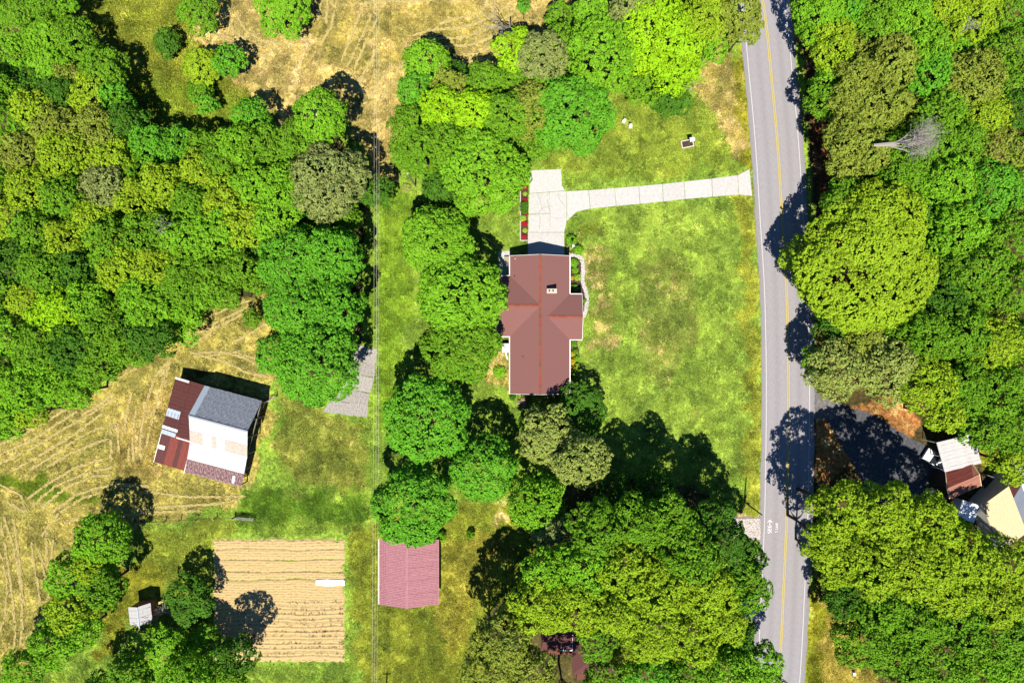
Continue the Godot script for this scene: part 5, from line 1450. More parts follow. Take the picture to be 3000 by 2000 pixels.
	tree("broadleaf_tree", "b", 41.6, -43.9, 3.94, 11.0, "bright green tree three crowns above and beside the grey bare limbs, toward the road", "trees in the wood beyond the road")
	tree("broadleaf_tree", "y", 43.0, -40.0, 3.45, 11.0, "yellow-green tree with light crown on the road edge near the top", "trees in the wood beyond the road")
	tree("broadleaf_tree", "e", 45.6, -44.4, 3.25, 11.0, "emerald green tree three crowns beside the bare twigs beyond the road, toward the road", "trees in the wood beyond the road")
	tree("broadleaf_tree", "m", 48.9, -43.4, 3.72, 12.0, "mid green tree two crowns beside the bare twigs beyond the road, toward the road", "trees in the wood beyond the road")
	tree("broadleaf_tree", "b", 53.1, -43.4, 3.91, 12.0, "bright green tree one crown beside the bare twigs beyond the road, toward the road", "trees in the wood beyond the road")
	tree("broadleaf_tree", "y", 57.3, -43.4, 4.01, 12.0, "yellow-green tree one crown beside the bare twigs beyond the road, toward the road", "trees in the wood beyond the road")
	tree("broadleaf_tree", "y", 61.9, -44.1, 3.91, 12.0, "yellow-green tree two crowns above the rusty-needled pine", "trees in the wood beyond the road")
	tree("broadleaf_tree", "m", 66.9, -44.3, 3.91, 12.0, "mid green tree one crown beside the bare twigs beyond the road, away from the road", "trees in the wood beyond the road")
	tree("broadleaf_tree", "m", 67.2, -39.2, 4.01, 12.0, "mid green tree one crown above and beside the rusty-needled pine, away from the road", "trees in the wood beyond the road")
	tree("pine_tree", "o", 50.0, -37.1, 3.79, 13.0, "olive green pine two crowns above the grey bare limbs", "trees in the wood beyond the road")
	tree("pine_tree", "o", 46.2, -34.6, 3.33, 12.0, "olive green tree with feathery crown facing the road, upper one", "trees in the wood beyond the road")
	tree("pine_tree", "o", 48.8, -31.2, 3.89, 13.0, "olive green pine one crown above and beside the grey bare limbs, toward the road", "trees in the wood beyond the road")
	tree("pine_tree", "o", 45.1, -31.8, 2.66, 11.0, "medium olive green pine one crown above and beside the grey bare limbs, toward the road", "trees in the wood beyond the road")
	tree("broadleaf_tree", "b", 55.2, -39.2, 3.23, 12.0, "bright green tree one crown above and beside the rusty-needled pine, toward the road", "trees in the wood beyond the road")
	tree("broadleaf_tree", "e", 55.9, -36.0, 3.72, 12.0, "emerald green tree one crown beside the rusty-needled pine, toward the road", "trees in the wood beyond the road")
	tree("pine_tree", "o", 61.2, -34.6, 4.76, 13.0, "olive green tree with brownish crown and rusty needles", "trees in the wood beyond the road")
	tree("broadleaf_tree", "m", 66.7, -35.1, 3.62, 12.0, "mid green tree one crown beside the rusty-needled pine, away from the road", "trees in the wood beyond the road")
	tree("broadleaf_tree", "m", 42.4, -32.7, 2.70, 9.0, "mid green tree two crowns above and beside the grey bare limbs, toward the road", "trees in the wood beyond the road")
	tree("pine_tree", "o", 45.0, -27.0, 3.62, 12.0, "olive green tree with feathery crown beside the grey bare limbs", "trees in the wood beyond the road")
	tree("pine_tree", "o", 47.5, -25.2, 2.94, 12.0, "olive green pine one crown below and beside the grey bare limbs, toward the road", "trees in the wood beyond the road")
	tree("broadleaf_tree", "m", 57.7, -30.7, 3.62, 12.0, "mid green tree one crown below and beside the rusty-needled pine, toward the road", "trees in the wood beyond the road")
	tree("broadleaf_tree", "y", 63.2, -30.0, 3.82, 12.0, "yellow-green tree one crown below the rusty-needled pine", "trees in the wood beyond the road")
	tree("broadleaf_tree", "d", 67.6, -30.7, 3.33, 12.0, "dark green tree one crown below and beside the rusty-needled pine, away from the road", "trees in the wood beyond the road")
	tree("broadleaf_tree", "m", 55.6, -26.5, 3.91, 12.0, "mid green tree one crown beside the grey bare limbs, away from the road", "trees in the wood beyond the road")
	tree("broadleaf_tree", "m", 60.0, -26.1, 3.82, 12.0, "large mid green tree one crown beside the grey bare limbs, away from the road", "trees in the wood beyond the road")
	tree("broadleaf_tree", "o", 64.9, -25.6, 3.82, 12.0, "olive green tree two crowns below the rusty-needled pine", "trees in the wood beyond the road")
	tree("broadleaf_tree", "m", 68.5, -25.4, 2.94, 12.0, "mid green tree two crowns below and beside the rusty-needled pine, away from the road", "trees in the wood beyond the road")
	tree("broadleaf_tree", "m", 52.6, -22.6, 3.82, 12.0, "mid green tree one crown below the grey bare limbs", "trees in the wood beyond the road")
	tree("broadleaf_tree", "b", 57.8, -21.3, 4.08, 13.0, "bright green tree one crown below and beside the grey bare limbs, away from the road", "trees in the wood beyond the road")
	tree("broadleaf_tree", "e", 63.3, -20.2, 4.08, 13.0, "emerald green tree two crowns below and beside the grey bare limbs, away from the road", "trees in the wood beyond the road")
	tree("broadleaf_tree", "b", 68.1, -20.3, 3.33, 12.0, "bright green tree three crowns below the rusty-needled pine", "trees in the wood beyond the road")
	tree("broadleaf_tree", "y", 49.5, -16.5, 5.73, 13.0, "oak upper lobe above the giant roadside oak", "trees in the wood beyond the road")
	tree("broadleaf_tree", "y", 46.9, -10.0, 9.17, 14.0, "giant spreading oak reaching over the road", "trees in the wood beyond the road")
	tree("broadleaf_tree", "y", 41.0, -11.1, 3.90, 9.0, "yellow-green outer limb of oak hanging over the yellow road line", "trees in the wood beyond the road")
	tree("broadleaf_tree", "b", 59.1, -14.7, 4.08, 13.0, "bright green tree two crowns beside the giant oak, away from the road", "trees in the wood beyond the road")
	tree("broadleaf_tree", "m", 62.1, -9.2, 4.66, 13.0, "mid green tree three crowns beside the giant oak, away from the road", "trees in the wood beyond the road")
	tree("broadleaf_tree", "m", 66.5, -13.8, 4.08, 13.0, "large mid green tree three crowns beside the giant oak, away from the road", "trees in the wood beyond the road")
	tree("broadleaf_tree", "m", 67.2, -6.9, 3.79, 13.0, "mid green tree four crowns above the pale metal roof", "trees in the wood beyond the road")
	tree("broadleaf_tree", "d", 58.3, -5.6, 4.14, 11.0, "dark green tree two crowns beside the giant oak, away from the road", "trees in the wood beyond the road")
	tree("broadleaf_tree", "d", 45.3, -2.6, 3.82, 8.0, "shaded tree under the giant oak by the road", "trees in the wood beyond the road")
	tree("broadleaf_tree", "m", 55.2, -0.7, 3.79, 13.0, "mid green tree two crowns beside the pale dry tree, away from the road", "trees in the wood beyond the road")
	tree("broadleaf_tree", "m", 59.6, -0.7, 4.08, 13.0, "mid green tree three crowns below and beside the giant oak, away from the road", "trees in the wood beyond the road")
	tree("broadleaf_tree", "y", 64.2, 0.2, 4.28, 13.0, "yellow-green tree three crowns above the pale metal roof", "trees in the wood beyond the road")
	tree("broadleaf_tree", "m", 68.1, -0.9, 3.21, 13.0, "mid green tree three crowns above and beside the pale metal roof, away from the road", "trees in the wood beyond the road")
	tree("broadleaf_tree", "k", 44.4, 3.7, 4.34, 11.0, "pale olive tree with pale dry crown above the dark driveway mouth", "trees in the wood beyond the road")
	tree("broadleaf_tree", "k", 50.5, 3.9, 4.70, 12.0, "pale olive tree with pale crown over the leaf-strewn yard", "trees in the wood beyond the road")
	tree("broadleaf_tree", "m", 41.7, 2.6, 2.31, 8.0, "mid green tree one crown beside the pale dry tree, toward the road", "trees in the wood beyond the road")
	tree("broadleaf_tree", "y", 55.2, 5.3, 4.28, 13.0, "yellow-green tree two crowns above and beside the pale metal roof, toward the road", "trees in the wood beyond the road")
	tree("broadleaf_tree", "m", 59.6, 6.2, 4.28, 13.0, "mid green tree two crowns above the pale metal roof", "trees in the wood beyond the road")
	tree("broadleaf_tree", "m", 64.2, 6.4, 4.28, 13.0, "mid green tree two crowns above and beside the pale metal roof, away from the road", "trees in the wood beyond the road")
	tree("broadleaf_tree", "m", 68.1, 4.8, 3.60, 13.0, "mid green tree three crowns above and beside the brown gambrel roof, away from the road", "trees in the wood beyond the road")
	tree("broadleaf_tree", "y", 57.5, 9.7, 2.74, 12.0, "yellow-green tree one crown above and beside the pale metal roof, toward the road", "trees in the wood beyond the road")
	tree("broadleaf_tree", "m", 63.0, 11.1, 3.62, 12.0, "mid green tree one crown above and beside the pale metal roof, away from the road", "trees in the wood beyond the road")
	tree("broadleaf_tree", "m", 67.6, 11.8, 3.62, 12.0, "mid green tree two crowns above and beside the brown gambrel roof, away from the road", "trees in the wood beyond the road")
	tree("broadleaf_tree", "y", 68.3, 16.4, 3.17, 10.0, "yellow-green tree with light crown above the dark wooden deck", "trees in the wood beyond the road")
	tree("broadleaf_tree", "y", 41.9, 21.6, 4.35, 17.0, "yellow-green tree shading the yard, nearest the road of its row", "trees in the wood beyond the road")
	tree("broadleaf_tree", "y", 40.4, 25.4, 3.52, 16.0, "yellow-green tree two crowns beside the gravel entrance, away from the road", "trees in the wood beyond the road")
	tree("broadleaf_tree", "y", 46.9, 21.9, 4.50, 18.0, "yellow-green tree two crowns beside the brown gambrel roof, toward the road", "trees in the wood beyond the road")
	tree("broadleaf_tree", "y", 53.0, 23.2, 4.25, 17.0, "yellow-green tree one crown below and beside the brown gambrel roof, toward the road", "trees in the wood beyond the road")
	tree("broadleaf_tree", "y", 45.1, 27.7, 4.60, 18.0, "yellow-green tree three crowns beside the gravel entrance, away from the road", "trees in the wood beyond the road")
	tree("broadleaf_tree", "y", 50.9, 27.7, 4.88, 18.0, "yellow-green tree two crowns below and beside the brown gambrel roof, toward the road", "trees in the wood beyond the road")
	tree("broadleaf_tree", "y", 57.0, 27.0, 4.53, 17.0, "yellow-green tree one crown below the brown gambrel roof", "trees in the wood beyond the road")
	tree("broadleaf_tree", "y", 63.3, 29.2, 4.02, 15.0, "yellow-green tree one crown below the cream roof", "trees in the wood beyond the road")
	tree("broadleaf_tree", "y", 41.6, 28.9, 2.87, 15.0, "medium yellow-green tree two crowns beside the gravel entrance, away from the road", "trees in the wood beyond the road")
	tree("broadleaf_tree", "y", 56.3, 31.4, 4.28, 16.0, "yellow-green tree two crowns below the brown gambrel roof", "trees in the wood beyond the road")
	tree("broadleaf_tree", "y", 62.6, 33.4, 3.83, 15.0, "yellow-green tree two crowns below the cream roof", "trees in the wood beyond the road")
	tree("broadleaf_tree", "b", 68.1, 33.9, 2.92, 13.0, "bright green tree two crowns below the cream roof", "trees in the wood beyond the road")
	tree("broadleaf_tree", "d", 44.1, 33.9, 3.13, 12.0, "dark green tree two crowns beside the paved stub, away from the road", "trees in the wood beyond the road")
	tree("broadleaf_tree", "m", 48.3, 34.8, 3.76, 14.0, "mid green tree three crowns beside the paved stub, away from the road", "trees in the wood beyond the road")
	tree("broadleaf_tree", "m", 52.8, 36.6, 4.25, 14.0, "mid green tree three crowns below and beside the brown gambrel roof, toward the road", "trees in the wood beyond the road")
	tree("broadleaf_tree", "m", 59.2, 36.6, 4.63, 14.0, "mid green tree three crowns below and beside the cream roof, toward the road", "trees in the wood beyond the road")
	tree("broadleaf_tree", "m", 63.7, 38.7, 4.25, 14.0, "mid green tree three crowns below the cream roof", "trees in the wood beyond the road")
	tree("broadleaf_tree", "m", 46.8, 39.4, 4.28, 13.0, "mid green tree at the edge of the golden lawn below the road", "trees in the wood beyond the road")
	tree("broadleaf_tree", "m", 51.6, 41.3, 4.28, 13.0, "large mid green tree three crowns beside the paved stub, away from the road", "trees in the wood beyond the road")
	tree("broadleaf_tree", "m", 56.8, 42.2, 4.66, 13.0, "mid green tree four crowns below and beside the cream roof, toward the road", "trees in the wood beyond the road")
	tree("broadleaf_tree", "b", 63.0, 43.8, 4.28, 13.0, "bright green tree four crowns below the cream roof", "trees in the wood beyond the road")
	tree("broadleaf_tree", "m", 53.8, 45.7, 3.72, 12.0, "mid green tree four crowns beside the paved stub, away from the road", "trees in the wood beyond the road")
	tree("broadleaf_tree", "b", 67.2, 42.9, 3.79, 13.0, "large bright green tree four crowns below the cream roof", "trees in the wood beyond the road")
	tree("broadleaf_tree", "o", 45.1, 37.0, 2.56, 11.0, "olive green tree two crowns beside the paved stub, away from the road", "trees in the wood beyond the road")
	tree("broadleaf_tree", "d", -27.4, -16.4, 2.84, 6.8, "dark green tree one crown below the grey pine", "trees of the wood beside the hay fields")
	tree("broadleaf_tree", "d", -53.4, -29.8, 3.50, 8.8, "dark green tree one crown below and beside the golden-tinged tree, toward the road", "trees of the wood beside the hay fields")
	tree("broadleaf_tree", "m", -64.0, -46.5, 2.90, 8.7, "medium mid green tree two crowns above and beside the golden-tinged tree, away from the road", "trees of the wood beside the hay fields")
	tree("broadleaf_tree", "m", -30.2, -24.7, 2.87, 7.8, "medium mid green tree one crown above and beside the grey pine, away from the road", "trees of the wood beside the hay fields")
	tree("broadleaf_tree", "m", -60.5, -42.1, 3.32, 8.0, "mid green tree one crown above the golden-tinged tree", "trees of the wood beside the hay fields")
	tree("broadleaf_tree", "m", -71.3, -27.0, 2.97, 7.6, "mid green tree two crowns below and beside the golden-tinged tree, away from the road", "trees of the wood beside the hay fields")
	tree("broadleaf_tree", "m", -58.9, -22.3, 3.46, 8.3, "mid green tree two crowns below the golden-tinged tree", "trees of the wood beside the hay fields")
	tree("broadleaf_tree", "d", -62.5, -33.6, 3.30, 8.7, "medium dark green tree one crown beside the golden-tinged tree, away from the road", "trees of the wood beside the hay fields")
	tree("broadleaf_tree", "m", -56.6, -37.5, 3.51, 8.4, "mid green tree one crown above and beside the golden-tinged tree, toward the road", "trees of the wood beside the hay fields")
	tree("broadleaf_tree", "m", -71.2, -13.3, 3.02, 7.9, "mid green tree two crowns above and beside the pale yellowish tree, away from the road", "trees of the wood beside the hay fields")
	tree("broadleaf_tree", "m", -23.5, -17.2, 2.84, 7.0, "mid green tree one crown below the grey pine", "trees of the wood beside the hay fields")
	tree("broadleaf_tree", "b", -46.5, -2.7, 3.45, 6.9, "bright green tree two crowns above the barn", "trees of the wood beside the hay fields")
	tree("broadleaf_tree", "b", -47.5, -17.8, 3.01, 8.4, "bright green tree one crown above the white twigs among leaves", "trees of the wood beside the hay fields")
	tree("broadleaf_tree", "d", -34.8, -13.3, 2.82, 7.7, "dark green tree two crowns above and beside the emerald row, away from the road", "trees of the wood beside the hay fields")
	tree("broadleaf_tree", "d", -54.3, -6.4, 3.21, 8.6, "dark green tree one crown beside the pale yellowish tree, toward the road", "trees of the wood beside the hay fields")
	tree("broadleaf_tree", "m", 3.0, -27.8, 3.23, 7.5, "mid green tree one crown above the driveway pad", "trees of the grove above the house")
	tree("broadleaf_tree", "m", 18.3, -36.2, 3.44, 7.2, "mid green tree one crown below the vivid lime tree", "trees of the grove above the house")
	tree("broadleaf_tree", "m", 23.7, -47.7, 3.13, 7.2, "mid green tree one crown above and beside the vivid lime tree, toward the road", "trees of the grove above the house")
	tree("broadleaf_tree", "m", 7.7, -37.9, 2.84, 6.5, "mid green tree two crowns below and beside the bare trunk, toward the road", "trees of the grove above the house")
	tree("broadleaf_tree", "m", 1.5, -36.3, 2.99, 7.0, "medium mid green tree one crown below the bare trunk", "trees of the grove above the house")
	tree("broadleaf_tree", "y", 15.5, 41.3, 2.93, 12.2, "yellow-green tree one crown beside the dark roof under trees, toward the road", "trees of the grove below the house")
	tree("broadleaf_tree", "m", 27.6, 40.4, 3.12, 10.3, "mid green tree one crown below and beside the paved stub, away from the road", "trees of the grove below the house")
	tree("broadleaf_tree", "d", 56.3, -16.9, 2.88, 9.8, "dark green tree two crowns above and beside the giant oak, away from the road", "trees in the wood beyond the road")
	tree("broadleaf_tree", "b", 43.9, -35.9, 3.25, 8.7, "bright green tree two crowns above and beside the grey bare limbs, toward the road", "trees in the wood beyond the road")
	tree("broadleaf_tree", "d", 50.1, -23.1, 3.47, 8.1, "dark green tree one crown below and beside the grey bare limbs, toward the road", "trees in the wood beyond the road")
	tree("broadleaf_tree", "o", 53.3, -27.0, 2.82, 7.7, "olive green tree one crown below the grey bare limbs", "trees in the wood beyond the road")
	tree("broadleaf_tree", "m", 58.7, -10.9, 3.28, 9.6, "mid green tree two crowns beside the giant oak, away from the road", "trees in the wood beyond the road")
	tree("broadleaf_tree", "m", 53.7, -35.1, 2.95, 8.9, "mid green tree one crown above the grey bare limbs", "trees in the wood beyond the road")
	tree("broadleaf_tree", "m", 63.3, -4.1, 3.24, 9.3, "medium mid green tree three crowns beside the giant oak, away from the road", "trees in the wood beyond the road")
	tree("broadleaf_tree", "m", 64.1, -41.0, 3.44, 9.3, "mid green tree one crown above the rusty-needled pine", "trees in the wood beyond the road")
	tree("broadleaf_tree", "o", 47.6, -38.8, 3.49, 9.1, "olive green tree two crowns above and beside the grey bare limbs, toward the road", "trees in the wood beyond the road")
	tree("broadleaf_tree", "o", 54.6, -32.1, 3.36, 8.5, "olive green tree one crown above the grey bare limbs", "trees in the wood beyond the road")
	tree("broadleaf_tree", "o", 46.1, -23.8, 2.80, 8.9, "olive green tree one crown below and beside the grey bare limbs, toward the road", "trees in the wood beyond the road")
	tree("broadleaf_tree", "m", 45.1, -19.1, 3.28, 9.8, "mid green tree two crowns above the giant oak", "trees in the wood beyond the road")
	tree("broadleaf_tree", "b", 60.3, -40.3, 2.84, 9.2, "medium bright green tree one crown above and beside the rusty-needled pine, toward the road", "trees in the wood beyond the road")
	tree("broadleaf_tree", "o", 48.2, -0.4, 3.39, 9.5, "olive green tree one crown above and beside the pale dry tree, away from the road", "trees in the wood beyond the road")
	tree("broadleaf_tree", "o", 70.8, 8.7, 3.43, 7.7, "olive green tree two crowns above and beside the pale metal roof, away from the road", "trees in the wood beyond the road")
	tree("broadleaf_tree", "b", 64.9, -16.2, 2.85, 9.0, "bright green tree three crowns below and beside the grey bare limbs, away from the road", "trees in the wood beyond the road")
	tree("broadleaf_tree", "m", 50.5, -28.2, 3.49, 9.2, "mid green tree one crown beside the grey bare limbs, toward the road", "trees in the wood beyond the road")
	tree("broadleaf_tree", "m", 52.5, -1.9, 3.27, 10.0, "mid green tree two crowns below and beside the giant oak, away from the road", "trees in the wood beyond the road")
	tree("broadleaf_tree", "d", 56.4, -20.2, 3.28, 7.5, "dark green tree one crown below the grey bare limbs", "trees in the wood beyond the road")
	tree("broadleaf_tree", "m", 55.2, -4.2, 3.35, 8.7, "mid green tree one crown below and beside the giant oak, away from the road", "trees in the wood beyond the road")
	tree("broadleaf_tree", "d", 69.6, 39.4, 2.92, 10.4, "dark green tree three crowns below the cream roof", "trees in the wood beyond the road")

# a leafless tree of forking limbs
func limb(s: Shape, at: Vector3, d: Vector3, l: float, r: float, depth: int, g: RandomNumberGenerator) -> void:
	var to := at + d * l
	s.bar(at, to, r, r * 0.6, 5)
	if depth == 0: return
	for k in 3 if depth > 2 else 2:
		var e := (d + Vector3(g.randf_range(-1, 1), g.randf_range(-0.5, 0.7), g.randf_range(-1, 1)) * 0.75).normalized()
		limb(s, at.lerp(to, g.randf_range(0.55, 1.0)), e, l * g.randf_range(0.6, 0.85), r * 0.55, depth - 1, g)

func bare(called: String, label: String, base: Vector3, lean: Vector3, l: float, r: float, depth: int, sd: int, stems := 1) -> void:
	var g := RandomNumberGenerator.new()
	g.seed = sd
	var root := thing(called, label, "bare tree", base)
	for k in stems:
		var s := Shape.new()
		limb(s, base, (lean + Vector3(g.randf_range(-0.3, 0.3), 0, g.randf_range(-0.3, 0.3)) * (1.0 if stems > 1 else 0.0)).normalized(), l, r, depth, g)
		part(root, "stem" if stems > 1 else "trunk", s, mats.dead_wood)

func bare_trees() -> void:
	bare("bare_tree", "bare white trunk standing above the yellow-lime tree at the hay field", Vector3(-0.15, 0, -44.1), Vector3(-0.04, 1, -0.10), 5.2, 0.17, 4, 3)
	bare("bare_tree", "tangle of grey bare limbs beside the olive roadside pines", Vector3(46.53, 12.2, -25.24), Vector3(0.95, 0.18, -0.15), 2.7, 0.17, 6, 8, 3)
	bare("bare_tree", "pale bare twigs poking from lime trees beyond the road", Vector3(57.47, 12.6, -39.55), Vector3(0.1, 1, -0.1), 1.1, 0.07, 4, 12, 3)
	bare("bare_tree", "white bare twigs in a dark gap of the hay field wood", Vector3(-44.08, 11.4, -15.28), Vector3(-0.4, 0.7, 0.2), 1.2, 0.06, 4, 15, 2)
	bare("bare_tree", "brown bare twigs on the low spreading tree under vivid lime tree", Vector3(23.01, 6.1, -34.51), Vector3(0.5, 0.6, 0.0), 0.9, 0.05, 4, 19, 2)
	bare("brush_pile", "heap of grey dead branches beside the small white shed", Vector3(-50, 0.3, 39.53), Vector3(-0.4, 0.5, -0.3), 1.3, 0.06, 3, 23, 6)

# ==================================================================== beds and garden
func bush(called: String, tone: String, at: Vector3, r: float, label: String, category := "shrub", group := "", flat := 0.9) -> void:
	var root := thing(called, label, category, at, group)
	var t := Shape.new()
	t.bar(at, at + Vector3(0, r * 0.5, 0), 0.05, 0.03, 5)
	part(root, "stem", t, mats.bark)
	var c := MeshInstance3D.new()
	c.name = "foliage"
	c.mesh = crowns["bush"]
	c.material_override = mats["leaf_" + tone]
	root.add_child(c)
	c.position = Vector3(0, r * 0.62 * flat, 0)
	c.basis = Basis.from_scale(Vector3(r, r * flat, r)) * Basis(Vector3.UP, rng.randf() * TAU)

func house_beds() -> void:
	crowns["bush"] = crown(400, 1.0, 12, 0.16, 0.20, false, true)
	var bed := Shape.new()
	bed.face(PackedVector2Array([Vector2(1.3, -22.75), Vector2(2.35, -22.75), Vector2(2.3, -14.8), Vector2(1.3, -14.8)]), 0.02)
	bed.face(ragged(PackedVector2Array([Vector2(7.75, -14.9), Vector2(8.75, -15.5), Vector2(10.4, -13.9), Vector2(10.1, -12.5), Vector2(10.6, -11.25), Vector2(10, -10), Vector2(10.9, -7), Vector2(10.4, -3.5), Vector2(8.4, -3.5), Vector2(8, -12), Vector2(7.75, -13.25)]), 0.3), 0.016)
	bed.face(ragged(PackedVector2Array([Vector2(8.4, -0.25), Vector2(9.6, -0.25), Vector2(9.85, 3), Vector2(9.7, 6.5), Vector2(8.4, 7.5)]), 0.3), 0.016)
	structure("mulch_beds", bed, mats.mulch, "dark mulch beds along the drive and the house front", "flower bed")
	# edging bricks round the bed by the driveway
	var edge := thing("bed_edging", "row of pale bricks edging the flower bed beside the driveway", "edging", Vector3(1.3, 0, -19))
	for k in 32:
		var s := Shape.new()
		var z := -22.7 + k * 0.25
		s.box(Vector3(1.16, 0, z), Vector3(1.30, 0.1 + rng.randf_range(0, 0.03), z + 0.235))
		s.tint = Color.WHITE * rng.randf_range(0.7, 1.0)
		part(edge, "brick", s, mats.chimney_cap)
	for k in 5:
		var s := Shape.new()
		s.box(Vector3(1.32 + k * 0.2, 0, -14.86), Vector3(1.50 + k * 0.2, 0.1, -14.72))
		part(edge, "brick", s, mats.chimney_cap)
	for a in [[1537,549,"red",0.36,"red leaved plant at the upper end of the driveway bed"], [1538,568,"lime",0.34,"pale yellow-green hosta between two red plants, upper end of bed"], [1537,587,"red",0.40,"red plant just above the dark hedge block in the driveway bed"],
			[1543,627,"red",0.26,"small red plant just below the dark hedge block"], [1532,640,"lime",0.50,"widest yellow-green hosta, spilling over the bed edging"], [1536,655,"red",0.46,"broad red plant below the widest hosta"],
			[1538,675,"lime",0.38,"round pale hosta near the lower end of the driveway bed"], [1535,693,"red",0.38,"red plant at the end of the bed nearest the garage"]]:
		bush("red_plant" if a[2] == "red" else "hosta", a[2], Vector3((a[0] - 1500) * 0.05, 0.02, (a[1] - 1000) * 0.05), a[3], a[4], "plant", "plants in the driveway bed", 0.55)
	# clipped hedge block
	var hedge := thing("hedge", "dark green clipped hedge block in the driveway bed", "hedge", Vector3(1.8, 0, -19.55))
	for k in 3:
		var c := MeshInstance3D.new()
		c.name = "foliage"
		c.mesh = crowns["bush"]
		c.material_override = mats.leaf_d
		hedge.add_child(c, true)
		c.position = Vector3(0, 0.4, (k - 1) * 0.45)
		c.basis = Basis.from_scale(Vector3(0.58, 0.45, 0.5)) * Basis(Vector3.UP, k * 1.3)
	for a in [[1673,705,"b",0.82,"clipped round shrub beside the lamp post, wider of two"], [1694,733,"b",0.72,"clipped round shrub at the walk corner beside the lamp post"], [1680,770,"b",0.66,"clipped round shrub in the front bed, nearest the walk bend"],
			[1685,792,"b",0.50,"small clipped round shrub in the middle of the front bed"], [1691,813,"lime",0.55,"yellow-green shrub in the front bed above the wing"], [1675,814,"gold",0.34,"gold flowering plant against the house in the front bed"],
			[1682,845,"m",0.62,"shrub in the shade of the front wing gable"], [1678,1006,"m",0.50,"round shrub right below the front wing"], [1685,1030,"m",0.44,"round shrub second below the front wing"],
			[1675,1036,"gold",0.44,"gold shrub nearest the front wing"], [1689,1050,"b",0.42,"round shrub beside the gold shrubs"], [1676,1058,"gold",0.50,"gold shrub in the middle of the lower bed"],
			[1690,1074,"lime",0.52,"lime shrub bulging over the lower bed edge"], [1676,1080,"gold",0.42,"lowest gold shrub in the lower bed"], [1684,1093,"b",0.46,"bright round shrub below the lime shrub"],
			[1681,1112,"m",0.50,"round shrub near the house corner"], [1678,1134,"m",0.58,"last round shrub at the house corner by shaded trees"], [1712,880,"m",0.34,"low shrub squeezed between wing gable and stone walk"]]:
		bush("round_shrub", a[2], Vector3((a[0] - 1500) * 0.05, 0.02, (a[1] - 1000) * 0.05), a[3], a[4], "shrub", "shrubs round the house front", 0.85)
	bush("shrub", "b", Vector3(-6, 0, 28.1), 0.62, "lone small shrub on the lawn beyond the pink garage", "shrub", "", 1.5)
	bush("shrub", "b", Vector3(-10.3, 0, 28.4), 0.75, "small shrub at the pink garage corner under the emerald tree", "shrub", "", 1.2)
	bush("iris_clump", "k", Vector3(-15.5, 0, -22.4), 0.7, "pale flower clump at the foot of the slim pole", "plant", "", 0.5)
	bush("shrub", "d", Vector3(0.1, 0, 8.15), 0.5, "dark shrub at the house corner beside the wooden steps")
	bush("shrub", "b", Vector3(-1.85, 0, 4.5), 0.9, "bright weedy clump on the lawn behind the house", "shrub", "", 0.4)
	# white stone walk
	var walk := thing("stone_walk", "curving walk of white stones along the front bed", "walk", Vector3(10.25, 0, -8.5))
	walk.set_meta("kind", "structure")
	var line := [Vector3(8.4, 0, -12.65), Vector3(9.5, 0, -12.55), Vector3(10.15, 0, -12.2), Vector3(10.4, 0, -11.4), Vector3(10.45, 0, -10.2), Vector3(10.3, 0, -9.1), Vector3(10.55, 0, -8.1), Vector3(10.95, 0, -6.9), Vector3(11, 0, -5.75), Vector3(10.85, 0, -4.6), Vector3(10.45, 0, -3.6)]
	var base := Shape.new()
	for k in line.size() - 1:
		var d: Vector3 = (line[k + 1] - line[k]).normalized()
		var s: Vector3 = d.cross(Vector3.UP) * 0.26
		base.quad(line[k] - s + Vector3(0, 0.022, 0), line[k] + s + Vector3(0, 0.022, 0), line[k + 1] + s + Vector3(0, 0.022, 0), line[k + 1] - s + Vector3(0, 0.022, 0))
	part(walk, "walk_bed", base, mats.concrete)
	var st := Shape.new()
	for k in line.size() - 1:
		for j in 60:
			var d: Vector3 = line[k + 1] - line[k]
			var q: Vector3 = line[k] + d * rng.randf() + d.normalized().cross(Vector3.UP) * rng.randf_range(-0.27, 0.27)
			st.tint = Color.WHITE * rng.randf_range(0.6, 1.15)
			st.obox(q + Vector3(0, 0.04, 0), Vector3(0.12, 0.07, 0.09) * rng.randf_range(0.7, 1.4), Basis(Vector3(rng.randf_range(-0.3, 0.3), 1, rng.randf_range(-0.3, 0.3)).normalized(), rng.randf() * TAU))
	var so := part(walk, "stones", st, mats.stone)
	so.set_meta("kind", "stuff")

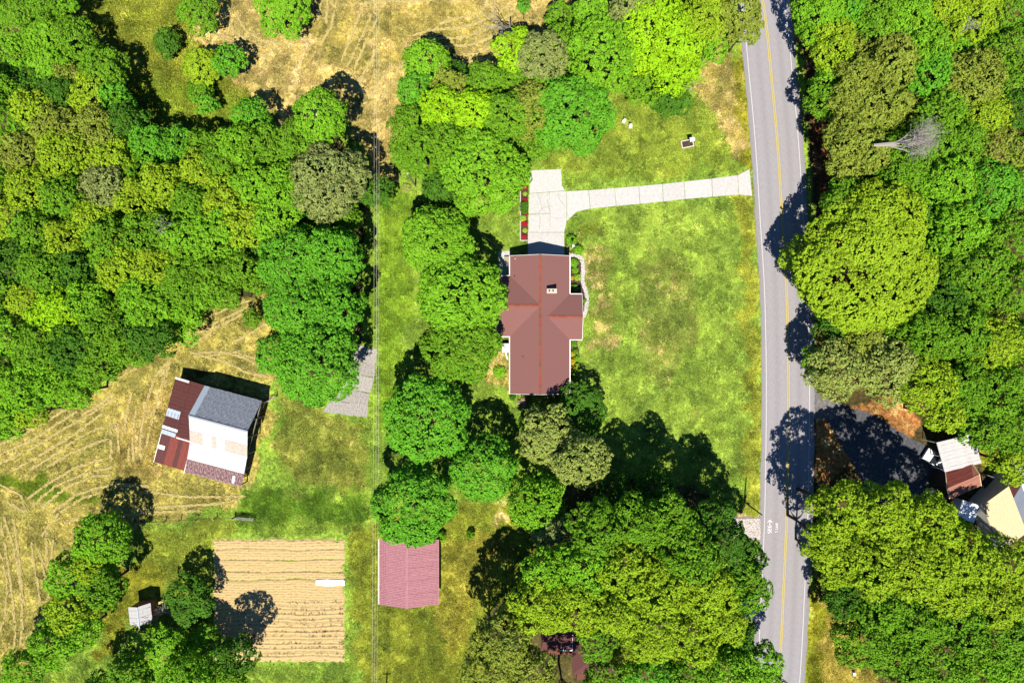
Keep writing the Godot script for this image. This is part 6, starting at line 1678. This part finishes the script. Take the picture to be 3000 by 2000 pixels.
func garden_plot() -> void:
	var f := FastNoiseLite.new()
	f.seed = 41
	f.frequency = 0.9
	f.fractal_octaves = 3
	var x0 := -43.9
	var x1 := -24.35
	var z0 := 28.75
	var z1 := 47.1
	var step := 0.15
	var nx := int((x1 - x0) / step)
	var nz := int((z1 - z0) / 0.1)
	var v := PackedVector3Array()
	var ix := PackedInt32Array()
	for j in nz + 1:
		for i in nx + 1:
			var x := x0 + i * step
			var z := z0 + j * 0.1
			var wob := f.get_noise_2d(x * 0.10, z * 0.10) * 0.28
			var row := (z + wob - z0)
			var y := 0.05 + 0.035 * sin(row / 0.36 * TAU) + 0.075 * f.get_noise_2d(x * 1.4, z * 2.2)
			for g in [[1.55, 0.14], [3.1, 0.16], [4.95, 0.17], [6.15, 0.2]]:   # open furrows
				y -= g[1] * exp(-pow((row - g[0] + f.get_noise_1d(x * 0.12 + g[0] * 9) * 0.25) / 0.11, 2))
			if row > 9.5:
				y += 0.05 * sin(row / 0.62 * TAU)
			var rim := minf(minf(i, nx - i) * step, minf(j, nz - j) * 0.1)
			var edge := clampf((rim - 0.25 * absf(f.get_noise_2d(x * 0.7, z * 0.7)) * 3.0) / 0.3, 0, 1)
			v.append(Vector3(x, lerpf(-0.04, y + 0.10, edge), z))
	for j in nz:
		for i in nx:
			var a := j * (nx + 1) + i
			for k in [a, a + 1, a + nx + 1, a + 1, a + nx + 2, a + nx + 1]:
				ix.append(k)
	var n := PackedVector3Array()
	n.resize(v.size())
	for j in nz + 1:
		for i in nx + 1:
			var a := j * (nx + 1) + i
			var dx := v[j * (nx + 1) + mini(i + 1, nx)].y - v[j * (nx + 1) + maxi(i - 1, 0)].y
			var dz := v[mini(j + 1, nz) * (nx + 1) + i].y - v[maxi(j - 1, 0) * (nx + 1) + i].y
			n[a] = Vector3(-dx / 0.3, 1, -dz / 0.2).normalized()
	var arr := []
	arr.resize(Mesh.ARRAY_MAX)
	arr[Mesh.ARRAY_VERTEX] = v
	arr[Mesh.ARRAY_NORMAL] = n
	arr[Mesh.ARRAY_INDEX] = ix
	var m := ArrayMesh.new()
	m.add_surface_from_arrays(Mesh.PRIMITIVE_TRIANGLES, arr)
	var o := MeshInstance3D.new()
	o.name = "tilled_garden"
	o.mesh = m
	o.material_override = mats.soil
	add_child(o)
	tag(o, "tilled garden plot of pale tan soil with furrows", "garden plot", "", "structure")
	# dry stalks left in the lower rows
	var sp := Shape.new()
	for k in 5:
		var a := rng.randf() * TAU
		sp.bar(Vector3.ZERO, Vector3(cos(a) * 0.22, rng.randf_range(0.12, 0.34), sin(a) * 0.22), 0.022, 0.01, 3)
	var mm := MultiMesh.new()
	mm.transform_format = MultiMesh.TRANSFORM_3D
	mm.mesh = sp.mesh()
	var at := []
	for row in 10:
		var z := 38.15 + row * 0.82 + (0.15 if row % 2 else 0.0)
		var x := x0 + 1.5 + rng.randf() * 3.0
		while x < x1 - 0.4:
			if rng.randf() < 0.35 + 0.5 * (x - x0) / (x1 - x0) and f.get_noise_2d(x * 0.4, z * 3.0) > -0.2:
				at.append(Vector3(x, 0.13, z + rng.randf_range(-0.12, 0.12)))
			x += rng.randf_range(0.18, 0.5)
	mm.instance_count = at.size()
	for i in at.size():
		mm.set_instance_transform(i, Transform3D(Basis(Vector3.UP, rng.randf() * TAU).scaled(Vector3.ONE * rng.randf_range(0.6, 1.3)), at[i]))
	var mi := MultiMeshInstance3D.new()
	mi.name = "crop_stalks"
	mi.multimesh = mm
	mi.material_override = mats.wood_dark
	add_child(mi)
	tag(mi, "short dark dry stalks in rows across the lower tilled garden", "stalks", "", "stuff")
	var cl := Shape.new()
	cl.slab(ragged(PackedVector2Array([Vector2(-28.7, 34.85), Vector2(-27, 34.75), Vector2(-24.5, 34.9), Vector2(-24.45, 35.65), Vector2(-26.75, 35.8), Vector2(-28.7, 35.6)]), 0.12), 0.1, 0.26)
	single("cloth_strip", cl, mats.white_plain, "white strip of row cover lying on the tilled garden", "cloth")

# ==================================================================== yard things
func yard_things() -> void:
	# lamp post
	var lp := thing("lamp_post", "white lamp post among the round shrubs by the drive", "lamp post", Vector3(8.7, 0, -13.6))
	var p := Vector3(8.7, 0, -13.6)
	var s := Shape.new()
	s.bar(p, p + Vector3(0, 2.9, 0), 0.06, 0.05, 8)
	part(lp, "post", s, mats.trim)
	s = Shape.new()
	s.box(p + Vector3(-0.15, 2.9, -0.15), p + Vector3(0.15, 3.25, 0.15))
	part(lp, "lantern", s, mats.white_plain)
	s = Shape.new()
	s.bar(p + Vector3(0, 3.25, 0), p + Vector3(0, 3.42, 0), 0.24, 0.03, 4)
	part(lp, "lantern_roof", s, mats.white_plain)
	# heat pump behind the house
	var ac := thing("air_conditioner", "white air conditioner unit with dark fan opening behind the house", "air conditioner", Vector3(-0.95, 0, 0.9))
	s = Shape.new()
	s.box(Vector3(-1.45, 0, 0.3), Vector3(-0.4, 0, 1.6) + Vector3(0, 1.0, 0))
	part(ac, "casing", s, mats.white_plain)
	s = Shape.new()
	var q := Vector3(-1.04, 1.01, 0.62)
	for k in 9:
		var t0 := 0.7 + k * 0.55
		s.plank(q + Vector3(cos(t0) * 0.17, 0, sin(t0) * 0.17), q + Vector3(cos(t0 + 0.55) * 0.17, 0, sin(t0 + 0.55) * 0.17), 0.10, 0.03)
	part(ac, "fan_opening", s, mats.black)
	s = Shape.new()
	s.box(Vector3(-0.6, 0, 0.6), Vector3(-0.35, 0, 0.9) + Vector3(0, 0.8, 0))
	part(ac, "control_box", s, mats.dark_metal)
	s = Shape.new()
	s.plank(Vector3(-0.95, 0.15, 1.65), Vector3(-0.65, 0.08, 2.6), 0.2, 0.1)
	single("downspout", s, mats.white_plain, "white downspout lying on grass below the air conditioner", "downspout")
	# wooden steps
	var ws := thing("wooden_steps", "brown wooden steps below the house gable beside dark trees", "steps", Vector3(1.4, 0, 9))
	for k in 5:
		s = Shape.new()
		var z := 8.15 + k * 0.27
		s.box(Vector3(0.75 + (0.5 if k < 2 else 0.0), 0.75 - k * 0.14, z), Vector3(2.1, 0.80 - k * 0.14, z + 0.2))
		part(ws, "tread", s, mats.wood_pale if k % 2 else mats.wood_brown)
	for x in [0.8, 2.05]:
		s = Shape.new()
		s.plank(Vector3(x, 0.65, 8.1), Vector3(x, 0.08, 9.5), 0.06, 0.2)
		part(ws, "stringer", s, mats.wood_brown)
	# beige bench on the patio
	var be := thing("patio_bench", "tan bench on the concrete patio behind the house", "bench", Vector3(-0.8, 0, -11.9))
	s = Shape.new()
	s.box(Vector3(-1.15, 0, -12.4) + Vector3(0, 0.42, 0), Vector3(-0.45, 0, -11.5) + Vector3(0, 0.48, 0))
	part(be, "seat", s, mats.wood_pale)
	for a in [[1478, 753], [1490, 753], [1478, 769], [1490, 769]]:
		s = Shape.new()
		var b := Vector3((a[0] - 1500) * 0.05, 0.06, (a[1] - 1000) * 0.05)
		s.bar(b, b + Vector3(0, 0.36, 0), 0.035, 0.035, 5)
		part(be, "leg", s, mats.wood_brown)
	# two white lawn chairs, one more tilted
	for a in [[Vector3(16.35, 0, -32.1), 0.5, "white lawn chair on the front lawn, nearer the lime trees"], [Vector3(17.3, 0, -31.35), 0.05, "white lawn chair on the front lawn, nearer the driveway"]]:
		var ch := thing("lawn_chair", a[2], "chair", a[0], "pair of lawn chairs")
		ch.rotation.y = -a[1]
		ch.scale = Vector3.ONE * 0.8
		for e in [["seat", Vector3(0, 0.36, 0.05), Vector3(0.5, 0.04, 0.5)], ["backrest", Vector3(0, 0.72, -0.26), Vector3(0.5, 0.75, 0.05)], ["armrest", Vector3(-0.29, 0.55, 0.02), Vector3(0.1, 0.03, 0.6)], ["armrest", Vector3(0.29, 0.55, 0.02), Vector3(0.1, 0.03, 0.6)],
				["leg", Vector3(-0.27, 0.27, 0.28), Vector3(0.05, 0.54, 0.05)], ["leg", Vector3(0.27, 0.27, 0.28), Vector3(0.05, 0.54, 0.05)], ["leg", Vector3(-0.27, 0.18, -0.24), Vector3(0.05, 0.36, 0.05)], ["leg", Vector3(0.27, 0.18, -0.24), Vector3(0.05, 0.36, 0.05)]]:
			s = Shape.new()
			s.obox(e[1], e[2], Basis.IDENTITY if e[0] != "backrest" else Basis(Vector3.RIGHT, -0.35))
			var o := MeshInstance3D.new()
			o.name = e[0]
			o.mesh = s.mesh()
			o.material_override = mats.stone
			ch.add_child(o, true)
	# framed pad with a white box on a post
	var pad := thing("framed_pad", "small pad framed in pale timber on the front lawn", "garden pad", Vector3(25.7, 0, -28.95))
	var pb := Basis(Vector3.UP, 0.2)
	var pc := Vector3(25.7, 0, -28.95)
	s = Shape.new()
	s.obox(pc + Vector3(0, 0.03, 0), Vector3(1.6, 0.06, 0.9), pb)
	part(pad, "fill", s, mats.mulch)
	for e in [[Vector3(0, 0.07, -0.5), Vector3(1.8, 0.14, 0.12)], [Vector3(0, 0.07, 0.5), Vector3(1.8, 0.14, 0.12)], [Vector3(-0.84, 0.07, 0), Vector3(0.12, 0.14, 0.87)], [Vector3(0.84, 0.07, 0), Vector3(0.12, 0.14, 0.87)]]:
		s = Shape.new()
		s.obox(pc + pb * e[0], e[1], pb)
		part(pad, "frame_board", s, mats.stone)
	var bx := thing("birdhouse", "white box shaped birdhouse on a post over the framed pad", "birdhouse", pc + pb * Vector3(0.3, 0, -0.1))
	var bp := bx.position
	s = Shape.new()
	s.bar(bp + Vector3(0, 0.05, 0), bp + Vector3(0, 1.3, 0), 0.06, 0.05, 6)
	part(bx, "post", s, mats.post_wood)
	s = Shape.new()
	s.obox(bp + Vector3(0, 1.5, 0), Vector3(0.6, 0.4, 0.4), pb)
	part(bx, "box", s, mats.white_plain)
	s = Shape.new()
	for k in [-1.0, 1.0]:
		s.obox(bp + pb * Vector3(0, 1.78, k * 0.14), Vector3(0.72, 0.03, 0.34), pb * Basis(Vector3.RIGHT, k * 0.45))
	part(bx, "lid", s, mats.white_metal)
	s = Shape.new()
	s.box(Vector3(49.8, 0, 48.3), Vector3(50.2, 0, 48.75) + Vector3(0, 0.5, 0))
	single("utility_box", s, mats.white_plain, "small white box standing on the golden lawn below the road", "utility box")

func fence_and_gates() -> void:
	gate("field_gate", "dark five bar gate across the track below the barn", Vector3(-40.5, 0, 25.7), Vector3(-37.55, 0, 25.95), 1.25, 5)
	gate("small_gate", "small wooden gate leaning at the barn corner", Vector3(-35.7, 0, 8.8), Vector3(-34.4, 0, 8), 1.2, 3)
	var fe := thing("wire_fence", "wire fence on leaning wooden posts beside the field gate", "fence", Vector3(-47.5, 0, 26.1))
	var line := [Vector3(-54.75, 0, 26.55), Vector3(-53.2, 0, 26.3), Vector3(-50.7, 0, 26.15), Vector3(-48.45, 0, 26.05), Vector3(-45.9, 0, 25.85), Vector3(-43.2, 0, 25.7), Vector3(-40.55, 0, 25.7)]
	for k in line.size():
		var s := Shape.new()
		s.bar(line[k], line[k] + Vector3(rng.randf_range(-0.15, 0.15), 1.3, rng.randf_range(-0.1, 0.2)), 0.07, 0.06, 6)
		part(fe, "post", s, mats.post_wood)
	for h in [0.35, 0.7, 1.05]:
		var s := Shape.new()
		for k in line.size() - 1:
			s.bar(line[k] + Vector3(0, h, 0), line[k + 1] + Vector3(0, h, 0), 0.012, 0.012, 4)
		part(fe, "wire", s, mats.dark_metal)

func gate(called: String, label: String, a: Vector3, b: Vector3, h: float, bars: int) -> void:
	var g := thing(called, label, "gate", a)
	var m: Material = mats.dead_wood
	for k in [a, b]:
		var s := Shape.new()
		s.bar(k, k + Vector3(0, h + 0.15, 0), 0.07, 0.06, 6)
		part(g, "post", s, m)
	for k in bars:
		var s := Shape.new()
		var y := 0.2 + (h - 0.25) * k / (bars - 1)
		s.plank(a + Vector3(0, y, 0), b + Vector3(0, y, 0), 0.04, 0.1)
		part(g, "bar", s, m)
	var s := Shape.new()
	s.plank(a + Vector3(0, 0.2, 0.04), a.lerp(b, 0.5) + Vector3(0, h, 0.04), 0.03, 0.08)
	s.plank(a.lerp(b, 0.5) + Vector3(0, h, 0.04), b + Vector3(0, 0.2, 0.04), 0.03, 0.08)
	part(g, "brace", s, m)

func power_lines() -> void:
	var tops := []
	for a in [[-18.5, 53.4], [-18.2, -62.0]]:
		var root := thing("utility_pole", "utility pole carrying the three wires beyond the lower edge" if a[1] > 0 else "utility pole carrying the three wires beyond the upper edge", "utility pole", Vector3(a[0], 0, a[1]))
		var s := Shape.new()
		s.bar(root.position, root.position + Vector3(0, 8.8, 0), 0.15, 0.10, 8)
		part(root, "pole", s, mats.post_wood)
		s = Shape.new()
		s.plank(root.position + Vector3(-0.62, 8.3, 0), root.position + Vector3(0.62, 8.3, 0), 0.1, 0.12)
		part(root, "crossarm", s, mats.post_wood)
		for x in [-0.5, 0.0, 0.5]:
			s = Shape.new()
			s.bar(root.position + Vector3(x, 8.36, 0), root.position + Vector3(x, 8.5, 0), 0.04, 0.03, 6)
			part(root, "insulator", s, mats.white_plain)
	for x in [-0.36, 0.0, 0.3]:
		var w := Shape.new()
		for k in 24:
			var t0 := k / 24.0
			var t1 := (k + 1) / 24.0
			var f := func(t: float) -> Vector3: return Vector3(lerpf(-18.2, -18.5, t) + x, 8.5 - 0.9 * 4.0 * t * (1.0 - t), lerpf(-62.0, 53.4, t))
			w.bar(f.call(t0), f.call(t1), 0.011, 0.011, 4)
		single("power_line", w, mats.wire, "overhead wire, " + ("the one nearest the wood" if x < -0.1 else "middle one of three" if x < 0.1 else "the one nearest the house"), "wire", "overhead wires")
	# slim poles
	for a in [[Vector3(-14.15, 0, -22.75), Vector3(0, 7.4, 0), "slim dark pole beside pale flowers under the grove"], [Vector3(34.05, 0, 23.45), Vector3(0.15, 6.6, 0.25), "dark pole on the verge by the gravel entrance"]]:
		var root := thing("pole", a[2], "pole", a[0])
		var s := Shape.new()
		s.bar(a[0], a[0] + a[1], 0.11, 0.08, 8)
		part(root, "shaft", s, mats.mast if a[0].x > 0 else mats.post_wood)
		s = Shape.new()
		s.bar(a[0] + a[1], a[0] + a[1] + Vector3(0, 0.12, 0), 0.10, 0.06, 8)
		part(root, "top", s, mats.dark_metal if a[0].x > 0 else mats.white_plain)
		if a[0].x > 0:
			s = Shape.new()
			s.box(a[0] + Vector3(0.08, 1.0, -0.12), a[0] + Vector3(0.3, 1.5, 0.12))
			part(root, "meter_box", s, mats.dark_metal)
	# service wire to the house corner
	var w2 := Shape.new()
	w2.bar(Vector3(-14.1, 7.0, -22.7), Vector3(-0.2, 3.0, -12.0), 0.015, 0.015, 4)
	single("service_wire", w2, mats.dark_metal, "dark service wire running from slim pole to house corner", "wire")

# ==================================================================== cut hay and grass
func windrow(s: Shape, pts: PackedVector2Array, w: float) -> void:
	var c := Curve2D.new()
	for i in pts.size():
		var t := Vector2.ZERO
		if i > 0 and i < pts.size() - 1:
			t = (pts[i + 1] - pts[i - 1]) / 6.0
		c.add_point(pts[i], -t, t)
	var l := c.get_baked_length()
	var d := 0.0
	while d < l - 0.3:
		var p := c.sample_baked(d)
		var q := c.sample_baked(minf(d + 0.5, l))
		var dir := (q - p).normalized()
		var side := Vector2(-dir.y, dir.x)
		if rng.randf() < 0.94:
			for k in 9:
				var m := p.lerp(q, rng.randf()) + side * rng.randfn(0.0, w * 0.20)
				var a := dir.angle() + rng.randf_range(-0.5, 0.5)
				var e := Vector3(cos(a), rng.randf_range(-0.12, 0.12), sin(a)) * rng.randf_range(0.10, 0.26)
				var o := Vector3(-sin(a), rng.randf_range(-0.4, 0.4), cos(a)) * rng.randf_range(0.03, 0.07)
				var at := Vector3(m.x, rng.randf_range(0.04, 0.12), m.y)
				var g := rng.randf_range(0.7, 1.15)
				s.tint = Color(g, g, g * rng.randf_range(0.8, 1.1))
				s.quad(at - e - o, at - e + o, at + e + o, at + e - o)
		d += 0.42

func hay() -> void:
	var north := Shape.new()
	for l in [
		PackedVector2Array([Vector2(-21.75, -49.5), Vector2(-18.5, -49.85), Vector2(-15, -49.75), Vector2(-10, -50.25)]),
		PackedVector2Array([Vector2(-10.5, -46.6), Vector2(-7, -47.5), Vector2(-4, -48.75), Vector2(-1.5, -50.25)]),
		PackedVector2Array([Vector2(-14.5, -44.75), Vector2(-12, -45.6), Vector2(-8, -45.9), Vector2(-6, -46.25), Vector2(-3, -47.5), Vector2(-0.5, -49.25)]),
		PackedVector2Array([Vector2(-15, -43.25), Vector2(-11.5, -44.35), Vector2(-7.5, -44.4), Vector2(-4, -45.5), Vector2(0, -48)]),
		PackedVector2Array([Vector2(-10, -43.15), Vector2(-6, -43.35), Vector2(-3, -44.5), Vector2(-0.5, -46)]),
		PackedVector2Array([Vector2(-8.5, -41.75), Vector2(-5, -42.1), Vector2(-2.5, -43.5)]),
		PackedVector2Array([Vector2(-8.75, -40.75), Vector2(-5, -41), Vector2(-2.5, -41.75)]),
		PackedVector2Array([Vector2(-25, -41), Vector2(-23.25, -45.5), Vector2(-21.5, -49.75)]),
		PackedVector2Array([Vector2(-24.75, -39), Vector2(-22.5, -43.5), Vector2(-20.5, -48)]),
		PackedVector2Array([Vector2(-24.5, -36.25), Vector2(-22, -42.5), Vector2(-19.75, -47.25)]),
		PackedVector2Array([Vector2(-23.75, -36), Vector2(-21, -40.5), Vector2(-20, -42.5)]),
		PackedVector2Array([Vector2(-21.5, -34.75), Vector2(-18.5, -39.25), Vector2(-17.5, -41)]),
		PackedVector2Array([Vector2(-19.25, -35.25), Vector2(-17.5, -38.5), Vector2(-15, -42.5)]),
		PackedVector2Array([Vector2(-23, -36.5), Vector2(-20.5, -41)]),
		PackedVector2Array([Vector2(-16, -42.5), Vector2(-13.5, -44), Vector2(-10.5, -45)]),
		PackedVector2Array([Vector2(-40.5, -48), Vector2(-39, -45.5), Vector2(-36.5, -44), Vector2(-33.25, -43.4)]),
		PackedVector2Array([Vector2(-42.25, -48), Vector2(-40.5, -45.25), Vector2(-38, -43.25), Vector2(-34.5, -42.9)]),
		PackedVector2Array([Vector2(-43.5, -45), Vector2(-40, -43.5), Vector2(-36.5, -41.75), Vector2(-35, -41.5)]),
		PackedVector2Array([Vector2(-42.25, -49), Vector2(-41.75, -47), Vector2(-40.5, -45)]),
		PackedVector2Array([Vector2(-25.75, -49.75), Vector2(-26.5, -46), Vector2(-28, -43.5)]),
		PackedVector2Array([Vector2(-28, -49.5), Vector2(-28.5, -47)]),
		PackedVector2Array([Vector2(-20.75, -50), Vector2(-17.5, -50.25)]),
		PackedVector2Array([Vector2(-27, -50), Vector2(-27.25, -46.5)]),
	]:
		windrow(north, l, 0.42)
	single("cut_hay", north, mats.straw, "pale rows of cut hay across the upper hay field", "cut hay", "", "stuff")
	var west := Shape.new()
	for l in [
		PackedVector2Array([Vector2(-75.5, 15.3), Vector2(-71, 13.25), Vector2(-67.5, 11.25), Vector2(-65.25, 9.8)]),
		PackedVector2Array([Vector2(-75.5, 16.7), Vector2(-70, 14.25), Vector2(-66.5, 12), Vector2(-63.75, 10.25)]),
		PackedVector2Array([Vector2(-75.5, 18.05), Vector2(-70.5, 15.75), Vector2(-66, 13), Vector2(-62, 10.75), Vector2(-58, 8.25)]),
		PackedVector2Array([Vector2(-73, 18.8), Vector2(-68.5, 16.25), Vector2(-64, 13.5), Vector2(-60, 10.5)]),
		PackedVector2Array([Vector2(-71.25, 19.25), Vector2(-67, 16.5), Vector2(-63, 13.75), Vector2(-59.5, 12.25)]),
		PackedVector2Array([Vector2(-68, 18.25), Vector2(-64.5, 16.25), Vector2(-59.25, 14.25)]),
		PackedVector2Array([Vector2(-71, 23), Vector2(-67.5, 20.5), Vector2(-64, 18.5), Vector2(-60, 17.25)]),
		PackedVector2Array([Vector2(-70.25, 24), Vector2(-67, 21.25), Vector2(-62.5, 19.25), Vector2(-58.5, 18.4)]),
		PackedVector2Array([Vector2(-69, 24.5), Vector2(-65.5, 21.5), Vector2(-61.5, 19.75), Vector2(-58.5, 19.5)]),
		PackedVector2Array([Vector2(-67.5, 25), Vector2(-64, 22.5), Vector2(-58.5, 21), Vector2(-53, 21.25)]),
		PackedVector2Array([Vector2(-66.25, 25), Vector2(-63, 23), Vector2(-60, 22)]),
		PackedVector2Array([Vector2(-50, 2.5), Vector2(-52.5, 5.5), Vector2(-53.5, 9), Vector2(-54.5, 14.5), Vector2(-54.25, 17.25)]),
		PackedVector2Array([Vector2(-50.25, 3.75), Vector2(-51.75, 7.5), Vector2(-52.75, 11.5), Vector2(-53.6, 15.5)]),
		PackedVector2Array([Vector2(-55.75, 7.5), Vector2(-56.5, 11), Vector2(-56.75, 13.5)]),
		PackedVector2Array([Vector2(-55, 9.5), Vector2(-55.6, 13.5), Vector2(-55.4, 17.5)]),
		PackedVector2Array([Vector2(-57.75, 12), Vector2(-57.6, 16.5)]),
		PackedVector2Array([Vector2(-58.75, 12), Vector2(-58.75, 17.5)]),
		PackedVector2Array([Vector2(-56.25, 15.5), Vector2(-56.1, 17.5)]),
		PackedVector2Array([Vector2(-48, -0.75), Vector2(-43, -4.25), Vector2(-38.25, -6.1)]),
		PackedVector2Array([Vector2(-47.75, 0), Vector2(-42.5, -3.25), Vector2(-38, -5.35)]),
		PackedVector2Array([Vector2(-47, 0.75), Vector2(-43, -2.25), Vector2(-38.5, -4.4)]),
		PackedVector2Array([Vector2(-40.5, 0), Vector2(-37, -2), Vector2(-35.5, -3)]),
		PackedVector2Array([Vector2(-47, 1.75), Vector2(-43, 1.5), Vector2(-39.5, 2.25), Vector2(-36.5, 3.75)]),
		PackedVector2Array([Vector2(-46.5, 2), Vector2(-42.5, 2.75), Vector2(-39, 4.5), Vector2(-35.5, 5.25)]),
		PackedVector2Array([Vector2(-45, 2.25), Vector2(-40.5, 1.5), Vector2(-36.5, 3)]),
		PackedVector2Array([Vector2(-50, 3), Vector2(-51.5, 5)]),
		PackedVector2Array([Vector2(-75, 26.5), Vector2(-74.25, 30), Vector2(-73.5, 35), Vector2(-72.75, 42.5), Vector2(-73, 45)]),
		PackedVector2Array([Vector2(-74.5, 25.5), Vector2(-73, 30), Vector2(-72, 36), Vector2(-71.75, 41.5), Vector2(-72, 44.5)]),
		PackedVector2Array([Vector2(-73, 26), Vector2(-72.25, 32), Vector2(-71.5, 38.5)]),
		PackedVector2Array([Vector2(-70.4, 29.5), Vector2(-69.75, 34), Vector2(-69.1, 38.25)]),
		PackedVector2Array([Vector2(-69.25, 30.5), Vector2(-68.25, 35), Vector2(-67.9, 37.5)]),
		PackedVector2Array([Vector2(-68.25, 28), Vector2(-68.1, 33)]),
		PackedVector2Array([Vector2(-69, 28.5), Vector2(-67.5, 26.5), Vector2(-66.25, 25)]),
		PackedVector2Array([Vector2(-67.25, 29), Vector2(-67.5, 32)]),
		PackedVector2Array([Vector2(-75, 31), Vector2(-74, 35), Vector2(-74.25, 40), Vector2(-75, 42.5)]),
		PackedVector2Array([Vector2(-71.25, 43.5), Vector2(-69.5, 41.5), Vector2(-68.75, 39.5)]),
		PackedVector2Array([Vector2(-65.5, 26.5), Vector2(-63.25, 25.75)]),
		PackedVector2Array([Vector2(-55, 24.6), Vector2(-50, 24.1), Vector2(-43, 23.75), Vector2(-40, 23.1)]),
		PackedVector2Array([Vector2(-58.5, 25.6), Vector2(-52.5, 25), Vector2(-45, 24.8)]),
		PackedVector2Array([Vector2(-75, 21), Vector2(-72, 22.5), Vector2(-71, 25)]),
		PackedVector2Array([Vector2(-74, 23.5), Vector2(-71.5, 25)]),
		PackedVector2Array([Vector2(-53, 22), Vector2(-47, 22.75), Vector2(-39, 22.6)]),
		PackedVector2Array([Vector2(-63, 10.75), Vector2(-60, 9), Vector2(-58.5, 7.5)]),
		PackedVector2Array([Vector2(-60, 7), Vector2(-57.5, 5.25), Vector2(-55, 4)]),
	]:
		windrow(west, l, 0.46)
	single("cut_hay", west, mats.straw, "pale curving rows of cut hay round the barn", "cut hay", "", "stuff")

func grass() -> void:
	var W := ground_image.get_width()
	var H := ground_image.get_height()
	for kind in [["grass", 70, 0.03, 0.09, 0.55, [0, 3, 1], 16000, "short mown grass over lawns, verges and hay fields"], ["meadow_grass", 60, 0.12, 0.36, 0.6, [2], 3000, "tall tufted grass of the rough meadow"]]:
		var tufts := []
		for k in 3:
			var s := Shape.new()
			for j in kind[1]:
				var p: Vector3 = Vector3(rng.randf_range(-1, 1), 0, rng.randf_range(-1, 1)) * kind[4]
				var a := rng.randf() * TAU
				var h: float = rng.randf_range(kind[2], kind[3])
				var w := Vector3(cos(a), 0, sin(a)) * rng.randf_range(0.05, 0.11) * (1.0 if kind[0] == "grass" else 1.4)
				var tip: Vector3 = p + Vector3(rng.randf_range(-1, 1) * h * 2.2, h, rng.randf_range(-1, 1) * h * 2.2)
				var g := rng.randf_range(0.75, 1.25)
				s.tint = Color(g * rng.randf_range(0.9, 1.2), g, g)
				s.tri(p - w, p + w, tip + w * 0.3)
			tufts.append(s.mesh())
		var m := StandardMaterial3D.new()
		m.resource_name = "grass"
		m.vertex_color_use_as_albedo = true
		m.roughness = 0.9
		m.metallic_specular = 0.15
		m.cull_mode = BaseMaterial3D.CULL_DISABLED
		var where := [[], [], []]
		var tint := [[], [], []]
		var tries := 0
		var total := 0
		while total < kind[6] and tries < 120000:
			tries += 1
			var x := rng.randf_range(-79, 79)
			var z := rng.randf_range(-54, 54)
			var id := zone[int((z + GZ) * 2) * 320 + int((x + GX) * 2)]
			if not id in kind[5]: continue
			if absf(x - road_x(z)) < 4.6: continue
			if id == 1 and rng.randf() < 0.5: continue
			var blocked := false
			for r in clear:
				if r.has_point(Vector2(x, z)):
					blocked = true
					break
			if blocked: continue
			var c := ground_image.get_pixel(int((x + GX) / (2 * GX) * W), int((z + GZ) / (2 * GZ) * H)).srgb_to_linear()
			var k := rng.randi() % 3
			where[k].append(Transform3D(Basis(Vector3.UP, rng.randf() * TAU).scaled(Vector3(1, rng.randf_range(0.7, 1.3), 1)), Vector3(x, 0, z)))
			tint[k].append(c * rng.randf_range(0.8, 1.4))
			total += 1
		for k in 3:
			var mm := MultiMesh.new()
			mm.transform_format = MultiMesh.TRANSFORM_3D
			mm.use_colors = true
			mm.mesh = tufts[k]
			mm.instance_count = where[k].size()
			for i in where[k].size():
				mm.set_instance_transform(i, where[k][i])
				var c: Color = tint[k][i]
				c.a = 1.0
				mm.set_instance_color(i, c)
			var o := MultiMeshInstance3D.new()
			o.name = numbered(kind[0])
			o.multimesh = mm
			o.material_override = m
			add_child(o)
			tag(o, kind[7], "grass", "grass" , "stuff")

var clear: Array[Rect2] = [Rect2(-1, -13, 9.6, 21), Rect2(-2.2, -9.6, 12.4, 9.4), Rect2(2.1, -25.6, 5.8, 14), Rect2(7.4, -22.8, 6, 4), Rect2(13, -23.6, 9, 4.2), Rect2(22, -24.2, 8, 4.2), Rect2(30, -25.0, 6.5, 4.4), Rect2(-19.2, 28, 9, 9.8), Rect2(-44.2, 28.4, 20.2, 19), Rect2(-27.5, 0.6, 7.8, 10.6), Rect2(-48.5, 5, 14, 16), Rect2(31, 25, 6, 5), Rect2(8.4, -12.8, 2.6, 10), Rect2(1.2, -23, 1.2, 8.4)]
